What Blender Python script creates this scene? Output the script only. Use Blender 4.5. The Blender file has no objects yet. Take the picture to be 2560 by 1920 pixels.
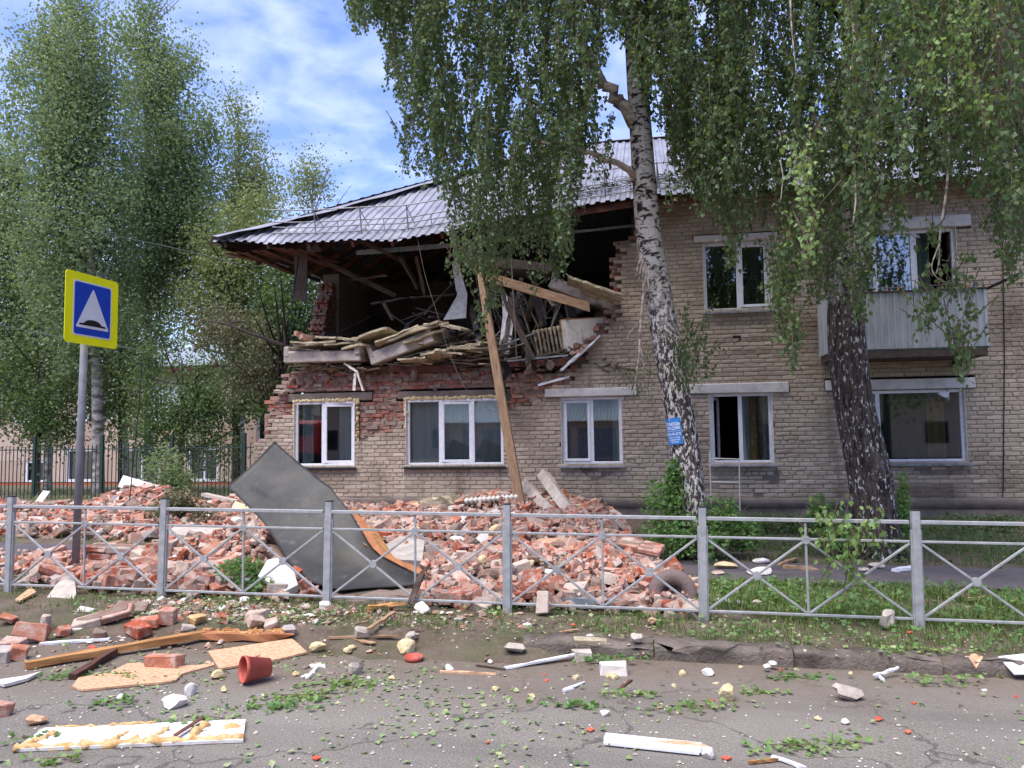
import bpy, math, random
import numpy as np
from mathutils import Matrix, Vector
rng = np.random.default_rng(7); random.seed(7)
scene = bpy.context.scene
COL = scene.collection

# ------------------------------------------------------------------ camera
F_PX, CX, CY = 1923.0, 1280.0, 960.0          # focal length and centre in photo pixels (2560 x 1920)
EYE = np.array([0.0, 0.0, 1.58])
_yaw, _pit, _rol = math.radians(10), math.atan(0.0702), 0.013
_fh = np.array([-math.sin(_yaw), math.cos(_yaw), 0]); _z = np.array([0, 0, 1.0])
FW = _fh*math.cos(_pit) + _z*math.sin(_pit)
_r0 = np.array([math.cos(_yaw), math.sin(_yaw), 0]); _u0 = np.cross(_r0, FW)
RT = _r0*math.cos(_rol) - _u0*math.sin(_rol); UP = _u0*math.cos(_rol) + _r0*math.sin(_rol)
cam_d = bpy.data.cameras.new('camera'); cam = bpy.data.objects.new('camera', cam_d); COL.objects.link(cam)
cam_d.sensor_width = 36; cam_d.lens = 36*F_PX/2560; cam_d.clip_start = 0.05; cam_d.clip_end = 2000
m = Matrix.Identity(4)
for i in range(3):
    m[i][0] = RT[i]; m[i][1] = UP[i]; m[i][2] = -FW[i]; m[i][3] = EYE[i]
cam.matrix_world = m
scene.camera = cam

# ------------------------------------------------------------------ world, sun, exposure
SUN_EL, SUN_AZ = math.radians(66), math.radians(-150)   # azimuth from +Y towards +X: the sun is behind the camera, to the left
world = bpy.data.worlds.new('World'); scene.world = world; world.use_nodes = True
nt = world.node_tree; nt.nodes.clear(); L = nt.links.new
out = nt.nodes.new('ShaderNodeOutputWorld'); bg = nt.nodes.new('ShaderNodeBackground')
sky = nt.nodes.new('ShaderNodeTexSky'); sky.sky_type = 'NISHITA'; sky.sun_disc = False
sky.sun_elevation = SUN_EL; sky.sun_rotation = SUN_AZ; sky.air_density = 1.3; sky.dust_density = 0.4; sky.ozone_density = 3.5
bg.inputs['Strength'].default_value = 0.10
tc = nt.nodes.new('ShaderNodeTexCoord'); sep = nt.nodes.new('ShaderNodeSeparateXYZ'); L(tc.outputs['Generated'], sep.inputs[0])
def wm(op, a, b=None):
    n = nt.nodes.new('ShaderNodeMath'); n.operation = op
    for i, v in enumerate((a, b)):
        if v is None: continue
        if isinstance(v, (int, float)): n.inputs[i].default_value = v
        else: L(v, n.inputs[i])
    return n.outputs[0]
den = wm('ADD', wm('MAXIMUM', sep.outputs[2], 0.0), 0.16)
cmb = nt.nodes.new('ShaderNodeCombineXYZ'); L(wm('DIVIDE', sep.outputs[0], den), cmb.inputs[0]); L(wm('DIVIDE', sep.outputs[1], den), cmb.inputs[1])
n1 = nt.nodes.new('ShaderNodeTexNoise'); L(cmb.outputs[0], n1.inputs['Vector']); n1.inputs['Scale'].default_value = 8.5; n1.inputs['Detail'].default_value = 5; n1.inputs['Roughness'].default_value = 0.52; n1.inputs['Distortion'].default_value = 0.3
n2 = nt.nodes.new('ShaderNodeTexNoise'); L(cmb.outputs[0], n2.inputs['Vector']); n2.inputs['Scale'].default_value = 0.9; n2.inputs['Detail'].default_value = 3
csum = wm('ADD', wm('MULTIPLY', n1.outputs[0], 0.62), wm('MULTIPLY', n2.outputs[0], 0.5))
ramp = nt.nodes.new('ShaderNodeValToRGB'); L(csum, ramp.inputs[0])
ramp.color_ramp.elements[0].position = 0.45; ramp.color_ramp.elements[0].color = (0, 0, 0, 1)
ramp.color_ramp.elements[1].position = 0.92; ramp.color_ramp.elements[1].color = (1, 1, 1, 1)
mx = nt.nodes.new('ShaderNodeMix'); mx.data_type = 'RGBA'; L(ramp.outputs[0], mx.inputs[0]); tint = nt.nodes.new('ShaderNodeMix'); tint.data_type = 'RGBA'; tint.blend_type = 'MULTIPLY'; tint.inputs[0].default_value = 1; L(sky.outputs[0], tint.inputs[6]); tint.inputs[7].default_value = (0.98, 0.97, 1.38, 1)
L(tint.outputs[2], mx.inputs[6]); mx.inputs[7].default_value = (5.3, 6.0, 8.5, 1)
L(mx.outputs[2], bg.inputs[0]); L(bg.outputs[0], out.inputs[0])
sd = bpy.data.lights.new('sun', 'SUN'); sd.energy = 3.3; sd.angle = math.radians(50); sd.color = (1.0, 0.945, 0.87)
so = bpy.data.objects.new('sun', sd); COL.objects.link(so)
sdir = Vector((math.sin(SUN_AZ)*math.cos(SUN_EL), math.cos(SUN_AZ)*math.cos(SUN_EL), math.sin(SUN_EL)))
so.rotation_euler = sdir.to_track_quat('Z', 'Y').to_euler(); so.location = sdir*60
scene.view_settings.view_transform = 'Standard'; scene.view_settings.look = 'None'
scene.view_settings.exposure = 1.05; scene.view_settings.gamma = 1; scene.view_settings.use_curve_mapping = False

# ------------------------------------------------------------------ measuring helpers
def ray(x, y): return FW + RT*(x-CX)/F_PX + UP*(CY-y)/F_PX
def P(x, y, Y): d = ray(x, y); return EYE + d*(Y/d[1])            # photo point at street depth Y
def G(x, y, z=0.0): d = ray(x, y); return EYE + d*((z-EYE[2])/d[2])  # photo point on level z
def gz(x, y):
    w = np.interp(y, [9, 14.5], [1.0, 0.25]); return -0.0135*np.clip(x, -14, 9)*w - np.clip((y-17.5)*0.04, 0, 0.85)*np.clip((-x-7)/3, 0, 1)
def rz_(x): return -0.0135*np.clip(x, -14, 9) - 0.11
def GG(x, y):
    z = 0.0
    for _ in range(6):
        p = G(x, y, z); z = float(gz(p[0], p[1]))
    return np.array([p[0], p[1], z])
def GR(x, y):
    z = -0.1
    for _ in range(6):
        p = G(x, y, z); z = float(rz_(p[0]))
    return np.array([p[0], p[1], z])
YB, YF = 15.75, 6.93
def FZ(x, y): p = P(x, y, YB); return (p[0], p[2])

# ------------------------------------------------------------------ mesh helpers
def rotm(rx=0, ry=0, rz=0):
    return np.array(Matrix.Rotation(rz, 3, 'Z') @ Matrix.Rotation(ry, 3, 'Y') @ Matrix.Rotation(rx, 3, 'X'))
def unit(v): v = np.asarray(v, float); return v/(np.linalg.norm(v)+1e-12)
_S = np.array([[sx, sy, sz] for sx in (-1, 1) for sy in (-1, 1) for sz in (-1, 1)], float)
def _bev_template():
    V, idx = [], {}
    for c in range(8):
        for a in range(3):
            idx[(c, a)] = len(V); V.append((c, a))
    def cid(s): return int((s[0] > 0)*4 + (s[1] > 0)*2 + (s[2] > 0))
    Fs = []
    for a in range(3):
        o = [k for k in range(3) if k != a]
        for sg in (-1, 1):
            q = []
            for (u, v) in ((-1, -1), (1, -1), (1, 1), (-1, 1)):
                s = [0, 0, 0]; s[a] = sg; s[o[0]] = u; s[o[1]] = v; q.append(idx[(cid(s), a)])
            Fs.append(q)
    for a in range(3):
        o = [k for k in range(3) if k != a]
        for u in (-1, 1):
            for v in (-1, 1):
                s0 = [0, 0, 0]; s1 = [0, 0, 0]; s0[a] = -1; s1[a] = 1
                for s in (s0, s1): s[o[0]] = u; s[o[1]] = v
                Fs.append([idx[(cid(s0), o[0])], idx[(cid(s1), o[0])], idx[(cid(s1), o[1])], idx[(cid(s0), o[1])]])
    T = [[idx[(c, 0)], idx[(c, 1)], idx[(c, 2)]] for c in range(8)]
    P0 = np.zeros((24, 3)); K = np.zeros((24, 3))
    for i, (c, a) in enumerate(V):
        P0[i] = _S[c]; k = _S[c].copy(); k[a] = 0; K[i] = k
    def fix(f):
        p = P0[f]*1.0 - K[f]*0.1; n = np.cross(p[1]-p[0], p[2]-p[0])
        return f if n @ p.mean(0) > 0 else f[::-1]
    return P0, K, np.array([fix(f) for f in Fs]), np.array([fix(f) for f in T])
BP, BK, BQ, BT = _bev_template()

class MB:
    def __init__(s): s.v = []; s.f = []; s.n = 0
    def add(s, V, *Fa):
        V = np.asarray(V, float).reshape(-1, 3)
        for Fc in Fa:
            Fc = np.asarray(Fc, np.int64)
            if Fc.size: s.f.append(Fc + s.n)
        s.v.append(V); s.n += len(V); return s
    def boxes(s, c, size, bev=0.004, R=None, jit=0.0):
        """many bevelled boxes: centres (N,3), sizes (N,3), optional rotations (N,3,3)"""
        c = np.atleast_2d(np.asarray(c, float)); N = len(c)
        size = np.broadcast_to(np.asarray(size, float), (N, 3))
        b = np.minimum(np.broadcast_to(np.asarray(bev, float).reshape(-1, 1), (N, 1)), size.min(1, keepdims=True)*0.45)
        V = BP[None]*size[:, None]/2 - BK[None]*b[:, None]
        if jit:
            J = rng.normal(0, jit, (N, 8, 3)); V = V + np.repeat(J, 3, axis=1)
        if R is not None: V = np.einsum('nij,nkj->nki', np.broadcast_to(R, (N, 3, 3)), V)
        V = V + c[:, None]
        o = (np.arange(N)*24)[:, None, None]
        return s.add(V.reshape(-1, 3), (BQ[None]+o).reshape(-1, 4), (BT[None]+o).reshape(-1, 3))
    def box(s, c, size, R=None, bev=0.004, jit=0.0): return s.boxes([c], [size], bev, None if R is None else np.array([R]), jit)
    def bar(s, a, b, w, h, up=(0, 0, 1), bev=0.003, jit=0.0):
        a = np.asarray(a, float); b = np.asarray(b, float); x = unit(b-a); up = np.asarray(up, float)
        if abs(x @ unit(up)) > 0.98: up = np.array([0, 1.0, 0])
        y = unit(np.cross(up, x)); z = np.cross(x, y)
        return s.box((a+b)/2, (np.linalg.norm(b-a), w, h), np.stack([x, y, z], 1), bev, jit)
    def tube(s, pts, r, n=8, cap=True, wob=0.0, fn=None):
        pts = np.asarray(pts, float); k = len(pts); r = np.broadcast_to(np.asarray(r, float), (k,))
        t = np.gradient(pts, axis=0); t /= np.linalg.norm(t, axis=1, keepdims=True)+1e-12
        ref = np.array([0, 0, 1.0]) if abs(t[0, 2]) < 0.9 else np.array([1.0, 0, 0])
        u = unit(np.cross(t[0], ref)); V = []
        a = np.linspace(0, 2*math.pi, n, endpoint=False)
        for i in range(k):
            u = unit(u - t[i]*(u @ t[i])); w = np.cross(t[i], u)
            rr = np.full(n, r[i])
            if wob: rr = rr*(1+rng.normal(0, wob, n))
            if fn is not None: rr = rr*fn(i/(k-1), a)
            V.append(pts[i] + np.outer(np.cos(a)*rr, u) + np.outer(np.sin(a)*rr, w))
        V = np.concatenate(V); i = np.arange(k-1)[:, None]*n; j = np.arange(n)[None]; j2 = (j+1) % n
        Q = np.stack([i+j, i+j2, i+n+j2, i+n+j], -1).reshape(-1, 4)
        if cap:
            c0 = len(V); V = np.concatenate([V, pts[:1], pts[-1:]]); jj = np.arange(n); j3 = (jj+1) % n
            T = np.concatenate([np.stack([np.full(n, c0), j3, jj], 1), np.stack([np.full(n, c0+1), (k-1)*n+jj, (k-1)*n+j3], 1)])
            return s.add(V, Q, T)
        return s.add(V, Q)
    def poly(s, pts, d):
        """flat outline pts (3d, in order) thickened by the vector d"""
        pts = np.asarray(pts, float); n = len(pts); d = np.asarray(d, float); c = pts.mean(0)
        V = np.concatenate([pts, pts+d, [c], [c+d]]); j = np.arange(n); k = (j+1) % n
        nrm = np.cross(pts[1]-pts[0], pts[2]-pts[0]); a2 = 0
        for q in range(n): a2 += np.cross(pts[q]-c, pts[(q+1) % n]-c) @ d
        T0 = np.stack([np.full(n, 2*n), k, j], 1); T1 = np.stack([np.full(n, 2*n+1), n+j, n+k], 1); Q = np.stack([j, k, n+k, n+j], 1)
        if a2 < 0: T0, T1, Q = T0[:, ::-1], T1[:, ::-1], Q[:, ::-1]
        return s.add(V, T0, T1, Q)
    def grid(s, Pg, thick=None):
        """grid of points (a,b,3); thick = vector or scalar along normals to close it as a slab"""
        Pg = np.asarray(Pg, float); a, b = Pg.shape[:2]
        i = np.arange(a-1)[:, None]*b; j = np.arange(b-1)[None]
        Q = np.stack([i+j, i+j+1, i+b+j+1, i+b+j], -1).reshape(-1, 4)
        if thick is None: return s.add(Pg.reshape(-1, 3), Q)
        if np.isscalar(thick):
            du = np.gradient(Pg, axis=0); dv = np.gradient(Pg, axis=1); nn = np.cross(du, dv); nn /= np.linalg.norm(nn, axis=2, keepdims=True)+1e-12
            P2 = Pg + nn*thick
        else: P2 = Pg + np.asarray(thick, float)
        n = a*b; V = np.concatenate([Pg.reshape(-1, 3), P2.reshape(-1, 3)])
        per = list(range(b)) + [r*b+b-1 for r in range(1, a)] + [(a-1)*b+c for c in range(b-2, -1, -1)] + [r*b for r in range(a-2, 0, -1)]
        per = np.array(per); p2 = np.roll(per, -1); E = np.stack([per, p2, p2+n, per+n], 1)
        return s.add(V, Q, Q[:, ::-1]+n, E)
    def chunk(s, c, r, jit=0.25, sub=1, flat=1.0, R=None):
        V, Fc = ICO[sub]; V = V*(1+rng.normal(0, jit*0.35, (len(V), 1)))
        for _ in range(4+2*sub):
            d = unit(rng.normal(0, 1, 3)); k = rng.uniform(0.45, 0.8); h = V @ d; V = V-np.outer(np.maximum(h-k, 0), d)
        V = V*np.asarray(r, float)*1.12
        if R is not None: V = V @ R.T
        return s.add(V+np.asarray(c, float), Fc)
    def lathe(s, prof, n=20, c=(0, 0, 0), R=None):
        prof = np.asarray(prof, float); a = np.linspace(0, 2*math.pi, n, endpoint=False); k = len(prof)
        V = np.stack([np.outer(prof[:, 0], np.cos(a)), np.outer(prof[:, 0], np.sin(a)), np.repeat(prof[:, 1:2], n, 1)], -1).reshape(-1, 3)
        if R is not None: V = V @ np.asarray(R).T
        i = np.arange(k-1)[:, None]*n; j = np.arange(n)[None]; j2 = (j+1) % n
        return s.add(V+np.asarray(c, float), np.stack([i+j, i+j2, i+n+j2, i+n+j], -1).reshape(-1, 4))
    def mesh(s, name, mat, smooth=False):
        me = bpy.data.meshes.new(name); V = np.concatenate(s.v) if s.v else np.zeros((0, 3))
        me.vertices.add(len(V)); me.vertices.foreach_set('co', V.astype(np.float32).ravel())
        nl = sum(f.size for f in s.f); nf = sum(len(f) for f in s.f)
        me.loops.add(nl); me.polygons.add(nf)
        me.loops.foreach_set('vertex_index', np.concatenate([f.ravel() for f in s.f]).astype(np.int32))
        tot = np.concatenate([np.full(len(f), f.shape[1]) for f in s.f]); st = np.concatenate([[0], np.cumsum(tot)[:-1]])
        me.polygons.foreach_set('loop_start', st.astype(np.int32))
        me.polygons.foreach_set('use_smooth', np.full(nf, bool(smooth)))
        me.update(calc_edges=True); me.validate()
        if mat: me.materials.append(mat)
        return me
    def build(s, name, mat, parent=None, smooth=False):
        o = bpy.data.objects.new(name, s.mesh(name, mat, smooth)); COL.objects.link(o)
        if parent is not None: o.parent = parent
        return o
def _ico():
    t = (1+5**.5)/2
    V = [(-1, t, 0), (1, t, 0), (-1, -t, 0), (1, -t, 0), (0, -1, t), (0, 1, t), (0, -1, -t), (0, 1, -t), (t, 0, -1), (t, 0, 1), (-t, 0, -1), (-t, 0, 1)]
    Fc = [(0, 11, 5), (0, 5, 1), (0, 1, 7), (0, 7, 10), (0, 10, 11), (1, 5, 9), (5, 11, 4), (11, 10, 2), (10, 7, 6), (7, 1, 8), (3, 9, 4), (3, 4, 2), (3, 2, 6), (3, 6, 8), (3, 8, 9), (4, 9, 5), (2, 4, 11), (6, 2, 10), (8, 6, 7), (9, 8, 1)]
    out = []; V = [unit(v) for v in V]
    out.append((np.array(V), np.array(Fc)))
    for _ in range(2):
        V = list(V); cache = {}; F2 = []
        def mid(a, b):
            k = (min(a, b), max(a, b))
            if k not in cache: cache[k] = len(V); V.append(unit(V[a]+V[b]))
            return cache[k]
        for a, b, c in Fc:
            ab, bc, ca = mid(a, b), mid(b, c), mid(c, a); F2 += [(a, ab, ca), (b, bc, ab), (c, ca, bc), (ab, bc, ca)]
        Fc = F2; out.append((np.array(V), np.array(Fc)))
    return out
ICO = _ico()

# ------------------------------------------------------------------ naming helpers
def tag(o, label=None, cat=None, group=None, kind=None):
    if label: o['label'] = label
    if cat: o['category'] = cat
    if group: o['group'] = group
    if kind: o['kind'] = kind
    return o
def thing(name, label, cat, loc=(0, 0, 0), group=None):
    o = bpy.data.objects.new(name, None); COL.objects.link(o); o.location = Vector([float(c) for c in loc]); o.empty_display_size = 0.2
    return tag(o, label, cat, group)
def part(mb, name, mat, root, smooth=False):
    """a mesh given in world coordinates, parented to a thing (or part) that stands at its base"""
    off = np.array(WORLD_OFF(root)); o = bpy.data.objects.new(name, mb.mesh(name, mat, smooth)); COL.objects.link(o)
    o.data.transform(Matrix.Translation(Vector([-float(c) for c in off]))); o.parent = root; return o
def WORLD_OFF(o):
    v = Vector((0, 0, 0))
    while o is not None: v = v + o.location; o = o.parent
    return v
def obj(name, me, loc, R=None, parent=None):
    o = bpy.data.objects.new(name, me); COL.objects.link(o)
    M4 = Matrix.Identity(4) if R is None else Matrix([list(map(float, r)) for r in np.asarray(R)]).to_4x4()
    M4.translation = Vector([float(c) for c in loc]); o.matrix_basis = M4
    if parent is not None: o.parent = parent
    return o

# ------------------------------------------------------------------ materials
def lin(h):
    h = h.lstrip('#'); r = []
    for i in (0, 2, 4):
        c = int(h[i:i+2], 16)/255; r.append(c/12.92 if c <= 0.04045 else ((c+0.055)/1.055)**2.4)
    return tuple(r)+(1,)
class NT:
    def __init__(s, name):
        s.m = bpy.data.materials.new(name); s.m.use_nodes = True; s.t = s.m.node_tree; s.t.nodes.clear()
        s.o = s.t.nodes.new('ShaderNodeOutputMaterial')
    def n(s, kind, **kw):
        n = s.t.nodes.new('ShaderNode'+kind)
        for k, v in kw.items(): setattr(n, k, v)
        return n
    def l(s, a, b): s.t.links.new(a, b)
    def put(s, sock, v):
        if isinstance(v, bpy.types.NodeSocket): s.l(v, sock)
        else: sock.default_value = v
    def math(s, op, a, b=0.5, clamp=False):
        n = s.n('Math', operation=op, use_clamp=clamp); s.put(n.inputs[0], a); s.put(n.inputs[1], b); return n.outputs[0]
    def mix(s, f, a, b, mode='MIX'):
        n = s.n('Mix', data_type='RGBA', blend_type=mode); s.put(n.inputs[0], f); s.put(n.inputs[6], a); s.put(n.inputs[7], b); return n.outputs[2]
    def ramp(s, f, els):
        n = s.n('ValToRGB'); s.put(n.inputs[0], f); r = n.color_ramp
        while len(r.elements) < len(els): r.elements.new(0.5)
        for e, (p, c) in zip(r.elements, els): e.position = p; e.color = c if len(c) == 4 else tuple(c)+(1,)
        return n.outputs[0]
    def step(s, f, a, b): return s.ramp(f, [(a, (0, 0, 0, 1)), (b, (1, 1, 1, 1))])
    def coord(s, scale=(1, 1, 1), rnd=False, kind='Object'):
        tcn = s.n('TexCoord'); mp = s.n('Mapping'); s.l(tcn.outputs[kind], mp.inputs[0]); mp.inputs['Scale'].default_value = scale
        if rnd:
            oi = s.n('ObjectInfo'); s.l(s.math('MULTIPLY', oi.outputs['Random'], 60.0), mp.inputs['Location'])
        return mp.outputs[0]
    def noise(s, co, scale=5, detail=5, rough=0.55, dist=0.0):
        n = s.n('TexNoise'); s.l(co, n.inputs['Vector']); n.inputs['Scale'].default_value = scale; n.inputs['Detail'].default_value = detail
        n.inputs['Roughness'].default_value = rough; n.inputs['Distortion'].default_value = dist; return n.outputs[0]
    def voro(s, co, scale=5, feature='F1', out_='Distance', rand=1.0):
        n = s.n('TexVoronoi', feature=feature); s.l(co, n.inputs['Vector']); n.inputs['Scale'].default_value = scale; n.inputs['Randomness'].default_value = rand; return n.outputs[out_]
    def rnd(s):
        g = s.n('NewGeometry'); oi = s.n('ObjectInfo'); return s.math('FRACT', s.math('ADD', g.outputs['Random Per Island'], s.math('MULTIPLY', oi.outputs['Random'], 3.7)), 0)
    def bump(s, h, strength=0.4, dist=0.01):
        b = s.n('Bump'); s.put(b.inputs['Height'], h); b.inputs['Strength'].default_value = strength; b.inputs['Distance'].default_value = dist; return b.outputs[0]
    def pbr(s, col, rough=0.8, metal=0.0, normal=None, spec=0.3, sub=None):
        p = s.n('BsdfPrincipled'); s.put(p.inputs['Base Color'], col); s.put(p.inputs['Roughness'], rough); s.put(p.inputs['Metallic'], metal); p.inputs['Specular IOR Level'].default_value = spec
        if normal is not None: s.l(normal, p.inputs['Normal'])
        return p.outputs[0]
    def done(s, sh): s.l(sh, s.o.inputs[0]); return s.m
def simple(name, c1, c2=None, rough=0.8, scale=6, bump=0.0, bscale=30, metal=0.0, var=0.0, spec=0.3, stretch=(1, 1, 1), lo=0.35, hi=0.65, dist=0.008):
    t = NT(name); co = t.coord(stretch, rnd=True); c1 = lin(c1) if isinstance(c1, str) else c1
    col = c1
    if c2: col = t.mix(t.step(t.noise(co, scale, 6, 0.6), lo, hi), c1, lin(c2) if isinstance(c2, str) else c2)
    if var:
        h = t.n('HueSaturation'); t.put(h.inputs['Color'], col); t.l(t.math('ADD', t.math('MULTIPLY', t.rnd(), 2*var), 1-var), h.inputs['Value']); col = h.outputs[0]
    nm = t.bump(t.noise(co, bscale, 5, 0.65), bump, dist) if bump else None
    return t.done(t.pbr(col, rough, metal, nm, spec))
def brick_mat(name, ramp, dust, dust_amt=0.5, bump=0.5, stains=None):
    t = NT(name); co = t.coord(rnd=True); r = t.rnd()
    col = t.ramp(r, [(i/(len(ramp)-1), lin(c)) for i, c in enumerate(ramp)])
    nz = t.noise(co, 9, 8, 0.65); col = t.mix(t.math('MULTIPLY', t.step(nz, 0.46, 0.7), dust_amt), col, lin(dust))
    fine = t.noise(co, 70, 4, 0.7); col = t.mix(0.35, col, t.mix(fine, (0.45, 0.45, 0.45, 1), (1.4, 1.4, 1.4, 1)), 'MULTIPLY')
    if stains:
        big = t.noise(t.coord((0.35, 1, 0.8)), 0.9, 6, 0.6); col = t.mix(t.math('MULTIPLY', t.step(big, 0.5, 0.68), stains[1]), col, lin(stains[0]), 'MULTIPLY')
        drip = t.noise(t.coord((1.6, 1, 0.22)), 1.5, 7, 0.65); col = t.mix(t.math('MULTIPLY', t.step(drip, 0.54, 0.72), 0.75), col, lin('#6f645b'), 'MULTIPLY')
    h = t.math('ADD', t.math('MULTIPLY', t.noise(co, 24, 6, 0.7), 1.0), t.math('MULTIPLY', fine, 0.4))
    return t.done(t.pbr(col, 0.92, 0, t.bump(h, bump, 0.012), 0.2))
def leaf_mat(name, cols, trans, tfac=0.32, rough=0.5, spec=0.35):
    t = NT(name); r = t.rnd(); col = t.ramp(r, [(i/(len(cols)-1), lin(c)) for i, c in enumerate(cols)])
    p = t.pbr(col, rough, 0, None, spec); tr = t.n('BsdfTranslucent'); t.put(tr.inputs[0], t.mix(0.6, col, lin(trans)))
    mxs = t.n('MixShader'); mxs.inputs[0].default_value = tfac; t.l(p, mxs.inputs[1]); t.l(tr.outputs[0], mxs.inputs[2]); return t.done(mxs.outputs[0])

MAT = {}
MAT['facing'] = brick_mat('facing_brick', ['#a99986', '#b1a18e', '#9f8e7b', '#b9aa97', '#ac9c89', '#a39380', '#b5a693'], '#beb3a3', 0.35, 0.45, ('#8a7c70', 0.75))
MAT['mortar'] = simple('mortar', '#8a7d71', '#998c80', 0.95, 5, 0.6, 60)
MAT['redwall'] = brick_mat('red_wall_brick', ['#a35a47', '#95503f', '#a86e5c', '#8f7668', '#a8806f', '#9c6150', '#948073', '#a09084'], '#a4988d', 0.9, 0.9)
MAT['redbrick'] = brick_mat('red_rubble_brick', ['#a5593f', '#a99c90', '#ad6a50', '#96492f', '#b3a294', '#ae7a63', '#a05238', '#9c8f84', '#b0725a', '#a45f47', '#b8a99b', '#9f4d34', '#a98a7a', '#ab5d42'], '#c2b6a9', 0.95, 0.9)
MAT['redmortar'] = simple('crumbled_mortar', '#8b7d71', '#7a5a4b', 0.95, 7, 0.9, 40, dist=0.02)
MAT['concrete'] = simple('concrete', '#a79f97', '#8b827a', 0.9, 6, 0.5, 50, var=0.08)
MAT['lightconcrete'] = simple('light_concrete', '#b9aea2', '#9d9085', 0.9, 9, 0.7, 60, var=0.08, dist=0.012)
MAT['plinth'] = simple('plinth_render', '#85786e', '#6d6259', 0.95, 4, 0.9, 45, dist=0.02)
MAT['whitewash'] = simple('whitewashed_concrete', '#cfcac4', '#a9a49d', 0.85, 5, 0.3, 40, lo=0.45, hi=0.75)
MAT['pvc'] = simple('white_pvc', '#e2e2e6', '#cfced2', 0.4, 12, 0, var=0.02, spec=0.5)
MAT['oldpaint'] = simple('old_white_paint', '#d2ccc2', '#b0a188', 0.7, 14, 0.2, 50, lo=0.5, hi=0.8)
MAT['sillmetal'] = simple('sill_metal', '#8a8a8e', '#55524f', 0.55, 7, 0.1, 30, metal=0.3, lo=0.45, hi=0.7)
MAT['foam'] = simple('foam', '#d9c9a4', '#c2a878', 0.9, 18, 0.8, 50, dist=0.02)
MAT['wool'] = simple('mineral_wool', '#c0b498', '#877a62', 0.95, 5, 0.8, 70, var=0.12, stretch=(1, 1, 5), dist=0.012)
MAT['darkroom'] = simple('plaster_painted_shade', '#544d46', '#3d3833', 0.9, 2, 0.1)  # interior shade put into a dark plaster colour
MAT['timber'] = simple('new_timber', '#ab8b6d', '#6f513b', 0.8, 4, 0.8, 25, var=0.1, stretch=(1, 9, 9), lo=0.4, hi=0.75)
MAT['oldtimber'] = simple('old_timber', '#5d5047', '#3d342d', 0.9, 6, 0.5, 30, var=0.2, stretch=(1, 7, 7))
MAT['redtimber'] = simple('reddish_timber', '#6e4236', '#46302a', 0.9, 5, 0.4, 30, var=0.15)
MAT['darksheet'] = None
MAT['fence'] = None
def roof_mat():
    t = NT('zinc_roof'); co = t.coord(); base = t.mix(t.step(t.noise(t.coord((1.2, 0.5, 0.5)), 2.2, 6, 0.6), 0.35, 0.7), lin('#7c7c84'), lin('#98989f'))
    base = t.mix(t.math('MULTIPLY', t.step(t.noise(t.coord((6, 0.8, 0.8)), 2.0, 7, 0.7), 0.52, 0.75), 0.6), base, lin('#6a6666'))
    return t.done(t.pbr(base, t.math('ADD', t.math('MULTIPLY', t.noise(co, 6), 0.25), 0.42), 0.45, None, 0.4))
MAT['roof'] = roof_mat()
MAT['galv'] = simple('galvanised_steel', '#a9a9a8', '#8c8c8c', 0.55, 14, 0.06, 60, metal=0.1, lo=0.3, hi=0.7)
MAT['galvsheet'] = simple('galvanised_sheet', '#97a1a6', '#7f898d', 0.5, 3, 0.05, 30, metal=0.3, stretch=(3, 3, 0.6))
def sheet_mat():
    t = NT('dark_painted_sheet'); co = t.coord()
    c = t.mix(t.step(t.noise(co, 2.2, 7, 0.65), 0.38, 0.68), lin('#2c2b28'), lin('#3f3d38')); c = t.mix(t.math('MULTIPLY', t.step(t.noise(t.coord((1, 1, 2)), 1.1, 8, 0.7), 0.5, 0.62), 0.3), c, lin('#554d40')); c = t.mix(t.math('MULTIPLY', t.step(t.noise(co, 7, 6, 0.7), 0.57, 0.72), 0.45), c, lin('#66625a'))
    return t.done(t.pbr(c, t.math('ADD', t.math('MULTIPLY', t.noise(co, 3), 0.25), 0.45), 0.0, t.bump(t.noise(co, 3.5, 3), 0.25, 0.03), 0.35))
MAT['darksheet'] = sheet_mat()
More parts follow.
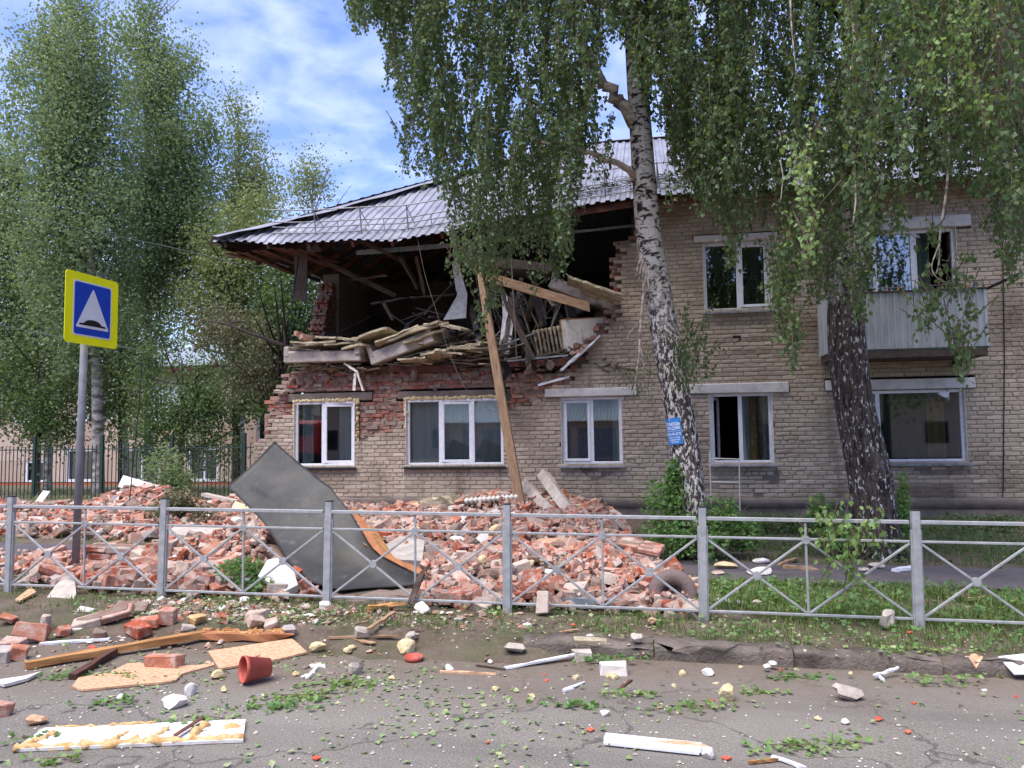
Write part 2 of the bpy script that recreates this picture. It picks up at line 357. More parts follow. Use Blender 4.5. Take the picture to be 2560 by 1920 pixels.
def asphalt_mat():
    t = NT('asphalt'); co = t.coord()
    sp = t.noise(co, 75, 4, 0.85); sp2 = t.voro(co, 70)
    c = t.mix(t.step(sp, 0.3, 0.72), lin('#565049'), lin('#8c857c')); c = t.mix(t.math('MULTIPLY', t.math('SUBTRACT', 1.0, t.step(sp2, 0.10, 0.3)), 0.6), c, lin('#aea79e'))
    big = t.noise(co, 0.55, 5, 0.6); c = t.mix(t.math('MULTIPLY', t.step(big, 0.4, 0.7), 0.55), c, lin('#8b847b'))
    wob = t.n('Vector'+'Math', operation='ADD'); nzc = t.n('TexNoise'); t.l(co, nzc.inputs['Vector']); nzc.inputs['Scale'].default_value = 2.2; nzc.inputs['Detail'].default_value = 6; t.l(co, wob.inputs[0]); t.l(nzc.outputs['Color'], wob.inputs[1])
    crack = t.math('SUBTRACT', 1.0, t.step(t.voro(wob.outputs[0], 0.55, 'DISTANCE_TO_EDGE'), 0.003, 0.011)); c = t.mix(t.math('MULTIPLY', crack, 0.6), c, lin('#3a3633'))
    tyre = t.noise(t.coord((0.06, 1.4, 1)), 1.3, 4, 0.6); c = t.mix(t.math('MULTIPLY', t.step(tyre, 0.5, 0.66), 0.35), c, lin('#57524f'))
    sx = t.n('SeparateXYZ'); t.l(co, sx.inputs[0])
    edge = t.math('ADD', sx.outputs[1], t.math('MULTIPLY', t.math('SUBTRACT', t.noise(co, 1.6, 5), 0.5), 1.6))
    dirt = t.step(t.math('MULTIPLY', t.math('SUBTRACT', edge, t.math('ADD', 4.75, t.math('MULTIPLY', sx.outputs[0], 0.11))), 0.9), 0.0, 1.0)
    dcol = t.mix(t.noise(co, 12, 6), lin('#5a4e43'), lin('#7a6d60'))
    c = t.mix(t.math('MULTIPLY', dirt, 0.9), c, dcol)
    h = t.math('ADD', sp, t.math('MULTIPLY', sp2, 0.8))
    return t.done(t.pbr(c, 0.85, 0, t.bump(h, 0.8, 0.008), 0.25))
MAT['asphalt'] = asphalt_mat()
def dirt_mat(name, a, b, g, gamt):
    t = NT(name); co = t.coord(); c = t.mix(t.step(t.noise(co, 3, 7, 0.65), 0.35, 0.65), lin(a), lin(b))
    c = t.mix(t.math('MULTIPLY', t.step(t.noise(co, 1.3, 6, 0.6), 0.45, 0.6), gamt), c, lin(g)); c = t.mix(t.math('MULTIPLY', t.step(t.noise(co, 40, 5, 0.7), 0.55, 0.75), 0.5), c, lin('#9a8b7d'))
    return t.done(t.pbr(c, 0.95, 0, t.bump(t.noise(co, 22, 7, 0.7), 0.9, 0.03), 0.15))
MAT['ground'] = dirt_mat('earth', '#574b40', '#6f6256', '#4a5033', 0.6)
MAT['dust'] = dirt_mat('rubble_dust', '#7f7064', '#8f8076', '#7a5c4d', 0.6)
MAT['path'] = simple('damp_path_asphalt', '#4a4548', '#5c5554', 0.8, 3, 0.5, 90)
def birch_mat(name, z_dark, z_light, flecks):
    t = NT(name); co = t.coord(); sx = t.n('SeparateXYZ'); t.l(co, sx.inputs[0])
    white = t.mix(t.noise(t.coord((1, 1, 0.6)), 7, 5), lin('#d2cbc3'), lin('#a89f97'))
    marks = t.step(t.noise(t.coord((1.6, 1.6, 2.6)), 5.5, 8, 0.72, 0.6), 0.51, 0.56)
    lines = t.step(t.noise(t.coord((1.2, 1.2, 16)), 3.0, 3, 0.6), 0.68, 0.74)
    up = t.mix(t.math('MAXIMUM', marks, lines), white, lin('#2a2523'))
    fur = t.noise(t.coord((1, 1, 0.16)), 17, 7, 0.7, 0.4)
    dark = t.mix(t.step(fur, 0.38, 0.66), lin('#241f1d'), lin('#6f625a'))
    fl = t.step(t.noise(t.coord((1, 1, 0.45)), 26, 4, 0.65), 0.60-flecks*0.06, 0.64-flecks*0.06)
    dark = t.mix(fl, dark, lin('#d2ccc4'))
    f = t.step(t.math('ADD', t.math('DIVIDE', t.math('SUBTRACT', sx.outputs[2], z_dark), z_light-z_dark), t.math('MULTIPLY', t.math('SUBTRACT', t.noise(co, 2.6, 5), 0.5), 0.9)), 0.35, 0.7)
    c = t.mix(f, dark, up)
    return t.done(t.pbr(c, 0.85, 0, t.bump(t.math('ADD', fur, marks), 0.7, 0.02), 0.2))
MAT['birch_a'] = birch_mat('birch_bark', 2.2, 4.6, 1.5)
MAT['birch_b'] = birch_mat('old_birch_bark', 2.7, 4.4, 0.3)
MAT['farbark'] = simple('far_birch_bark', '#b5ada4', '#4a4440', 0.9, 3, 0, stretch=(1, 1, 2))
MAT['darkbark'] = simple('dark_bark', '#4b4039', '#352d28', 0.9, 6, 0.4, 30)
MAT['twig'] = simple('twig_bark', '#6b5347', '#4d3b32', 0.8)
MAT['palelimb'] = simple('pale_limb_bark', '#b8ab9c', '#5a4e46', 0.85, 9, 0.2, 30, lo=0.45, hi=0.65, stretch=(1, 1, 1.5))
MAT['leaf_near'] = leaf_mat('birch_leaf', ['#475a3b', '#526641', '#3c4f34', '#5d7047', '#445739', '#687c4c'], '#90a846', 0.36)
MAT['leaf_lit'] = leaf_mat('birch_leaf_painted_lit', ['#6f8d50', '#7f9a58', '#5f7f4a', '#8ea562', '#728f54'], '#b0c658', 0.38)  # lighter, yellower leaf copy with the sunlight put into its colour
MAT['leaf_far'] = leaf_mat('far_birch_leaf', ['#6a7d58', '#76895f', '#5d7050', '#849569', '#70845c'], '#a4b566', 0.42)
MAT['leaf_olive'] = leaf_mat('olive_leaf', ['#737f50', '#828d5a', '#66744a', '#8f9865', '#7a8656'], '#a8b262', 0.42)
MAT['leaf_deep'] = leaf_mat('dark_leaf', ['#4f643e', '#5a7044', '#445839', '#667b4a'], '#88a048', 0.36)
MAT['leaf_dry'] = leaf_mat('withered_leaf', ['#6d6d4e', '#5f6145', '#7a775a', '#566040', '#6a6650'], '#8f8a58', 0.3)
MAT['leaf_bush'] = leaf_mat('shrub_leaf', ['#4f6f3f', '#5d7f47', '#6b8c4c', '#47653d', '#7a9a55'], '#9ac24a', 0.35)
MAT['grass'] = leaf_mat('grass_blade', ['#4f6734', '#5d763b', '#6b7f45', '#7d7b4e', '#475d31', '#857a56'], '#92a848', 0.3)
MAT['litter'] = leaf_mat('fallen_leaf', ['#6f8a55', '#5f7a4c', '#8d9c68', '#7f8f5e', '#a3a878', '#54704a', '#9a9a70'], '#a9bf62', 0.15)
def glass_mat(name, base_ref, tint=(0.75, 0.8, 0.8, 1)):
    t = NT(name); fr = t.n('Fresnel'); fr.inputs[0].default_value = 1.5
    tr = t.n('BsdfTransparent'); tr.inputs[0].default_value = tint; g = t.n('BsdfGlossy'); g.inputs['Roughness'].default_value = 0.02; g.inputs['Color'].default_value = (0.9, 0.92, 0.95, 1)
    mxs = t.n('MixShader'); t.l(t.math('ADD', t.math('MULTIPLY', fr.outputs[0], 1.6), base_ref, True), mxs.inputs[0]); t.l(tr.outputs[0], mxs.inputs[1]); t.l(g.outputs[0], mxs.inputs[2]); return t.done(mxs.outputs[0])
MAT['glass'] = glass_mat('window_glass', 0.12, (0.88, 0.92, 0.91, 1))
MAT['curtain'] = simple('sheer_curtain', '#c9cfc6', '#a8b0a7', 0.9, 3, 0, stretch=(9, 9, 0.4))
MAT['curtain_y'] = simple('ochre_curtain', '#a48a4e', '#8f7440', 0.9, 3, 0, stretch=(9, 9, 0.4))
MAT['curtain_g'] = simple('green_curtain', '#3f4f45', '#34443c', 0.9, 3, 0, stretch=(9, 9, 0.4))
MAT['black'] = simple('black_plastic', '#1c1c1e', None, 0.5)
MAT['osb'] = simple('chipboard', '#cda685', '#a87f5f', 0.85, 38, 0.5, 60, stretch=(1, 1, 1))
MAT['osbedge'] = simple('chipboard_edge', '#8a5a3c', '#a06c48', 0.9)
MAT['white'] = simple('white_plaster', '#d6d1cb', '#b8b0a8', 0.85, 9, 0.3, 50, var=0.06)
MAT['orange'] = simple('orange_wood', '#b98a58', '#8c5c34', 0.8, 5, 0.7, 30, var=0.12, stretch=(1, 5, 5))
MAT['pot'] = simple('red_plastic', '#b5584a', '#a24a3e', 0.55, 6)

# ------------------------------------------------------------------ leaf makers
def leaf_quads(mb, pos, size, axis, side, fold=0.12, wide=0.42, mid=0.38):
    N = len(pos); size = np.broadcast_to(size, (N,))[:, None]
    a = axis/np.linalg.norm(axis, axis=1, keepdims=True); b = side - a*(a*side).sum(1, keepdims=True); b /= np.linalg.norm(b, axis=1, keepdims=True)+1e-9
    n = np.cross(a, b)
    V = np.stack([pos, pos+a*size*mid+b*size*wide+n*size*fold, pos+a*size-n*size*0.05, pos+a*size*mid-b*size*wide+n*size*fold], 1).reshape(-1, 3)
    mb.add(V, (np.arange(N)*4)[:, None]+np.arange(4)[None])
def rand_dirs(N, down=0.0, spread=1.0):
    d = rng.normal(0, spread, (N, 3)); d[:, 2] -= down; return d
def strand(mb, tw, base, length, leaf, gap, drift=None, tr=0.005):
    """one hanging twig: base = lowest point; the twig rises `length` above it; leaves all along"""
    n = max(3, int(length/0.22)); t = np.linspace(0, 1, n); dr = rng.normal(0, 0.10, 3) if drift is None else drift
    wig = rng.normal(0, 0.015, (n, 3)); pts = base + np.outer(t, [dr[0]*length, dr[1]*length, length]) + np.outer(t**2, [dr[0], dr[1], 0]) + wig
    if tw is not None: tw.tube(pts, np.linspace(tr*0.4, tr, n), 3, cap=False)
    k = max(3, int(length/gap)); s = rng.random(k); P0 = np.stack([np.interp(s, t, pts[:, i]) for i in range(3)], 1)
    off = rng.normal(0, 0.028, (k, 3))
    leaf_quads(mb, P0+off, rng.uniform(0.7, 1.25, k)*leaf, rand_dirs(k, 1.1, 0.6), rand_dirs(k))
    return pts[-1]

# ================================================================== THE SETTING
def s_structure(o, label): return tag(o, label, None, None, 'structure')
# ground sheet
xs = np.unique(np.concatenate([np.linspace(-220, -16, 16), np.linspace(-16, 11, 109), np.linspace(11, 220, 16)]))
ys = np.unique(np.concatenate([np.linspace(-200, 0, 9), np.linspace(0, 5.9, 8), [5.98, 6.06], np.linspace(6.3, 18, 60), np.linspace(18, 300, 20)]))
X, Y = np.meshgrid(xs, ys); Zg = gz(X, Y) + rng.normal(0, 0.006, X.shape)
Zg = np.where(Y < 6.02, rz_(X)-0.02, Zg)
s_structure(MB().grid(np.stack([X, Y, Zg], -1)).build('ground', MAT['ground'], smooth=True), 'bare earth with patchy grass around the damaged house')
xs = np.concatenate([np.linspace(-120, -15, 8), np.linspace(-14, 9, 47), np.linspace(10, 120, 8)]); ys = np.array([-5.5, -3, 0, 1.5, 3, 4, 5, 5.6, 6.0])
X, Y = np.meshgrid(xs, ys)
s_structure(MB().grid(np.stack([X, Y, rz_(X)+np.where(Y > 5.5, 0.012, 0)], -1)).build('road', MAT['asphalt'], smooth=True), 'grey asphalt road strewn with leaves and debris')
# soil washed over the road edge
n = 110; xx = np.linspace(-14, 5, n); Pg = np.zeros((7, n, 3))
for j, (yy, hh_) in enumerate([(5.45, -0.004), (5.66, .008), (5.82, .022), (5.95, .05), (6.04, .085), (6.2, .112), (6.4, .10)]):
    k = np.where(xx < -1.2, 1.0, np.clip(1-(xx+1.2)/.8, .12, 1)); y_ = yy+rng.normal(0, .03, n); Pg[j] = np.stack([xx, y_, rz_(xx)+np.where(j > 4, gz(xx, 6.2)-rz_(xx)-.004*(6-j)+.0, hh_*k*rng.uniform(.7, 1.3, n))+(.012 if j > 1 else 0)*k], 1)
MAT['kerb'] = simple('kerb_concrete', '#7d736a', '#584e46', 0.95, 5, 1.0, 35, dist=0.03)
s_structure(MB().grid(Pg).build('verge_soil', MAT['ground'], smooth=True), 'brown soil washed over the road edge and kerb')
# kerb stones
kerb = bpy.data.objects.new('kerb', None); COL.objects.link(kerb); s_structure(kerb, 'worn low concrete kerb along the road edge')
for i in range(24):
    x0 = -12.0+i*1.0; xm = x0+0.5
    if x0 < -1.2: top = -0.12
    else: top = 0.012+0.012*math.sin(i*1.7)
    n = 9; prof = [(6.00, -0.16), (5.985, min(-0.02, top-0.03)), (6.0, top-0.012), (6.03, top), (6.16, top+0.008), (6.2, -0.1)]
    Pg = np.zeros((n, len(prof), 3))
    for a in range(n):
        for b, (py, pz) in enumerate(prof):
            Pg[a, b] = (x0+0.006+(0.988)*a/(n-1), py+rng.normal(0, 0.016), pz+rng.normal(0, 0.013)+gz(xm, 6)-0.0135*(0.988*a/(n-1)-0.5))
    MB().grid(Pg).build('kerb_stone', MAT['kerb'], kerb, smooth=True)
def strip(name, x0, x1, y0, y1, mat, lift, label, wob=0.06):
    n = int((x1-x0)/0.25)+1; xx = np.linspace(x0, x1, n); Pg = np.zeros((5, n, 3))
    for j in range(5):
        yy = y0+(y1-y0)*j/4 + (rng.normal(0, wob, n) if j in (0, 4) else np.zeros(n)); Pg[j] = np.stack([xx, yy, gz(xx, yy)+lift], 1)
    return s_structure(MB().grid(Pg).build(name, mat, smooth=True), label)
strip('footpath', -40, 14, 8.75, 10.05, MAT['path'], 0.022, 'damp dark asphalt footpath between the fence and the house')

# ------------------------------------------------------------------ apartment building
XL, XR = -8.57, 9.4
house = thing('apartment_building', 'two-storey beige brick house with its upper left corner torn open', 'building', (0, YB, 0))
FACING_GONE = [FZ(*p) for p in [(500, 250), (500, 1120), (640, 1118), (662, 1102), (668, 1046), (742, 1040), (742, 1003), (890, 1003), (890, 1106), (925, 1098), (950, 1085), (985, 1072), (1012, 1068), (1012, 1000), (1262, 1000), (1262, 1034), (1290, 1022), (1330, 1012), (1362, 1000), (1362, 972), (1424, 962), (1437, 925), (1462, 905), (1462, 866), (1503, 852), (1516, 812), (1546, 796), (1549, 640), (1562, 612), (1600, 600), (1604, 250)]]
INNER_GONE = [FZ(*p) for p in [(500, 250), (500, 1112), (658, 1100), (664, 1000), (690, 985), (694, 968), (722, 930), (760, 914), (1000, 912), (1180, 916), (1330, 938), (1396, 935), (1420, 900), (1440, 860), (1480, 846), (1492, 802), (1524, 790), (1532, 640), (1550, 600), (1592, 585), (1596, 250)]]
def inside(poly, x, z):
    x = np.asarray(x, float); z = np.asarray(z, float); r = np.zeros(x.shape, bool); n = len(poly)
    for i in range(n):
        (x1, z1), (x2, z2) = poly[i], poly[(i+1) % n]
        c = ((z1 > z) != (z2 > z)); r ^= c & (x < (x2-x1)*(z-z1)/(z2-z1+1e-12)+x1)
    return r
# openings: (x0, x1, z0, z1)
WIN = {'a': (-7.63, -6.24, 1.02, 2.43), 'b': (-5.08, -2.98, 1.02, 2.43), 'c': (-1.76, -0.53, 1.02, 2.40), 'd': (1.20, 2.40, 1.02, 2.41), 'e': (3.74, 5.88, 1.02, 2.40), 'u': (1.17, 2.46, 4.06, 5.46), 'v': (3.74, 5.88, 3.42, 5.50), 'f': (7.3, 8.5, 1.02, 2.40), 'w': (7.3, 8.5, 4.06, 5.46)}
LINT = {'a': (-7.85, -5.87, 2.43, 2.62), 'b': (-5.30, -2.85, 2.44, 2.62), 'c': (-2.10, -0.20, 2.40, 2.59), 'd': (0.78, 2.72, 2.41, 2.61), 'e': (3.40, 6.08, 2.41, 2.62), 'u': (1.0, 2.62, 5.46, 5.60), 'v': (3.45, 6.15, 5.50, 5.74), 'f': (7.1, 8.7, 2.40, 2.6), 'w': (7.1, 8.7, 5.46, 5.64)}
holes = list(WIN.values()) + list(LINT.values())
CH, BL = 0.085, 0.279
Z0 = 0.36; ZT = 6.36
def lay(x0, x1, z0, z1, gone, hl, header_every=5):
    """courses of bricks (centre x, centre z, length, full) with the openings cut out"""
    outl = []; r = 0; z = z0
    while z + CH <= z1+0.02:
        zc = z+CH/2; hd = (r % 7 == 5 or r % 14 == 8); step = BL/2 if hd else BL
        off = (0.0 if r % 2 else BL/2) if not hd else BL*0.25
        off += rng.normal(0, 0.012); x = x0 - off
        while x < x1:
            a, b = max(x, x0), min(x+step, x1)
            segs = [(a, b)]
            for (h0, h1, k0, k1) in hl:
                if k0 < zc < k1:
                    ns = []
                    for (p, q) in segs:
                        if q <= h0 or p >= h1: ns.append((p, q)); continue
                        if p < h0: ns.append((p, h0))
                        if q > h1: ns.append((h1, q))
                    segs = ns
            for (p, q) in segs:
                if q-p > 0.04: outl.append(((p+q)/2, zc, q-p-0.013, abs(q-p-step) < 1e-6, hd))
            x += step
        z += CH; r += 1
    B = np.array(outl, float); keep = ~inside(gone, B[:, 0], B[:, 1]) if gone else np.ones(len(B), bool)
    return B[keep]
wall = bpy.data.objects.new('facade_wall', None); COL.objects.link(wall); wall.parent = house
B = lay(XL, XR, Z0, ZT, FACING_GONE, holes)
# the largest whole bricks in view become pieces of their own
bx, bz = B[:, 0], B[:, 1]
d = np.hypot(bx, YB) ; vis = (bx < 6.6) & (bz < 4.4) & (bz > 0.6) & (B[:, 3] > 0.5) & (B[:, 4] < 0.5) & ~((bx > 0.2) & (bx < 1.05)) & ~((bx > 3.0) & (bx < 4.4))
sc = np.where(vis & ((bx > 0.9) | (bx < -0.3)), -np.abs(bx-2.6)+0.0, -99); order = np.argsort(-sc)[:300]; sel = np.zeros(len(B), bool); sel[order] = True
brick_meshes = []
for k in range(5):
    mb = MB(); mb.box((0, 0.05, 0), (BL-0.013, 0.12, CH-0.012), bev=0.009, jit=0.0022); brick_meshes.append(mb.mesh('brick', MAT['facing']))
for i in order:
    obj('brick', brick_meshes[int(rng.integers(5))], (B[i, 0]+rng.normal(0, 0.002), rng.normal(0, 0.0035), B[i, 1]+rng.normal(0, 0.0015)), rotm(rng.normal(0, 0.012), rng.normal(0, 0.006), rng.normal(0, 0.008)), wall)
R_ = B[~sel]; mb = MB()
cen = np.stack([R_[:, 0], YB+0.05+rng.normal(0, 0.0035, len(R_)), R_[:, 1]+rng.normal(0, 0.0015, len(R_))], 1); siz = np.stack([R_[:, 2], np.full(len(R_), 0.12), np.full(len(R_), CH-0.012)], 1)
mb.boxes(cen, siz, 0.009, jit=0.0022)
o = part(mb, 'brickwork', MAT['facing'], wall); o['kind'] = 'stuff'
# mortar behind, course by course (recessed 7 mm)
def backing(Bk, yf, depth, name, mat, root):
    mb = MB(); cs, ss = [], []
    for z in np.unique(np.round(Bk[:, 1], 4)):
        row = Bk[np.abs(Bk[:, 1]-z) < 1e-3]; row = row[np.argsort(row[:, 0])]; a = row[:, 0]-row[:, 2]/2-0.004; b = row[:, 0]+row[:, 2]/2+0.004
        s0, e0 = a[0], b[0]
        for p, q in zip(a[1:], b[1:]):
            if p-e0 > 0.05: cs.append(((s0+e0)/2, yf+depth/2, z)); ss.append((e0-s0, depth, CH)); s0 = p
            e0 = q
        cs.append(((s0+e0)/2, yf+depth/2, z)); ss.append((e0-s0, depth, CH))
    mb.boxes(cs, ss, 0.0005); return part(mb, name, mat, root)
backing(B, YB+0.003, 0.10, 'mortar_joints', MAT['mortar'], wall)
# inner red wythe, ragged where the facing fell off
iw = bpy.data.objects.new('inner_brick_wall', None); COL.objects.link(iw); iw.parent = house
B2 = lay(XL+0.03, XR-0.1, Z0, ZT, INNER_GONE, holes, 4)
near = inside([(FZ(560, 250)), FZ(560, 1130), FZ(900, 1130), FZ(1400, 1100), FZ(1620, 980), FZ(1640, 250)], B2[:, 0], B2[:, 1]); Bn = B2[near]; mb = MB(); n = len(Bn)
mb.boxes(np.stack([Bn[:, 0], YB+0.19+rng.normal(0, 0.016, n), Bn[:, 1]], 1), np.stack([Bn[:, 2]-rng.uniform(0, 0.02, n), np.full(n, 0.14), np.full(n, CH-0.010)], 1), 0.007, np.array([rotm(rng.normal(0, .05), rng.normal(0, .02), rng.normal(0, .05)) for _ in range(n)]), 0.006)
o = part(mb, 'red_brickwork', MAT['redwall'], iw); o['kind'] = 'stuff'; o['label'] = 'exposed red inner bricks where the beige facing fell off'
backing(B2, YB+0.135, 0.32, 'inner_mortar', MAT['redmortar'], iw)
mb = MB()     # lumps of mortar stuck on the exposed brickwork
for _ in range(260):
    k = Bn[rng.integers(len(Bn))]
    if inside(FACING_GONE, [k[0]], [k[1]])[0]: mb.chunk((k[0]+rng.normal(0, .1), YB+0.13, k[1]+rng.normal(0, .03)), (rng.uniform(.03, .13), 0.035, rng.uniform(.015, .05)), 0.2, 1)
o = part(mb, 'mortar_lumps', MAT['redmortar'], iw); o['kind'] = 'stuff'
# plinth
mb = MB(); n = 90; xx = np.linspace(XL-0.02, XR, n)
prof = [(-0.05, -0.3), (-0.05, 0.13), (-0.045, 0.16), (-0.075, 0.17), (-0.075, 0.32), (-0.05, 0.355), (0.03, 0.36)]
Pg = np.array([[(x, YB+py+rng.normal(0, 0.006), pz+rng.normal(0, 0.006)) for (py, pz) in prof] for x in xx]); mb.grid(Pg)
part(mb, 'plinth', MAT['plinth'], house, True)
# lintels
for k, (x0, x1, z0, z1) in LINT.items():
    old = k in 'ab'
    mb = MB(); mb.box(((x0+x1)/2, YB+(0.20 if old else 0.05), (z0+z1)/2), (x1-x0-0.01, 0.2, z1-z0-0.008), bev=0.012, jit=0.006)
    part(mb, 'lintel', MAT['plinth'] if old else MAT['whitewash'], house)
mb = MB()      # rough concrete bed on top of the broken wall
for i in range(52):
    x = -7.7+i*0.125+rng.normal(0, .03); z = FZ(1000, 945)[1]+rng.normal(0, .015)+(0.0 if x < -3.4 else -0.12*(x+3.4)/1.2)
    if x < -1.2: mb.box((x, YB+0.25+rng.normal(0, .03), z), (rng.uniform(.12, .24), rng.uniform(.25, .4), rng.uniform(.11, .2)), rotm(rng.normal(0, .12), rng.normal(0, .08), rng.normal(0, .2)), 0.02, 0.015)
o = part(mb, 'mortar_bed', MAT['redmortar'], house); o['kind'] = 'stuff'
# cement patches and stains below the windows
def patch(poly, mat):
    p3 = [(x, YB-0.009, z) for (x, z) in [FZ(*q) for q in poly]]; return part(MB().poly(p3, (0, 0.012, 0)), 'cement_patch', mat, house)
patch([(1440, 1166), (1550, 1166), (1530, 1185), (1500, 1196), (1480, 1206), (1462, 1185)], MAT['plinth'])
patch([(1852, 1170), (1950, 1168), (1948, 1205), (1920, 1225), (1905, 1250), (1885, 1250), (1880, 1215), (1858, 1200)], MAT['plinth'])
patch([(2280, 1170), (2420, 1168), (2418, 1185), (2350, 1182), (2320, 1192), (2290, 1184)], MAT['plinth'])
# body of the house: rear, ends, floors, partitions (the plaster's dark colour carries the room shade)
YR = 28.3
def solid(name, x0, x1, y0, y1, z0, z1, mat, root=house): return part(MB().box(((x0+x1)/2, (y0+y1)/2, (z0+z1)/2), (x1-x0, y1-y0, z1-z0), bev=0.003), name, mat, root)
solid('rear_wall', XL, XR, YR-0.4, YR, -0.2, 6.3, MAT['mortar'])
solid('end_wall', XR-0.4, XR-0.002, YB+0.47, YR-0.41, -0.2, 6.3, MAT['mortar'])
solid('end_wall', XL+0.002, XL+0.45, YB+0.47, 18.2, -0.2, 2.2, MAT['mortar']); solid('end_wall', XL+0.004, XL+0.45, 18.21, YR-0.41, -0.2, 2.95, MAT['mortar'])
solid('end_wall', XL+0.01, XL+0.46, YB+3.6, YR-0.42, 2.96, 6.05, MAT['mortar'])
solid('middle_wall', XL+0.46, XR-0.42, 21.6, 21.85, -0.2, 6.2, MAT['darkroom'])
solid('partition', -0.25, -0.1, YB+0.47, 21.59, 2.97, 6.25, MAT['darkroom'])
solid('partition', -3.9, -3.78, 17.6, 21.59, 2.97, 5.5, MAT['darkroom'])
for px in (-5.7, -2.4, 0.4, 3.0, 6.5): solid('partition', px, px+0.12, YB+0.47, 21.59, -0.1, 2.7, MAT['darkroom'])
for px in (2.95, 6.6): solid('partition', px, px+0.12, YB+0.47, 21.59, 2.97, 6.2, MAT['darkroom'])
solid('upper_floor', XL+0.47, XR-0.42, YB+0.5, 21.58, 2.72, 2.94, MAT['lightconcrete'])
solid('attic_floor', -0.2, XR-0.42, YB+0.47, 21.58, 6.02, 6.24, MAT['lightconcrete'])
# torn brick pier of the left end wall
pier = bpy.data.objects.new('torn_end_wall', None); COL.objects.link(pier); pier.parent = house
mb = MB(); z = 2.96; r = 0
while z < 5.75:
    f = (z-2.96)/2.8; y0 = 18.3+0.9*f**2+rng.uniform(-.1, .1)
    for c in range(4):
        yy = y0+0.13+c*0.262
        for xo in (0.06, 0.19, 0.32): mb.box((XL+xo+rng.normal(0, .012), yy+rng.normal(0, .02), z+CH/2), (0.12, 0.25, CH-0.012), rotm(0, 0, rng.normal(0, .06)), 0.008, 0.006)
    z += CH; r += 1
o = part(mb, 'red_brickwork', MAT['redwall'], pier); o['kind'] = 'stuff'
# ------------------------------------------------------------------ windows
def bars_rect(mb, x0, x1, z0, z1, y, w, dep):
    mb.box(((x0+x1)/2, y, z1-w/2), (x1-x0, dep, w), bev=0.006); mb.box(((x0+x1)/2, y, z0+w/2), (x1-x0, dep, w), bev=0.006)
    for x in (x0+w/2, x1-w/2): mb.box((x, y, (z0+z1)/2), (w, dep-0.004, z1-z0-2*w+0.002), bev=0.006)
def curtain(root, x0, x1, z0, z1, y, mat, folds=60, amp=0.025):
    n = int((x1-x0)*folds)+8; xx = np.linspace(x0, x1, n); ph = rng.normal(0, 0.6, n).cumsum()*0.35
    yy = y+amp*np.sin(xx*38+ph); Pg = np.stack([np.stack([xx+rng.normal(0, .002, n), yy*1.0, np.full(n, z)], 1) for z in np.linspace(z1, z0, 5)])
    return part(MB().grid(Pg, 0.003), 'curtain', mat, root, True)
def window(key, lights, opts=None, yrec=0.10):
    """lights: list of (x0, x1, 'fixed'|'sash'|'ajar'|'open') in metres"""
    x0, x1, z0, z1 = WIN[key]; opts = opts or {}; y = YB+yrec
    mb = MB(); bars_rect(mb, x0, x1, z0, z1, y, 0.06, 0.07)
    for (a, b, _) in lights[1:]: mb.box((a, y, (z0+z1)/2), (0.075, 0.066, z1-z0-0.118), bev=0.006)
    w = part(mb, 'window', MAT['pvc'], house)
    for (a, b, kind) in lights:
        a2 = max(a, x0+0.05)+(0.03 if a > x0+0.1 else 0.005); b2 = min(b, x1-0.05)-(0.03 if b < x1-0.1 else 0.005)
        if kind in ('sash', 'ajar', 'open'):
            mb = MB(); R = None; sw = b2-a2; mbp = MB()
            bars_rect(mb, 0, sw, z0+0.065, z1-0.065, 0, 0.055, 0.06); mbp.box((sw/2, 0.0, (z0+z1)/2), (sw-0.10, 0.008, z1-z0-0.23), bev=0.001)
            ang = {'sash': 0, 'ajar': opts.get('ajar', 0.12), 'open': opts.get('open', 1.35)}[kind]
            s = part(mb, 'sash', MAT['pvc'], w); p = part(mbp, 'pane', MAT['glass'], w)
            hx = a2
            for o2 in (s, p):
                o2.data.transform(Matrix.Translation(Vector((0, YB, 0)))); o2.data.transform(Matrix.Rotation(ang, 4, 'Z')); o2.data.transform(Matrix.Translation(Vector((hx, yrec-0.02, 0))))
        else:
            part(MB().box(((a2+b2)/2, y+0.005, (z0+z1)/2), (b2-a2+0.02, 0.008, z1-z0-0.115), bev=0.001), 'pane', MAT['glass'], w)
    if opts.get('sill', True):
        mb = MB(); mb.box(((x0+x1)/2, YB-0.005, z0-0.022), (x1-x0+0.12, 0.19, 0.012), rotm(0.14, 0, 0), 0.002); mb.box(((x0+x1)/2, YB-0.098, z0-0.05), (x1-x0+0.12, 0.008, 0.035), bev=0.002)
        part(mb, 'sill', MAT['black'] if opts.get('dark') else MAT['sillmetal'], w)
    for xr in (x0-0.004, x1+0.004): part(MB().box((xr, YB+0.06, (z0+z1)/2), (0.012, 0.13, z1-z0), bev=0.002), 'reveal', MAT['oldpaint'], w)
    for (a, b, mat, dy) in opts.get('curtains', []): curtain(w, a, b, z0+0.05, z1-0.03, YB+0.19+dy, mat)
    if opts.get('foam'):
        mb = MB(); pts = [(x0-0.03, z) for z in np.arange(z0+0.5, z1, 0.045)]+[(x, z1+0.02) for x in np.arange(x0, x1, 0.045)]+[(x1+0.035, z) for z in np.arange(z1, z0+0.45, -0.045)]
        for (x, z) in pts: mb.chunk((x+rng.normal(0, .008), YB+0.07+rng.normal(0, .01), z+rng.normal(0, .008)), rng.uniform(.03, .055, 3), 0.14, 1)
        part(mb, 'foam_seal', MAT['foam'], w, True)
    return w
wa = window('a', [(-7.63, -6.98, 'fixed'), (-6.98, -6.24, 'ajar')], dict(ajar=0.10, dark=True, foam=True, curtains=[(-7.5, -7.25, MAT['curtain'], 0), (-6.7, -6.35, MAT['curtain'], 0.1)]))
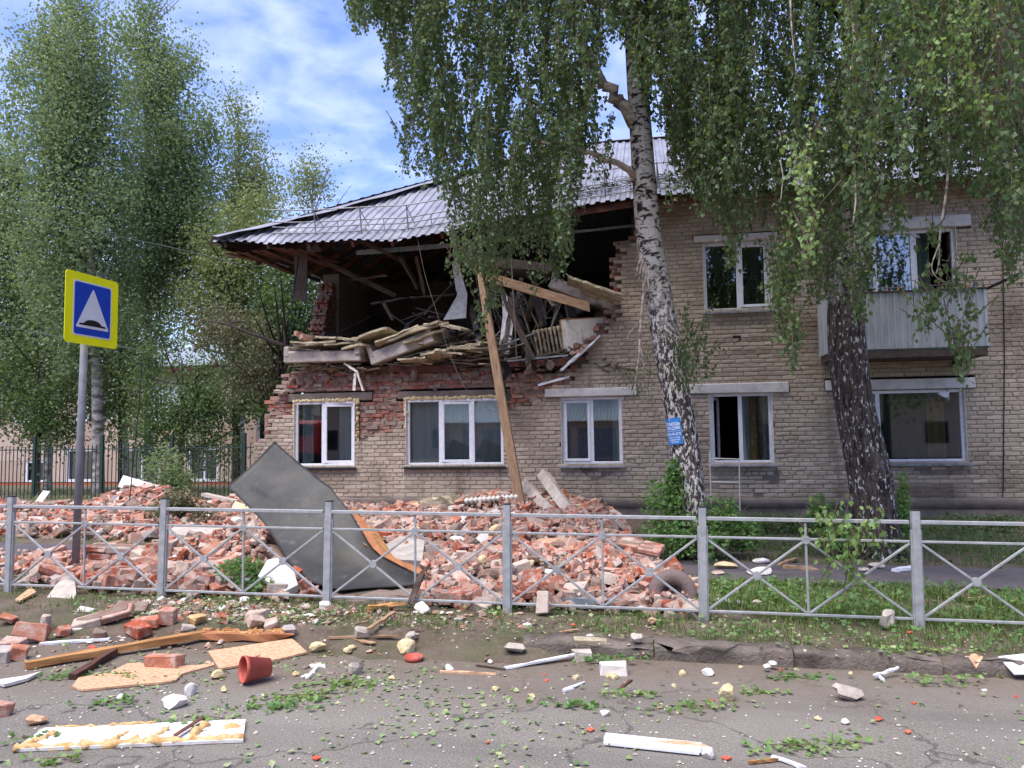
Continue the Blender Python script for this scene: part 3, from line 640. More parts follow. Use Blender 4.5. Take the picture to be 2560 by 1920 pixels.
wb = window('b', [(-5.08, -4.34, 'fixed'), (-4.34, -3.64, 'ajar'), (-3.64, -2.98, 'fixed')], dict(ajar=0.07, dark=True, foam=True, curtains=[(-5.0, -3.05, MAT['curtain'], 0.05)]))
wc = window('c', [(-1.76, -1.14, 'sash'), (-1.14, -0.53, 'fixed')], dict(curtains=[(-0.72, -0.56, MAT['curtain'], 0)]))
wd = window('d', [(1.20, 1.80, 'open'), (1.80, 2.40, 'fixed')], dict(open=1.25, curtains=[(1.86, 2.36, MAT['curtain_y'], 0.25), (1.86, 1.98, MAT['curtain'], 0), (2.24, 2.36, MAT['curtain'], 0)]))
we = window('e', [(3.74, 4.36, 'fixed'), (4.36, 5.88, 'fixed')], dict(curtains=[(4.4, 5.3, MAT['curtain_g'], 0.1), (5.28, 5.62, MAT['curtain_y'], 0.12)]))
wu = window('u', [(1.17, 1.85, 'fixed'), (1.85, 2.46, 'sash')], {})
wv = window('v', [(3.74, 4.42, 'fixed'), (4.42, 5.12, 'fixed'), (5.12, 5.88, 'open')], dict(open=0.9, sill=False, curtains=[(5.16, 5.45, MAT['curtain_g'], 0.05)]))
window('f', [(7.3, 7.9, 'fixed'), (7.9, 8.5, 'sash')], {}); window('w', [(7.3, 7.9, 'fixed'), (7.9, 8.5, 'sash')], {})
# vent in the facade: a black block stands in for the hole's shade
vx, vz = FZ(1842, 845); part(MB().box((vx, YB-0.001, vz), (0.15, 0.02, 0.10), bev=0.003), 'vent_dark_block', MAT['black'], house)

# ------------------------------------------------------------------ roof
EX = [-9.25, -7.66, -5.0, -1.94, -0.17, 5, 10.2]; EZ = [5.94, 5.80, 5.715, 6.11, 6.285, 6.29, 6.29]
YE, YRG, XTIP, XRG, ZRG, XRE = 15.1, 22.0, -9.25, -1.88, 10.12, 10.2
def eave_z(x): return np.interp(x, EX, EZ)
def roof_z(x, y):
    """front slope with its sag towards the torn corner"""
    s = (y-YE)/(YRG-YE); base = 6.285+(ZRG-6.285)*s; return base + (eave_z(x)-6.285)*(1-s)**1.3
roof = bpy.data.objects.new('roof', None); COL.objects.link(roof); roof.parent = house
per = 0.2; offs = [(0, 0), (0.08, 0), (0.11, 0.035), (0.17, 0.035)]
mb = MB(); xl = []; hh = []
x = XTIP+0.02
while x < XRE:
    for (dx, h) in offs: xl.append(x+dx); hh.append(h)
    x += per
xl = np.array(xl); hh = np.array(hh); NS = 14
smax = np.clip((xl-XTIP)/(XRG-XTIP), 0.01, 1); Pg = np.zeros((NS, len(xl), 3))
for j in range(NS):
    s = smax*j/(NS-1); yy = YE+s*(YRG-YE) + (rng.normal(0, 0.012, len(xl)) if j == 0 else 0)
    if j == 0: yy = yy - 0.02*np.sin(xl*2.3)
    Pg[j] = np.stack([xl, yy, roof_z(xl, yy)+hh+0.012*np.sin(xl*1.7+j*0.9)+0.012*np.sin(xl*5+j)], 1)
mb.grid(Pg[:, ::1]); part(mb, 'front_slope', MAT['roof'], roof)
# left hip slope
yl = []; hh = []
y = YE+0.02
while y < 2*YRG-YE:
    for (dx, h) in offs: yl.append(y+dx); hh.append(h)
    y += per
yl = np.array(yl); hh = np.array(hh); sm = np.clip(1-np.abs(yl-YRG)/(YRG-YE), 0.01, 1); Pg = np.zeros((8, len(yl), 3))
for j in range(8):
    s = sm*j/7; xx = XTIP+s*(XRG-XTIP); sag = (5.94-6.285)*np.clip(1-(yl-YE)/5, 0, 1); Pg[j] = np.stack([xx, yl, 6.285+(ZRG-6.285)*s+sag*(1-s)**1.3+hh-.055], 1)
part(MB().grid(Pg), 'hip_slope', MAT['roof'], roof)
part(MB().add([(XTIP, 2*YRG-YE, 6.28), (XRE, 2*YRG-YE, 6.28), (XRE, YRG, ZRG), (XRG, YRG, ZRG)], [[0, 1, 2, 3]]), 'unseen_rear_slope', MAT['roof'], roof)  # unseen plain plane, put in to keep light out of the rooms
part(MB().add([(XRE-0.02, YE, 6.2), (XRE-0.02, 2*YRG-YE, 6.2), (XRE-0.02, YRG, ZRG-0.05)], [[0, 1, 2]]), 'gable_end', MAT['oldtimber'], roof)
# hip capping and ridge capping
tt = np.linspace(0, 1, 24); hp = np.stack([XTIP+(XRG-XTIP)*tt, YE+(YRG-YE)*tt, np.zeros(24)], 1); hp[:, 2] = roof_z(hp[:, 0], hp[:, 1])
a = hp+np.array([0.26, -0.22, -0.01]); c = hp+np.array([-0.22, 0.26, -0.01]); b = hp+np.array([0, 0, 0.12]); a[:, 2] += 0.03+0.02*np.sin(np.arange(24)*1.9); part(MB().grid(np.stack([a, b, c], 0)), 'hip_capping', MAT['roof'], roof)
part(MB().grid(np.array([[(XRG, YRG-0.2, ZRG-0.03), (XRE, YRG-0.2, ZRG-0.03)], [(XRG, YRG, ZRG+0.07), (XRE, YRG, ZRG+0.07)], [(XRG, YRG+0.2, ZRG-0.03), (XRE, YRG+0.2, ZRG-0.03)]])), 'ridge_capping', MAT['roof'], roof)
uxl = np.linspace(XTIP+.05, XRE-.05, 60); usm = np.clip((uxl-XTIP)/(XRG-XTIP), .01, 1); felt = simple('roof_underside_shade', '#2b2624', '#3a322e', .95, 4)  # dark sheets added below the roof so its underside looks shaded
part(MB().grid(np.stack([np.stack([uxl, YE+.06+usm*t_*(YRG-YE-.1), roof_z(uxl, YE+.06+usm*t_*(YRG-YE-.1))-.052], 1) for t_ in np.linspace(0, 1, 9)])), 'shade_underlay', felt, roof)
uyl = np.linspace(YE+.05, 2*YRG-YE-.05, 50); usm = np.clip(1-np.abs(uyl-YRG)/(YRG-YE), .01, 1)
part(MB().grid(np.stack([np.stack([XTIP+.06+usm*t_*(XRG-XTIP-.1), uyl, 6.285+(ZRG-6.285)*usm*t_+(5.94-6.285)*np.clip(1-(uyl-YE)/5, 0, 1)*(1-usm*t_)**1.3-.03], 1) for t_ in np.linspace(0, 1, 9)])), 'shade_underlay', felt, roof)
# rafters, battens and fascia boards under the sheets
for i, x in enumerate(np.arange(-8.9, 10, 0.95)):
    s1 = float(np.clip((x-XTIP)/(XRG-XTIP), 0.05, 1))*0.97; y0, y1 = YE+0.1, YE+s1*(YRG-YE)
    part(MB().bar((x+rng.normal(0, .04), y0, roof_z(x, y0)-0.10), (x+rng.normal(0, .12), y1, roof_z(x, y1)-0.10), 0.06, 0.14), 'rafter', MAT['redtimber'] if rng.random() < .4 else MAT['oldtimber'], roof)
for y in np.arange(16.6, 27.5, 1.0):
    s1 = float(np.clip(1-abs(y-YRG)/(YRG-YE), 0.05, 1))*0.95; sg = (5.94-6.285)*max(0, 1-(y-YE)/5)
    part(MB().bar((XTIP+0.1, y, 6.285+sg-0.1), (XTIP+s1*(XRG-XTIP), y, 6.285+s1*(ZRG-6.285)-0.1+sg*(1-s1)), 0.06, 0.14), 'rafter', MAT['redtimber'], roof)
for s in np.arange(0.02, 0.98, 0.085):
    y = YE+s*(YRG-YE); xa = XTIP+s*(XRG-XTIP)+0.15; xx = np.linspace(xa, 9.9, 26); Pg = np.stack([np.stack([xx, np.full(26, y+dy), roof_z(xx, y)-0.022+dy*0.5], 1) for dy in (-0.06, 0.06)])
    part(MB().grid(Pg, 0.02), 'batten', MAT['redtimber'], roof)
xx = np.linspace(-9.05, -0.2, 40)
for (xa, xb, dz) in ((-1.55, 2.2, -0.02), (2.22, 6.0, -0.02), (6.02, 9.9, -0.02)):
    xx = np.linspace(xa, xb, 14); Pg = np.stack([np.stack([xx, np.full(14, YE+0.13), eave_z(xx)+h+dz], 1) for h in (0.0, -0.13)]); part(MB().grid(Pg, 0.025), 'fascia_board', MAT['redtimber'], roof)
part(MB().bar((XTIP+0.14, YE+0.15, 5.86), (XTIP+0.14, 20.4, 6.12), 0.03, 0.10), 'fascia_board', MAT['oldtimber'], roof)
for k in range(9):  # soffit boards under the left corner, some hanging
    xa = -9.0+k*0.21; part(MB().bar((xa, YE+0.2, 5.72+rng.normal(0, .03)), (xa+rng.normal(0, .05), 17.2+rng.normal(0, .4), 5.80+rng.normal(0, .05)), 0.15, 0.02), 'soffit_board', MAT['redtimber'], roof)
# ------------------------------------------------------------------ snow guard on the roof edge
sg = thing('snow_guard', 'thin steel snow guard rail along the roof edge above the torn corner', 'snow guard', (0, 15.55, 6))
def rp(x, dz, y=15.55): return np.array([x, y-dz*0.25, roof_z(x, y)+dz])
xs_ = np.linspace(-8.05, 2.9, 34)
for dz in (0.04, 0.16, 0.27, 0.52): part(MB().tube([rp(x, dz+0.01*math.sin(x*2)) for x in xs_], 0.014, 5), 'rail', MAT['sillmetal'], sg)
for i, x in enumerate(np.arange(-7.05, 2.9, 1.05)):
    part(MB().tube([rp(x, -0.03), rp(x, 0.54)], 0.015, 5), 'post', MAT['sillmetal'], sg); part(MB().tube([rp(x, 0.5), rp(x+0.06, 0.02, 15.85)], 0.010, 5), 'strut', MAT['sillmetal'], sg)
    part(MB().tube([rp(x+0.52, 0.04), rp(x+0.52, 0.27)], 0.009, 5), 'spindle', MAT['sillmetal'], sg)
# dry twigs and leaves heaped behind the guard
mb = MB()
for _ in range(420):
    x = rng.uniform(-1.6, 2.4); p = rp(x, rng.uniform(0.02, 0.16)+0.16*math.exp(-((x-0.2)/1.2)**2)*rng.random(), 15.75+rng.uniform(-.15, .3)); d = unit(rng.normal(0, 1, 3)*[1, .6, .25])*rng.uniform(.12, .4); mb.tube([p-d/2, p+rng.normal(0, .02, 3), p+d/2], 0.006, 3, cap=False)
o = mb.build('twig_heap', MAT['oldtimber']); tag(o, 'dark heap of dry twigs caught behind the roof snow guard', 'twigs', kind='stuff')

# ------------------------------------------------------------------ balcony
YK = 14.82
bxl = P(2072, 800, YK)[0]; bxr, bzb = P(2474, 864, YK)[0], P(2474, 864, YK)[2]; bzt = P(2468, 722, YK)[2]
MAT['balc'] = simple('weathered_zinc', '#b3b5b4', '#9a9c9b', .6, 3, .05, 30, metal=.05, stretch=(3, 3, .6)); balc = bpy.data.objects.new('balcony', None); COL.objects.link(balc); balc.parent = house; balc['label'] = 'small balcony with grey corrugated sheet parapet'
def ribbed(p0, p1, z0, z1, out, per=0.115, h=0.022):
    p0 = np.array(p0, float); p1 = np.array(p1, float); Ln = np.linalg.norm(p1-p0); d = (p1-p0)/Ln; u = []; k = 0.0
    while k < Ln-per*0.5: u += [(k, 0), (k+per*0.70, 0), (k+per*0.78, h), (k+per*0.92, h)]; k += per
    u.append((Ln, 0)); u = np.array(u); o2 = np.array(out, float)
    base = p0+np.outer(u[:, 0], d)+np.outer(u[:, 1], o2); Pg = np.stack([np.concatenate([base, np.full((len(u), 1), z)], 1) if base.shape[1] == 2 else base*[1, 1, 0]+[0, 0, z] for z in np.linspace(z0, z1, 4)])
    return MB().grid(Pg, 0.002)
part(ribbed((bxl, YK, 0), (bxr, YK, 0), bzb, bzt, (0, -1, 0)), 'parapet_sheet', MAT['balc'], balc)
part(ribbed((bxl, YB-0.02, 0), (bxl, YK, 0), bzb-0.03, bzt, (-1, 0, 0)), 'side_sheet', MAT['balc'], balc)
part(ribbed((bxr, YK, 0), (bxr, YB-0.02, 0), bzb-0.02, bzt, (1, 0, 0)), 'side_sheet', MAT['balc'], balc)
part(MB().box(((bxl+bxr)/2, (YK+YB)/2-0.02, bzb-0.10), (bxr-bxl-0.05, YB-YK-0.05, 0.14), bev=0.01), 'slab', MAT['oldtimber'], balc)
part(MB().box(((bxl+bxr)/2, YK+0.03, bzb-0.018), (bxr-bxl-0.02, 0.05, 0.03), bev=0.004), 'edge_strip', simple('green_paint', '#4f6152', '#3f4f43', 0.7), balc)
for x in (bxl+0.25, bxr-0.25): part(MB().box((x, YB-0.25, bzb-0.24), (0.10, 0.5, 0.13), bev=0.008), 'bracket', MAT['oldtimber'], balc)
mb = MB(); mb.box(((bxl+bxr)/2, YK-0.01, bzt+0.018), (bxr-bxl+0.03, 0.05, 0.03), bev=0.004); mb.bar((bxl, YK, bzt+0.018), (bxl, YB-0.03, bzt+0.018), 0.04, 0.03); mb.bar((bxr, YK+0.03, bzt+0.018), (bxr, YB-0.03, bzt+0.018), 0.04, 0.03)
part(mb, 'handrail', MAT['oldtimber'], balc)
part(MB().tube([(bxl+0.1, YK-0.10, bzt+0.09), ((bxl+bxr)/2, YK-0.10, bzt+0.075), (bxr+0.2, YK-0.12, bzt+0.12)], 0.004, 4), 'clothes_line', MAT['sillmetal'], balc)
part(MB().bar((bxr, YK, bzt-0.0), (bxr+0.45, YK-0.35, bzt+0.2), 0.02, 0.05), 'line_bracket', MAT['black'], balc)
pcols = [simple('red_peg', '#b03a3a'), simple('orange_peg', '#d0802f'), simple('blue_peg', '#3a5a9a'), simple('purple_peg', '#5a3a7a')]
for i, px in enumerate((2215, 2240, 2266, 2340, 2350, 2410, 2430, 2452)):
    x = P(px, 722, YK)[0]; pg = MB(); pg.bar((x, YK-0.10, bzt+0.10), (x+0.01, YK-0.10, bzt+0.02), 0.012, 0.014); pg.bar((x+0.008, YK-0.10, bzt+0.08), (x-0.012, YK-0.10, bzt+0.02), 0.010, 0.012)
    tag(pg.build('clothes_peg', pcols[i % 4]), 'clothes peg clipped to the balcony washing line', 'clothes peg', 'clothes pegs on the balcony line')
# wall lamp and cable at the right
lp = P(2362, 985, YB-0.2); lamp = thing('wall_lamp', 'small white floodlight on a bent bracket fixed to the brick wall', 'lamp', (lp[0], YB, lp[2]))
part(MB().tube([(lp[0]+0.12, YB, lp[2]+0.18), (lp[0]+0.12, YB-0.05, lp[2]-0.10), (lp[0]+0.08, YB-0.14, lp[2]-0.12), (lp[0]+0.02, YB-0.18, lp[2]-0.06)], 0.017, 6), 'bracket', MAT['sillmetal'], lamp)
part(MB().poly([(lp[0]-0.13, YB-0.24, lp[2]+0.02), (lp[0]+0.07, YB-0.24, lp[2]+0.05), (lp[0]+0.05, YB-0.24, lp[2]-0.07), (lp[0]-0.02, YB-0.24, lp[2]-0.06)], (0, 0.1, 0)), 'lamp_head', MAT['pvc'], lamp)
q = [P(px, py, YB-0.03) for (px, py) in ((2505, 520), (2508, 700), (2511, 900), (2509, 1100), (2508, 1230), (2502, 1262))]
tag(MB().tube(q, 0.010, 5).build('wall_cable', MAT['black']), 'thin dark cable running down the brick wall beside the lamp', 'cable')
# pipe rail below the open window
rl = thing('metal_frame', 'thin white metal frame leaning below the open ground floor window', 'frame', P(1810, 1290, 15.3))
for (a, b) in (((1774, 1130), (1778, 1262)), ((1848, 1146), (1850, 1284)), ((1778, 1205), (1849, 1206)), ((1780, 1280), (1850, 1285)), ((1774, 1146), (1848, 1148))):
    part(MB().tube([P(*a, 15.32), P(*b, 15.32)], 0.013, 6), 'bar', MAT['oldpaint'], rl)

MAT['lath'] = simple('pale_lath', '#a39480', '#75685a', .9, 5, .5, 30, var=.25); MAT['greyboard'] = simple('grey_board', '#7d746b', '#584f48', .9, 5, .5, 30, var=.3)
# ================================================================== WRECKAGE IN THE TORN CORNER
def ribslab(label, c, size, R, mat=MAT['lightconcrete']):
    L_, W_, H_ = size; t = thing('concrete_slab', label, 'slab', c); t.matrix_basis = Matrix.Translation(Vector([float(k) for k in c])) @ Matrix([list(map(float, r)) for r in R]).to_4x4()
    def lp_(mb, nm):
        o = bpy.data.objects.new(nm, mb.mesh(nm, mat)); COL.objects.link(o); o.parent = t
    lp_(MB().box((0, 0, -H_*0.15), (L_, W_, H_*0.7), bev=0.02, jit=0.014), 'base')
    for sx in (-1, 1): lp_(MB().box((sx*(L_/2-0.06), 0, H_*0.24), (0.12, W_+0.02, H_*0.62), bev=0.02, jit=0.012), 'rib')
    return t
c = P(825, 885, 15.72); ribslab('grey concrete floor slab resting level on the broken left wall', (c[0], c[1]+0.5, c[2]), (1.78, 1.7, 0.34), rotm(0.05, 0.02, -0.05))
c = P(1018, 866, 15.7); ribslab('grey concrete slab tilted up to the right beside the level slab', (c[0], c[1]+0.5, c[2]+0.02), (1.5, 1.6, 0.40), rotm(0.02, -0.30, -0.1))
c = P(1468, 733, 16.3); ribslab('fallen concrete slab sloping down to the standing brick wall', (c[0], c[1]+0.5, c[2]), (1.65, 1.6, 0.34), rotm(0.05, 0.40, 0.05))
c = P(1270, 650, 17.2); ribslab('broken ceiling slab hanging behind the drooping birch leaves', (c[0], c[1]+0.6, c[2]), (2.0, 1.8, 0.34), rotm(0.1, 0.15, 0.1))
c = P(1180, 893, 16.3); ribslab('low concrete slab lying at the middle of the torn floor', (c[0], c[1]+0.5, c[2]-0.05), (1.9, 1.5, 0.24), rotm(0.0, -0.05, 0.05))
WOOLL = ['yellow insulation batt at the left end of the level slab', 'curled yellow insulation batt in the middle of the level slab', 'yellow insulation batt at the right end of the level slab', 'long insulation batt topmost on the tilted slab', 'lower insulation batt on the tilted slab', 'short insulation batt sticking out past the tilted slab', 'insulation batt on the slab by the standing wall', 'arched insulation batt below the tilted slab', 'flat insulation batt left of the leaning timber', 'upper insulation batt behind the leaning timber', 'insulation batt lying on top of the slab by the standing wall', 'crumpled insulation batt across the level slab']
WOOL = [(800, 858, .95, -.06), (880, 848, .6, .15), (900, 868, .55, -.12), (1040, 828, 1.25, -.32), (1060, 838, .9, -.30), (1135, 815, .55, .28), (1500, 730, .8, .38), (1100, 888, .6, -.1), (1175, 866, .8, -.06), (1190, 874, .9, .04), (1460, 712, .7, .40), (940, 838, .8, -.25)]
for lb, (px, py, ln, tl) in zip(WOOLL, WOOL):
    c = P(px, py, 15.6); n = 9; uu = np.linspace(-ln/2, ln/2, n); Pg = np.zeros((5, n, 3))
    for j in range(5): Pg[j] = np.stack([uu+rng.normal(0, .012, n), np.full(n, (j-2)*0.17)+rng.normal(0, .015, n), 0.008*np.sin(uu*5+rng.random())+rng.normal(0, .008, n)], 1)
    mb = MB().grid(Pg, 0.05); me = mb.mesh('insulation_batt', MAT['wool'], False); o = obj('insulation_batt', me, c, rotm(rng.normal(0, .1), tl*-1*-1, rng.normal(0, .2))); tag(o, lb, 'insulation', 'insulation batts in the torn upper floor')
def board(name, label, cat, a, b, w, h, mat, up=(0, 0, 1), group=None, jit=0.004, splinter=False):
    a = np.asarray(a, float); b = np.asarray(b, float); mb = MB(); x = unit(b-a)
    n = 7; mbp = MB(); up = np.asarray(up, float)
    if abs(x @ unit(up)) > 0.98: up = np.array([0, 1.0, 0])
    y = unit(np.cross(up, x)); z = np.cross(x, y); c = (a+b)/2; Ln = np.linalg.norm(b-a)
    rings = []
    for i in range(n):
        q = -Ln/2+Ln*i/(n-1); e = rng.normal(0, jit, (4, 3)); base = np.array([(q, -w/2, -h/2), (q, w/2, -h/2), (q, w/2, h/2), (q, -w/2, h/2)])+e
        if splinter and i == n-1: base[:, 0] += rng.uniform(-0.18, 0.14, 4)*min(1, Ln); base[:, 1] *= 0.6
        rings.append(base)
    V = np.concatenate(rings); i = np.arange(n-1)[:, None]*4; j = np.arange(4)[None]; j2 = (j+1) % 4
    mb.add(V, np.stack([i+j, i+j2, i+4+j2, i+4+j], -1).reshape(-1, 4), [[3, 2, 1, 0], [(n-1)*4, (n-1)*4+1, (n-1)*4+2, (n-1)*4+3]])
    o = obj(name, mb.mesh(name, mat), c, np.stack([x, y, z], 1)); return tag(o, label, cat, group)
board('timber_beam', 'long orange timber leaning from the torn floor down to the rubble', 'beam', P(1302, 1268, 14.35), P(1203, 700, 14.95), 0.16, 0.14, MAT['timber'], (0, 1, 0), jit=0.008, splinter=True)
board('timber_beam', 'broken orange timber sloping across the opening below the birch leaves', 'beam', P(1218, 693, 15.0), P(1462, 764, 14.9), 0.12, 0.17, MAT['timber'], jit=0.008, splinter=True)
board('timber_post', 'dark splintered post leaning in the middle of the opening', 'beam', P(1332, 900, 15.7), P(1248, 712, 16.1), 0.14, 0.16, MAT['oldtimber'], (0, 1, 0), jit=0.012, splinter=True)
board('timber_post', 'brown splintered stub standing on the wall below the radiator', 'beam', P(1325, 935, 15.55), P(1318, 885, 15.6), 0.12, 0.14, MAT['oldtimber'], (0, 1, 0), jit=0.02, splinter=True)
board('floor_joist', 'red-brown joist lying along the broken wall top under the slabs', 'beam', P(905, 924, 15.75), P(1145, 921, 15.75), 0.12, 0.12, MAT['redtimber'], jit=0.006)
board('floor_joist', 'red-brown joist lying under the cast iron radiator', 'beam', P(1245, 912, 15.75), P(1432, 905, 15.8), 0.12, 0.13, MAT['redtimber'], jit=0.006)
board('hanging_board', 'dark wide board hanging from the roof corner', 'board', P(752, 752, 16.0), P(752, 632, 15.8), 0.30, 0.03, MAT['oldtimber'], (0, 1, 0), jit=0.004)
board('hanging_board', 'short pale batten end tucked under the roof edge', 'board', P(770, 622, 15.4), P(800, 612, 15.4), 0.2, 0.2, MAT['oldtimber'], jit=0.01)
board('steel_pipe', 'dull insulated pipe under the left half of the roof', 'pipe', P(892, 632, 16.0), P(1150, 612, 16.0), 0.085, 0.085, MAT['galvsheet'], jit=0.004)
board('steel_pipe', 'short broken pipe crossing the insulated pipe', 'pipe', P(905, 604, 15.7), P(972, 634, 15.7), 0.07, 0.07, MAT['oldtimber'], jit=0.004)
board('steel_pipe', 'thin pale pipe under the roof left of the birch trunk', 'pipe', P(1400, 584, 16.2), P(1620, 561, 16.2), 0.05, 0.05, MAT['galvsheet'], jit=0.002)
board('pale_rod', 'thin upright rod standing in front of the opening', 'rod', P(1292, 900, 15.5), P(1275, 590, 15.5), 0.02, 0.02, MAT['plinth'], (0, 1, 0), jit=0.002)
board('pale_rod', 'thin rod sloping behind the radiator', 'rod', P(1378, 820, 16.2), P(1402, 735, 16.4), 0.03, 0.03, MAT['galvsheet'], (0, 1, 0), jit=0.002)
board('pale_rod', 'horizontal thin rod over the broken door', 'rod', P(1402, 735, 16.4), P(1470, 735, 16.4), 0.03, 0.03, MAT['galvsheet'], jit=0.002)
board('pale_rod', 'heating pipe running left from the radiator', 'rod', P(1250, 866, 15.7), P(1335, 833, 15.8), 0.03, 0.03, MAT['galvsheet'], jit=0.002)
board('pale_rod', 'heating pipe on the floor below the radiator', 'rod', P(1268, 903, 15.6), P(1420, 888, 15.7), 0.03, 0.03, MAT['galvsheet'], jit=0.002)
board('white_trim', 'white plastic trim board leaning on the broken brick edge', 'trim', P(1402, 926, 15.55), P(1448, 884, 15.65), 0.17, 0.05, MAT['pvc'], jit=0.004)
board('white_trim', 'white plastic trim lying along the stepped brick edge', 'trim', P(1430, 905, 15.6), P(1500, 840, 15.7), 0.14, 0.04, MAT['pvc'], jit=0.004)
board('white_trim', 'thin white strip lying above the third window lintel', 'trim', P(1345, 963, 15.62), P(1424, 942, 15.62), 0.05, 0.04, MAT['pvc'], jit=0.004)
board('white_trim', 'bent white strip hanging over the left window', 'trim', P(862, 908, 15.5), P(893, 930, 15.35), 0.07, 0.03, MAT['oldpaint'], jit=0.004)
board('white_trim', 'white strip hanging down right of the left window', 'trim', P(893, 930, 15.35), P(908, 977, 15.35), 0.07, 0.03, MAT['oldpaint'], jit=0.004)
board('white_trim', 'short white strip hanging beside the bent strip', 'trim', P(889, 932, 15.4), P(885, 976, 15.4), 0.055, 0.03, MAT['oldpaint'], jit=0.004)
BLAB = ['splintered board against the far wall of the torn room', 'splintered board above the tilted slab', 'splintered board slanting behind the plaster sheet', 'flat board under the insulation left of the leaning timber', 'flat board below the tilted slab', 'board lying just right of the tilted slab', 'broken board hanging under the roof near the loose wire', 'board slanting left of the leaning timber', 'board slanting right of the leaning timber', 'board slanting left of the radiator', 'board stub above the broken door', 'board under the leaning timber on the wall top', 'short board deep in the torn room', 'short board wedged between the two left slabs']
for k, (a, b, w_) in enumerate([((930, 760), (1010, 745), .1), ((1027, 745), (1165, 735), .12), ((1060, 785), (1140, 700), .1), ((1150, 905), (1230, 895), .14), ((985, 905), (1100, 885), .12), ((1110, 880), (1210, 862), .1), ((1040, 640), (1060, 730), .09), ((1170, 840), (1245, 800), .1), ((1230, 760), (1260, 850), .09), ((1300, 790), (1345, 850), .1), ((1440, 790), (1480, 770), .12), ((1195, 880), (1250, 905), .1), ((880, 700), (960, 690), .08), ((950, 905), (1010, 897), .1)]):
    board('splintered_board', BLAB[k], 'board', P(*a, 16.4+rng.uniform(-.2, .6)), P(*b, 16.4+rng.uniform(-.2, .6)), w_, 0.03, MAT['oldtimber'], group='splintered boards in the upper room', jit=0.008, splinter=True)
for k, (a, b) in enumerate([((570, 640), (700, 640)), ((640, 660), (745, 616)), ((780, 640), (990, 740)), ((930, 610), (1000, 650)), ((1000, 640), (1045, 720))]):
    board('roof_strut', ['roof strut under the far left roof corner', 'roof strut hanging beside the dark wide board', 'long roof strut slanting into the dark room', 'short roof strut by the insulated pipe', 'roof strut hanging near the loose wire'][k], 'beam', P(*a, 16.6), P(*b, 17.2), .07, .09, MAT['oldtimber'], group='hanging roof struts', jit=0.006)
# cast iron radiators
def radiator(label, c, R, n, mat, h=0.56):
    t = thing('radiator', label, 'radiator', c); t.matrix_basis = Matrix.Translation(Vector([float(k) for k in c])) @ Matrix([list(map(float, r)) for r in R]).to_4x4()
    for i in range(n):
        x = (i-(n-1)/2)*0.085; mb = MB()
        for dy in (-0.035, 0.035): mb.tube([(x, dy, -h/2), (x, dy*1.1, -h/2+0.05), (x, dy*1.1, h/2-0.05), (x, dy, h/2)], [0.022, 0.026, 0.026, 0.022], 7)
        for zz in (-h/2+0.03, h/2-0.03): mb.tube([(x-0.043, 0, zz), (x-0.02, 0, zz), (x+0.02, 0, zz), (x+0.043, 0, zz)], [0.03, 0.05, 0.05, 0.03], 8)
        mb.box((x, 0, 0), (0.012, 0.06, h-0.08), bev=0.003)
        o = bpy.data.objects.new('section', mb.mesh('section', mat, True)); COL.objects.link(o); o.parent = t
    return t
c = P(1371, 855, 15.9); radiator('dirty cream cast iron radiator tilted in the torn opening', c, rotm(0.1, -0.17, 0.1), 7, simple('rusty_radiator', '#a3957e', '#5a4838', .8, 9, .3, 40, lo=.4, hi=.65))
c = P(1232, 1250, 14.5); radiator('cream cast iron radiator lying flat on the rubble under the wall', c, rotm(math.radians(80), -0.07, 0.1), 12, MAT['oldpaint'], 0.5)
# white panelled door
c = P(1462, 845, 16.0); dt = thing('panelled_door', 'old white panelled door standing broken behind the brick edge', 'door', c); dt.matrix_basis = Matrix.Translation(Vector(c.tolist())) @ Matrix.Rotation(0.12, 4, 'Z') @ Matrix.Rotation(-0.04, 4, 'Y')
for nm, cc, ss in (('leaf', (0, 0, 0), (0.95, 0.04, 0.8)), ('panel', (-0.22, -0.026, -0.06), (0.34, 0.012, 0.5)), ('panel', (0.24, -0.026, -0.06), (0.3, 0.012, 0.5)), ('edge', (-0.492, 0, 0), (0.03, 0.05, 0.82)), ('edge', (0, 0, 0.412), (0.96, 0.05, 0.022))):
    o = bpy.data.objects.new(nm, MB().box(cc, ss, bev=0.006).mesh(nm, MAT['orange'] if nm == 'edge' else MAT['oldpaint'])); COL.objects.link(o); o.parent = dt
# plaster sheet and dark foil
tag(MB().poly([P(*q, 16.3) for q in [(1108, 800), (1165, 795), (1168, 735), (1155, 690), (1140, 640), (1130, 660), (1142, 740)]], (0, 0.03, 0)).build('plaster_sheet', MAT['white']), 'torn pale plaster sheet standing behind the tilted slab', 'plaster')
Pg = np.array([[P(1240+dx*0.4+12*math.sin(v*2.1), 905+v*24, 15.4-0.1*math.sin(dx*.05)) for dx in range(0, 90, 18)] for v in range(5)]); tag(MB().grid(Pg, 0.004).build('torn_foil', MAT['black'], smooth=True), 'crumpled black roofing felt hanging beside the leaning timber', 'roofing felt')
tag(MB().poly([P(*q, 17.0) for q in [(1430, 790), (1475, 775), (1480, 720), (1440, 730)]], (0, 0.03, 0)).build('plaster_sheet', MAT['white']), 'small pale plaster piece above the broken door', 'plaster')
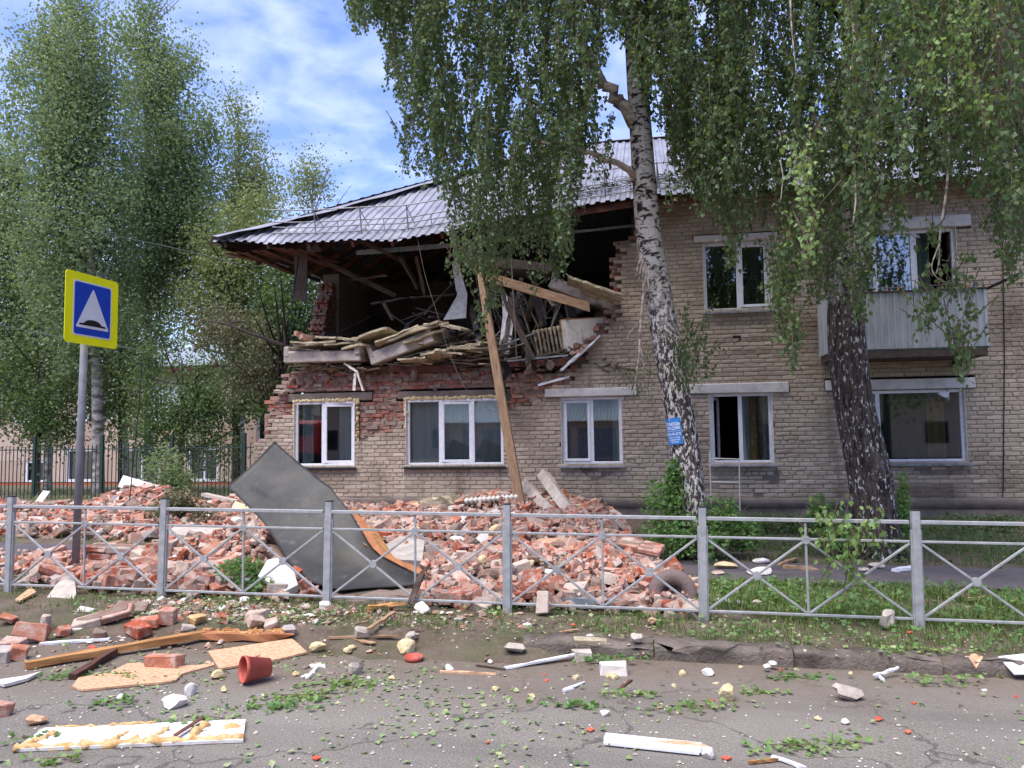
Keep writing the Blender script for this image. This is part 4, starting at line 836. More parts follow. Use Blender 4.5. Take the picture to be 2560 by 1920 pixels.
# interior wall stove/box and hanging wires
def wire(name, label, pts, Yd, r=0.008, mat=None, cat='cable'):
    q = [P(a, b, Yd if np.isscalar(Yd) else Yd[i]) for i, (a, b) in enumerate(pts)]
    q = np.array(q); t = np.linspace(0, 1, len(q)); tt = np.linspace(0, 1, len(q)*5); q2 = np.stack([np.interp(tt, t, q[:, i]) for i in range(3)], 1)
    for _ in range(3): q2[1:-1] = (q2[:-2]+2*q2[1:-1]+q2[2:])/4
    return tag(MB().tube(q2, r, 5).build(name, mat or MAT['black']), label, cat)
wire('loose_wire', 'long thin wire hanging from the roof down past the second window', [(1042, 588), (1062, 690), (1095, 790), (1115, 860), (1140, 925), (1170, 985), (1230, 1030), (1262, 1033)], 15.15, 0.0045, MAT['plinth'])
wire('loose_wire', 'pale wire hanging from the second window sill to the ground', [(1010, 1165), (1006, 1220), (1003, 1278)], 15.55, 0.004, MAT['oldpaint'])
wire('loose_wire', 'dark wire hanging down at the broken roof corner', [(748, 640), (735, 720), (728, 800), (727, 850)], 15.7, 0.018, MAT['black'])
wire('power_line', 'overhead black cable crossing the trees to the roof corner', [(-60, 510), (200, 573), (400, 612), (560, 650), (640, 672), (690, 660), (720, 632)], [19, 18, 17, 16.5, 16.2, 16.0, 15.9], 0.012)
wire('power_line', 'loose black cable passing behind the road sign and dropping to the ground', [(-60, 800), (120, 838), (290, 866), (357, 874), (350, 980), (340, 1090), (326, 1230), (320, 1290)], [13, 13, 13, 13, 13, 13, 13, 13], 0.010)
# bricks and rags on the wall stump at the left corner
for k, (px, py, lb) in enumerate([(765, 845, 'plastered brick lump lying on the left end of the level slab'), (750, 838, 'pale brick lump on the slab behind the plastered one'), (700, 980, 'loose brick on the broken left wall corner'), (1440, 880, 'loose red brick on the stepped edge by the trim'), (1470, 868, 'loose red brick high on the stepped edge'), (1525, 805, 'loose red brick on the upper step under the pier')]):
    c = P(px, py, 15.75); o = obj('brick', MB().box((0, 0, 0), (0.26, 0.13, 0.12 if k < 2 else 0.07), bev=0.012, jit=0.008).mesh('brick', MAT['redwall'] if k > 1 else MAT['redbrick']), c, rotm(rng.normal(0, .1), 0.2 if k < 2 else rng.normal(0, .1), 0.9 if k < 2 else rng.normal(0, .5))); tag(o, lb, 'brick')

# heap of splintered wood, plaster and brick on the torn floor
mb = MB(); mc = MB(); mr = MB()
for _ in range(420):
    x = rng.uniform(-7.3, -0.6); y = rng.uniform(15.75, 18.6); top = 3.05+0.55*math.exp(-((x+4.3)/2.2)**2)+0.25*math.exp(-((x+1.3)/.8)**2); z = rng.uniform(2.98, top)
    L2 = rng.uniform(.25, 1.1); d = unit(rng.normal(0, 1, 3)*[1.4, .7, .22])*L2; c = np.array([x, y, z]); mb.bar(c-d/2, c+d/2, rng.uniform(.03, .12), rng.uniform(.012, .04), bev=.002, jit=.006)
for _ in range(320): mc.chunk((rng.uniform(-7.4, -.5), rng.uniform(15.72, 18), rng.uniform(2.95, 3.15)), rng.uniform(.03, .13, 3), .2, 1)
for i in range(170):
    x = rng.uniform(-8.1, -1.3); zt = FZ(1000, 936)[1]+(0.0 if x < -3.4 else 0.12*(-3.4-x)/1.2) ; mr.box((x, YB+.1+rng.uniform(0, .35), zt+rng.uniform(-.06, .07)), np.array([.22, .12, .07])*rng.uniform(.4, 1.1), rotm(rng.normal(0, .3), rng.normal(0, .3), rng.uniform(0, 6)), .006, .008)
tag(mb.build('splinter_heap', MAT['oldtimber']), 'tangle of dark splintered wood on the torn upper floor', 'debris', kind='stuff'); tag(mc.build('plaster_heap', MAT['redmortar']), 'broken plaster lumps among the splintered wood', 'debris', kind='stuff'); tag(mr.build('loose_bricks', MAT['redwall']), 'loose broken bricks along the torn wall top', 'debris', kind='stuff')
for k, (px, py, ln, tl, lb) in enumerate([(790, 862, .9, .02, 'lowest insulation layer at the left of the level slab'), (860, 858, .8, -.05, 'second insulation layer on the level slab'), (835, 846, .5, .1, 'small insulation scrap on top of the level slab'), (1000, 842, 1.0, -.33, 'broken insulation layer left on the tilted slab'), (1075, 822, .8, -.25, 'insulation layer at the raised end of the tilted slab'), (1130, 880, .7, .12, 'bent insulation layer right of the tilted slab'), (1210, 862, .6, -.1, 'insulation scrap just behind the leaning timber'), (1040, 900, .6, -.05, 'insulation scrap under the raised slab end'), (1525, 738, .5, .36, 'insulation end touching the standing brick pier')]):
    c = P(px, py, 15.55); n = 7; uu = np.linspace(-ln/2, ln/2, n); Pg = np.stack([np.stack([uu+rng.normal(0, .015, n), np.full(n, (j-2)*.15)+rng.normal(0, .02, n), rng.normal(0, .008, n)], 1) for j in range(5)])
    tag(obj('insulation_batt', MB().grid(Pg, .035).mesh('insulation_batt', MAT['wool']), c, rotm(rng.normal(0, .1), tl, rng.normal(0, .2))), lb, 'insulation', 'insulation batts in the torn upper floor')

mb = MB(); mg_ = MB()     # lighter broken laths and plasterboard at the torn floor's edge
def litter_boards(m2, n, x0, x1, y0, y1, Y0, Y1, tilt, lmin, lmax):
    for _ in range(n):
        c = P(rng.uniform(x0, x1), rng.uniform(y0, y1), rng.uniform(Y0, Y1)); d = unit([rng.normal(0, 1), rng.normal(0, .4), rng.normal(0, 1)*tilt])*rng.uniform(lmin, lmax); m2.bar(c-d/2, c+d/2, rng.uniform(.03, .14), rng.uniform(.01, .03), bev=.002, jit=.006)
litter_boards(mb, 70, 930, 1250, 862, 912, 15.55, 16.2, .12, .3, .9); litter_boards(mg_, 60, 1100, 1300, 840, 905, 15.6, 16.4, .3, .3, .8); litter_boards(mg_, 36, 1240, 1420, 740, 890, 16.0, 17.4, 2.2, .5, 1.5); litter_boards(mb, 26, 1230, 1480, 720, 800, 16.2, 17.6, .5, .4, 1.2); litter_boards(mg_, 10, 960, 1150, 770, 830, 16.6, 17.5, .4, .4, 1.0); litter_boards(mb, 30, 740, 940, 905, 935, 15.5, 15.8, .15, .2, .6)
tag(mb.build('broken_laths', MAT['lath']), 'pale broken laths and battens along the torn floor edge', 'debris', kind='stuff'); tag(mg_.build('grey_boards', MAT['greyboard']), 'grey broken boards jammed in the torn opening', 'debris', kind='stuff')
Pg = np.array([[P(1252+dx+6*math.sin(v), 730+v*34+dx*.6, 16.0+.1*math.sin(dx*.3+v)) for dx in (0, 8, 16, 26)] for v in range(6)]); tag(MB().grid(Pg, .01).build('torn_cladding', MAT['white']), 'torn white cladding strip beside the dark splintered post', 'cladding')
for (a_, b_, w_, lb) in [((1300, 760), (1318, 880), .2, 'grey broken panel upright left of the radiator'), ((1420, 745), (1432, 800), .22, 'pale broken panel upright above the door'), ((1340, 735), (1360, 815), .16, 'narrow broken panel above the radiator'), ((1500, 775), (1510, 800), .3, 'small pale panel beside the standing pier'), ((1180, 770), (1195, 850), .14, 'narrow panel behind the leaning timber')]:
    board('broken_sheet', lb, 'panel', P(*b_, 16.5), P(*a_, 16.7), w_, .03, MAT['greyboard'], (0, 1, 0), jit=.012, splinter=True)
# ================================================================== FENCE
fence = thing('pedestrian_fence', 'low galvanised steel fence with crossed braces along the pavement edge', 'fence', (-2.1, YF, 0))
FP = [-8.17, -6.45, -4.73, -3.01, -1.29, 0.43, 2.15, 3.87]
ft = 0.0135
def fz(x): return -0.0128*x+0.003
Rf = rotm(0, 0.0128, 0)
post_mesh = MB().box((0, 0, 0.44), (0.062, 0.062, 1.10), bev=0.004).box((0.036, 0.0, 0.40), (0.014, 0.035, 0.86), bev=0.003).box((-0.036, 0.0, 0.40), (0.014, 0.035, 0.86), bev=0.003).mesh('post', MAT['galv'])
cap_mesh = MB().box((0, 0, 0.9945), (0.066, 0.066, 0.008), bev=0.002).mesh('cap', MAT['black'])
hub_mesh = MB().lathe([(0, -0.012), (0.036, -0.012), (0.036, 0.012), (0, 0.012)], 14, R=rotm(math.pi/2, 0, 0)).mesh('hub', MAT['galv'])
fo = np.array(fence.location)
for i, x in enumerate(FP):
    p = obj('post', post_mesh, np.array([x, YF, fz(x)-0.03])-fo, rotm(rng.normal(0, .006), 0.0128+rng.normal(0, .004), 0), fence); cp = bpy.data.objects.new('cap', cap_mesh); COL.objects.link(cp); cp.parent = p
for i in range(len(FP)-1):
    a, b = FP[i]+0.042, FP[i+1]-0.042; mid = (a+b)/2; q1, q3 = (a+mid)/2, (b+mid)/2
    W = lambda x, z: np.array([x, YF, fz(x)+z])
    part(MB().bar(W(a, 0.865), W(b, 0.865), 0.042, 0.030), 'top_rail', MAT['galv'], fence); part(MB().bar(W(a, 0.705), W(b, 0.705), 0.024, 0.020), 'middle_rail', MAT['galv'], fence); part(MB().bar(W(a, 0.075), W(b, 0.075), 0.024, 0.022), 'bottom_rail', MAT['galv'], fence)
    part(MB().bar(W(mid, 0.086), W(mid, 0.85), 0.019, 0.017), 'upright', MAT['galv'], fence)
    for (u, v) in ((a, mid-0.012), (mid+0.012, b)):
        part(MB().bar(W(u, 0.69)+[0, .001, 0], W(v, 0.09)+[0, .001, 0], 0.020, 0.018, (0, 1, 0)), 'brace', MAT['galv'], fence); part(MB().bar(W(u, 0.09)+[0, -.001, 0], W(v, 0.69)+[0, -.001, 0], 0.020, 0.018, (0, 1, 0)), 'brace', MAT['galv'], fence)
    for (hx, hz) in ((q1, 0.39), (q3, 0.39), (mid, 0.70)): obj('hub', hub_mesh, W(hx, hz)-fo, Rf, fence)

# ================================================================== ROAD SIGN
sb = GG(187, 1446); spt = P(214, 868, 8.45)
sign = thing('road_sign', 'blue and white speed bump sign with bright yellow border on a grey post', 'road sign', sb)
tp = np.array([sb[0]+0.05, sb[1]+0.02, 0]); ztop = P(225, 690, 8.2)[2]
part(MB().tube([sb-[0, 0, .1], (sb[0]+0.045, sb[1]+0.01, spt[2]+0.65)], 0.040, 14), 'post', simple('grey_post_paint', '#6d6c70', '#7d7c80', 0.6, 10, 0.1, 40), sign, True)
# plate lies across the road direction, facing +X; near edge toward the camera
W_, H_ = 0.80, 0.80; c0 = P(223, 776, sb[1]); cy, cz = sb[1]-0.0, c0[2]; xs0 = sb[0]+0.115
ud = unit([0.045, 1, 0.0]); nd = unit([1, -0.045, 0]); uz = np.array([0, 0, 1.0])
Rr = np.stack([ud, uz, nd], 1)       # columns: right, up, facing
def rrect(w, h, r, n=6):
    pts = []
    for (sx, sy, a0) in ((1, 1, 0), (-1, 1, 90), (-1, -1, 180), (1, -1, 270)):
        for k in range(n+1):
            a = math.radians(a0+90*k/n); pts.append((sx*(w/2-r)+r*math.cos(a), sy*(h/2-r)+r*math.sin(a)))
    return pts
cs = np.array([xs0, cy+0.02, cz])
tilt = rotm(0, 0, 0)
def plate(outline, lift, th, name, mat): return part(MB().poly([cs+ud*u+uz*v+nd*lift for (u, v) in outline], nd*th), name, mat, sign)
def flat(name, c, rough=0.45):
    r_ = lin(c); return simple(name, r_, tuple(k*.72 for k in r_[:3])+(1,), rough, 3.5, .08, 60, spec=0.4, lo=.45, hi=.85)
plate(rrect(W_, H_, 0.045), 0, 0.006, 'plate', simple('fluorescent_yellow', '#f2f20c', '#e6e60a', .4, 3, spec=.4)); plate(rrect(0.58, 0.62, 0.035), 0.0065, 0.002, 'white_border', flat('sign_white', '#d5d8de')); plate(rrect(0.545, 0.585, 0.028), 0.009, 0.002, 'blue_field', flat('sign_blue', '#0f3fae'))
plate([(0.0, 0.235), (-0.012, 0.225), (-0.243, -0.20), (-0.235, -0.215), (0.235, -0.215), (0.243, -0.20), (0.012, 0.225)], 0.0115, 0.002, 'white_triangle', flat('sign_white', '#d5d8de'))
hump = [(-0.20, -0.185), (0.20, -0.185), (0.20, -0.168), (0.15, -0.166)]+[(0.13*math.cos(a), -0.168+0.055*math.sin(a)) for a in np.linspace(0.25, math.pi-0.25, 12)]+[(-0.15, -0.166), (-0.20, -0.168)]
plate(hump, 0.014, 0.0015, 'black_hump', flat('sign_black', '#17171a'))
mb = MB()
for dz in (-0.2, 0.2): mb.box((xs0-0.055, cy+0.01, cz+dz), (0.11, 0.11, 0.035), bev=0.004)
part(mb, 'clamp', MAT['galv'], sign)

# ================================================================== FOREGROUND BIRCHES
def px_path(rows, Yd):
    pts, rad = [], []
    for (x, y, w, *dy) in rows:
        q = P(x, y, Yd+(dy[0] if dy else 0)); zc = (q-EYE) @ FW; pts.append(q); rad.append(w/2*zc/F_PX)
    return np.array(pts), np.array(rad)
def smooth_path(pts, rad, n):
    t = np.linspace(0, 1, len(pts)); tt = np.linspace(0, 1, n); q = np.stack([np.interp(tt, t, pts[:, i]) for i in range(3)], 1); r = np.interp(tt, t, rad)
    for _ in range(6): q[1:-1] = (q[:-2]+2*q[1:-1]+q[2:])/4; r[1:-1] = (r[:-2]+2*r[1:-1]+r[2:])/4
    return q, r
def trunk_mesh(q, r, n=44, furrow=0.05, hi=0.35):
    k = len(q); ph = rng.random(6)*6.28
    def fn(t, a):
        f = furrow*max(0, 1-t/hi)+0.010; w = np.zeros_like(a)
        for m_, am in ((7, .35), (11, .4), (16, .5), (23, .45)): w += am*np.sin(m_*a+ph[m_ % 6]+2.2*math.sin(t*9+m_))
        return 1+f*w+0.35*max(0, 0.04-t)*np.sin(5*a)*6
    return MB().tube(q, r, n, True, 0.004, fn)
t1p, t1r = px_path([(1737, 1410, 104), (1732, 1360, 88), (1727, 1290, 80), (1719, 1200, 77), (1704, 1060, 71), (1674, 900, 70), (1656, 800, 68), (1640, 700, 66), (1622, 600, 64), (1610, 450, 58), (1600, 300, 54), (1588, 150, 48), (1580, 0, 42), (1572, -250, 34), (1570, -550, 26), (1572, -900, 14)], 10.45)
q1, r1 = smooth_path(t1p, t1r, 90)
birch1 = thing('birch_tree', 'tall leaning white birch with a blue poster on its trunk', 'tree', q1[0])
part(trunk_mesh(q1, r1, 48, 0.035, 0.3), 'trunk', MAT['birch_a'], birch1, True)
t2p, t2r = px_path([(2198, 1405, 128), (2196, 1350, 108), (2186, 1290, 103), (2176, 1200, 101), (2154, 1100, 96), (2132, 1000, 91), (2118, 880, 90), (2113, 780, 86), (2117, 650, 74), (2122, 520, 62), (2128, 380, 54), (2135, 200, 46), (2140, 0, 40), (2146, -300, 32), (2150, -700, 20), (2152, -1000, 12)], 10.75)
q2, r2 = smooth_path(t2p, t2r, 90)
birch2 = thing('birch_tree', 'dark furrowed birch standing in front of the balcony', 'tree', q2[0])
part(trunk_mesh(q2, r2, 52, 0.075, 0.42), 'trunk', MAT['birch_b'], birch2, True)
def limb(lst, a, b, r0, r1_, sagz=0.3, n=9):
    mb = MB(); lst.append(mb)
    t = np.linspace(0, 1, n); q = np.outer(1-t, a)+np.outer(t, b); q[:, 2] += sagz*np.sin(math.pi*t)
    q[1:-1] += rng.normal(0, 0.03, (n-2, 3)); mb.tube(q, np.linspace(r0, r1_, n), 7)
def parts(lst, name, mat, root):
    for m_ in lst: part(m_, name, mat, root, True)
lm = []
A = lambda px, py, dy=0: P(px, py, 10.45+dy)
limb(lm, A(1592, 315), A(1508, 215, -.2), .10, .075, 0); limb(lm, A(1508, 215, -.2), A(1440, 60, -.4), .075, .05, 0); limb(lm, A(1440, 60, -.4), A(1330, -120, -.8), .05, .03, 0)
limb(lm, A(1610, 440), A(1500, 390, -.5), .055, .035, 0.02); limb(lm, A(1500, 390, -.5), A(1350, 355, -.9), .035, .02, 0.05); limb(lm, A(1350, 355, -.9), A(1230, 320, -1.2), .02, .01, 0.05)
limb(lm, A(1400, 370, -.7), A(1450, 315, -.9), .02, .012, 0)
for (a, b) in [((1585, 60), (1400, -150)), ((1580, -50), (1150, -180)), ((1578, -150), (950, -120)), ((1585, 100), (1750, -80)), ((1590, 220), (1700, 60)), ((1576, -250), (1000, -350)), ((1576, -300), (1800, -350)), ((1578, -60), (1250, 20)), ((1590, 30), (1120, 20))]:
    limb(lm, A(*a), A(*b, rng.uniform(-1.8, 1.2)), .06, .02, 0.25)
parts(lm, 'limb', MAT['palelimb'], birch1)
lm = []; A = lambda px, py, dy=0: P(px, py, 10.75+dy)
for (a, b, dy) in [((2130, 330), (2050, 420), 0), ((2140, 80), (1900, -60), -1), ((2140, 20), (2350, -120), -2), ((2143, -100), (2600, -150), -3), ((2145, -200), (1850, -260), 1), ((2140, 0), (2450, 60), -3.5), ((2145, -250), (2300, -420), -2), ((2135, 200), (2260, 60), 1)]:
    limb(lm, A(*a), A(*b, dy), .055, .02, 0.2)
parts(lm, 'limb', MAT['darkbark'], birch2)
lm = []    # pale drooping side shoots in front of birch 2
def shoot(pts, Yd, r0, r1_):
    q, r = smooth_path(np.array([P(x, y, Yd) for (x, y) in pts]), np.linspace(r0, r1_, len(pts)), 24); lm.append(MB().tube(q, r, 6))
shoot([(2155, -40), (2140, 10), (2133, 60), (2138, 110), (2130, 150), (2126, 190), (2122, 235)], 8.6, .03, .008); shoot([(2128, 160), (2140, 185), (2150, 195), (2146, 215)], 8.6, .014, .006)
shoot([(2372, 150), (2376, 300), (2372, 400), (2368, 480), (2352, 560), (2345, 620), (2352, 650), (2340, 685)], 8.0, .016, .006); shoot([(2352, 600), (2325, 670), (2345, 700), (2400, 715)], 8.0, .007, .004)
shoot([(1975, -20), (1978, 60), (1985, 130), (1992, 190)], 8.4, .012, .005); shoot([(1950, 400), (1958, 440), (1952, 500)], 8.6, .008, .004); shoot([(2135, 430), (2140, 500), (2133, 560)], 8.4, .014, .006)
parts(lm, 'side_shoot', MAT['palelimb'], birch2)
lm = []    # torn hanging branch on birch 1
shoot([(1607, 655), (1612, 700), (1604, 780), (1598, 850), (1600, 880), (1590, 940), (1585, 990)], 10.1, .024, .007); shoot([(1601, 800), (1575, 830), (1562, 860)], 10.1, .008, .004); shoot([(1600, 860), (1612, 930), (1600, 1000)], 10.1, .008, .004)
for k in range(5): shoot([(1606+k*2, 640+k*9), (1596+k*6, 660+k*10), (1590+k*8, 690+k*8)], 10.05, .02, .006)
parts(lm, 'torn_branch', MAT['palelimb'], birch1)
def canopy(root, x0, x1, outline, Yr, n, leaf, gap, gaps=(), lmin=0.5, lmax=1.3, top=-260, tw=None, mb=None, pw=1.0):
    ox = np.array([o_[0] for o_ in outline]); oy = np.array([o_[1] for o_ in outline])
    for _ in range(n):
        px = rng.uniform(x0, x1); ym = np.interp(px, ox, oy); py = ym-(ym-top)*rng.random()**pw
        if any(((px-gx)/ga)**2+((py-gy)/gb)**2 < 1 for (gx, gy, ga, gb) in gaps): continue
        Yd = rng.uniform(*Yr); strand(mb, tw, P(px, py, Yd), rng.uniform(lmin, lmax), leaf, gap)
GAPS1 = [(1540, 225, 46, 120), (1550, 330, 60, 60), (1762, 120, 34, 85), (1720, 40, 26, 40), (1505, 390, 40, 40), (1400, 130, 20, 26), (1310, 190, 24, 30), (1130, 170, 22, 28), (1235, 70, 20, 20), (1360, 330, 28, 22), (1180, 480, 26, 24), (1060, 330, 16, 26)]
mb = MB(); tw = MB()
OUT1 = [(878, 70), (905, 95), (940, 60), (962, 130), (972, 225), (1000, 270), (1012, 330), (1040, 350), (1075, 430), (1110, 520), (1140, 590), (1180, 640), (1230, 660), (1290, 640), (1340, 610), (1390, 640), (1425, 560), (1445, 480), (1500, 440), (1530, 330), (1560, 240), (1600, 240), (1650, 330), (1690, 440), (1740, 500), (1790, 520), (1850, 470)]
canopy(birch1, 880, 1850, OUT1, (8.7, 12.2), 2100, 0.062, 0.018, GAPS1, 0.45, 1.1, tw=tw, mb=mb)
for (cx_, yb, w_, n_) in [(905, 90, 22, 8), (985, 235, 16, 10), (1016, 455, 10, 7), (1022, 380, 14, 8), (1065, 470, 14, 8), (1160, 690, 34, 22), (1215, 700, 26, 18), (1290, 640, 30, 14), (1340, 600, 25, 10), (1392, 700, 26, 16), (1415, 640, 14, 8), (1335, 740, 10, 3), (1240, 780, 16, 8), (1210, 840, 14, 7), (1505, 470, 18, 10), (1450, 460, 20, 10), (1700, 520, 24, 12), (1760, 560, 20, 10)]:
    for _ in range(n_): strand(mb, tw, P(cx_+rng.normal(0, w_*0.7), yb-rng.exponential(45), rng.uniform(9.0, 10.6)), rng.uniform(0.35, 0.8), 0.055, 0.024)
for _ in range(26): strand(mb, tw, P(rng.normal(1725, 18), rng.uniform(780, 980), rng.uniform(9.9, 10.3)), rng.uniform(.25, .5), 0.05, 0.02)      # leafy sprouts on the trunk
for _ in range(12): strand(mb, tw, P(rng.normal(1585, 30), rng.uniform(930, 1010), rng.uniform(9.9, 10.2)), rng.uniform(.2, .45), 0.045, 0.04)
def crown_top(mb, c, R3, n, leaf):
    u = rng.normal(0, 1, (n, 3)); u /= np.linalg.norm(u, axis=1, keepdims=True); p = c+u*np.asarray(R3)*(rng.random((n, 1))**0.4); leaf_quads(mb, p, rng.uniform(.7, 1.3, n)*leaf, rand_dirs(n, .8, .7), rand_dirs(n))
crown_top(mb, q1[0]*[1, 1, 0]+[-1.4, -0.2, 10.6], (3.6, 2.6, 2.6), 9000, 0.11)
part(mb, 'crown', MAT['leaf_near'], birch1); part(tw, 'twigs', MAT['twig'], birch1)
mb = MB(); tw = MB(); ml = MB()
OUT2 = [(1690, 420), (1740, 500), (1790, 560), (1830, 640), (1860, 560), (1900, 540), (1940, 640), (1980, 700), (2010, 560), (2060, 620), (2110, 600), (2160, 640), (2190, 540), (2230, 470), (2280, 480), (2330, 520), (2400, 470), (2450, 500), (2500, 560), (2560, 600), (2680, 600)]
GAPS2 = [(1762, 120, 34, 85), (1745, 60, 30, 60), (1730, 310, 34, 26), (2240, 300, 30, 60), (2330, 330, 26, 40), (2210, 400, 26, 24), (2270, 370, 26, 30), (2090, 150, 26, 70)]
canopy(birch2, 1690, 2680, OUT2, (8.4, 13.0), 1900, 0.062, 0.018, GAPS2, 0.45, 1.2, tw=tw, mb=mb)
canopy(birch2, 2120, 2700, OUT2, (6.2, 8.4), 260, 0.058, 0.022, GAPS2, 0.4, 1.0, tw=tw, mb=mb)
for (cx_, yb, w_, n_, Yd) in [(1838, 670, 14, 10, 9.2), (1860, 600, 20, 10, 9.5), (1945, 790, 18, 18, 9.0), (1962, 860, 14, 12, 8.8), (1985, 930, 8, 9, 8.7), (1972, 760, 22, 14, 9.0), (2050, 760, 22, 18, 9.2), (2035, 690, 20, 12, 9.0), (2150, 810, 13, 15, 8.9), (2170, 700, 12, 10, 8.9), (2090, 640, 20, 10, 9.2), (2190, 600, 18, 12, 8.9), (2240, 620, 16, 8, 8.9), (2505, 650, 18, 10, 9), (2545, 720, 14, 10, 8.6), (2560, 640, 20, 10, 8.6)]:
    for _ in range(n_): strand(mb, tw, P(cx_+rng.normal(0, w_*0.7), yb-rng.exponential(38), Yd+rng.uniform(-.5, .5)), rng.uniform(0.3, 0.75), 0.056, 0.024)
for (cx_, yb, n_) in [(2340, 775, 7), (2310, 845, 6), (2385, 860, 7), (2408, 930, 9), (2395, 960, 3), (2425, 790, 5), (2355, 830, 5), (2330, 640, 6), (2380, 740, 6), (2280, 880, 2)]:
    for _ in range(n_): strand(mb, tw, P(cx_+rng.normal(0, 9), yb-rng.exponential(18), rng.uniform(7.8, 8.4)), rng.uniform(0.2, 0.42), 0.058, 0.032)
for (cx_, yb, w_, n_) in [(2020, 560, 8, 6), (2022, 640, 5, 4), (2015, 680, 4, 3), (2000, 460, 14, 8), (2370, 180, 55, 16), (2420, 300, 40, 14), (2440, 120, 40, 13), (2310, 240, 12, 7), (2460, 340, 20, 12), (2475, 400, 10, 7), (2400, 60, 60, 22), (2300, 60, 40, 10), (2130, 150, 30, 6)]:
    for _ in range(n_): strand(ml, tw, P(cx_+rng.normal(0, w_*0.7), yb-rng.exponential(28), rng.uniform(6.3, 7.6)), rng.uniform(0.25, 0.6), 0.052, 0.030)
for _ in range(70): p = P(rng.uniform(2430, 2580), rng.uniform(150, 420), rng.uniform(6.4, 8)); strand(mb, tw, p, rng.uniform(0.5, 1.0), 0.03, 0.25)       # bare drooping twigs at the right edge
crown_top(mb, q2[0]*[1, 1, 0]+[0.4, -0.8, 10.8], (3.8, 3.2, 2.8), 9000, 0.11)
part(mb, 'crown', MAT['leaf_near'], birch2); part(ml, 'painted_sunlit_sprays', MAT['leaf_lit'], birch2); part(tw, 'twigs', MAT['twig'], birch2)  # sprays coloured as if the sun were on them
# branch caught on the fence
mb = MB(); tw = MB(); hb = thing('hanging_branch', 'leafy birch branch caught over the fence top rail', 'branch', P(2110, 1500, 6.8))
for (cx_, yb, w_, n_) in [(2090, 1340, 14, 3), (2075, 1420, 12, 3), (2062, 1490, 8, 2), (2110, 1400, 14, 3), (2140, 1390, 14, 3), (2150, 1450, 8, 2), (2070, 1370, 12, 3), (2195, 1370, 16, 2), (2120, 1470, 10, 2)]:
    for _ in range(n_): strand(mb, tw, P(cx_+rng.normal(0, w_*.6), yb, 6.78+rng.normal(0, .05)), rng.uniform(.22, .42), 0.055, 0.026, tr=0.004)
part(mb, 'leaves', MAT['leaf_lit'], hb); part(tw, 'twigs', MAT['twig'], hb)
# poster on the trunk
pc = P(1686, 1075, 10.45); k0 = int(np.argmin(np.abs(q1[:, 2]-pc[2]))); pr = r1[k0]*1.06; ax_ = unit(q1[k0+2]-q1[k0-2]); pcen = q1[k0].copy()
tocam = unit((EYE-pcen)*[1, 1, 0]); sd_ = unit(np.cross(ax_, tocam))*1.0; fr_ = unit(np.cross(sd_, ax_))
if sd_ @ RT < 0: sd_ = -sd_
A0 = -0.55
def on_trunk(u, v, lift):     # u along the trunk's girth (m), v along its axis (m)
    a = A0+u/pr; return pcen+ax_*v+(fr_*math.cos(a)+sd_*math.sin(a))*(pr+lift)
poster = thing('poster', 'blue paper notice with white Cyrillic print wrapped on the birch trunk', 'poster', pcen)
PW, PH = 0.215, 0.345
part(MB().grid(np.array([[on_trunk(u, v, 0.012) for u in np.linspace(-PW/2, PW/2, 12)] for v in np.linspace(-PH/2, PH/2, 6)]), 0.0015), 'paper', simple('blue_print', '#2a6fb5', '#3a7fc4', 0.6, 5), poster)
ink = flat('white_print', '#e6eaf0', 0.7)
def letters(txt, u0, v0, h, width):
    cu = bpy.data.curves.new('lettering', 'FONT'); cu.body = txt; cu.size = h; cu.align_x = 'CENTER'; cu.offset = h*0.02; to = bpy.data.objects.new('lettering_src', cu); COL.objects.link(to)
    dg = bpy.context.evaluated_depsgraph_get(); me = bpy.data.meshes.new_from_object(to.evaluated_get(dg)); bpy.data.objects.remove(to)
    if not len(me.vertices): return
    vs = np.array([v.co[:] for v in me.vertices]); wd = np.ptp(vs[:, 0])+1e-6
    for v_, c_ in zip(me.vertices, vs):
        p_ = on_trunk(u0+c_[0]*width/wd, v0+c_[1], 0.0155); v_.co = Vector((p_-np.array(WORLD_OFF(poster))).tolist())
    me.materials.clear(); me.materials.append(ink); o_ = bpy.data.objects.new('lettering', me); COL.objects.link(o_); o_.parent = poster
letters('ПОМОЩЬ', 0, 0.075, 0.055, 0.19); letters('ЛЮДЯМ!', 0, 0.022, 0.055, 0.19); letters('8-913-781-57-72', 0, -0.055, 0.05, 0.19); letters('РАБОТА, ЖИЛЬЁ', 0, -0.092, 0.026, 0.15); letters('ЕЖЕДНЕВНЫЕ', 0, -0.122, 0.026, 0.15); letters('ВЫПЛАТЫ', 0, -0.152, 0.026, 0.11); letters('С', -0.03, 0.137, 0.03, 0.022)
part(MB().grid(np.array([[on_trunk(u, v, 0.015) for u in np.linspace(-PW*.45, PW*.45, 10)] for v in (0.0, 0.004)]), 0.0008), 'printed_line', ink, poster)

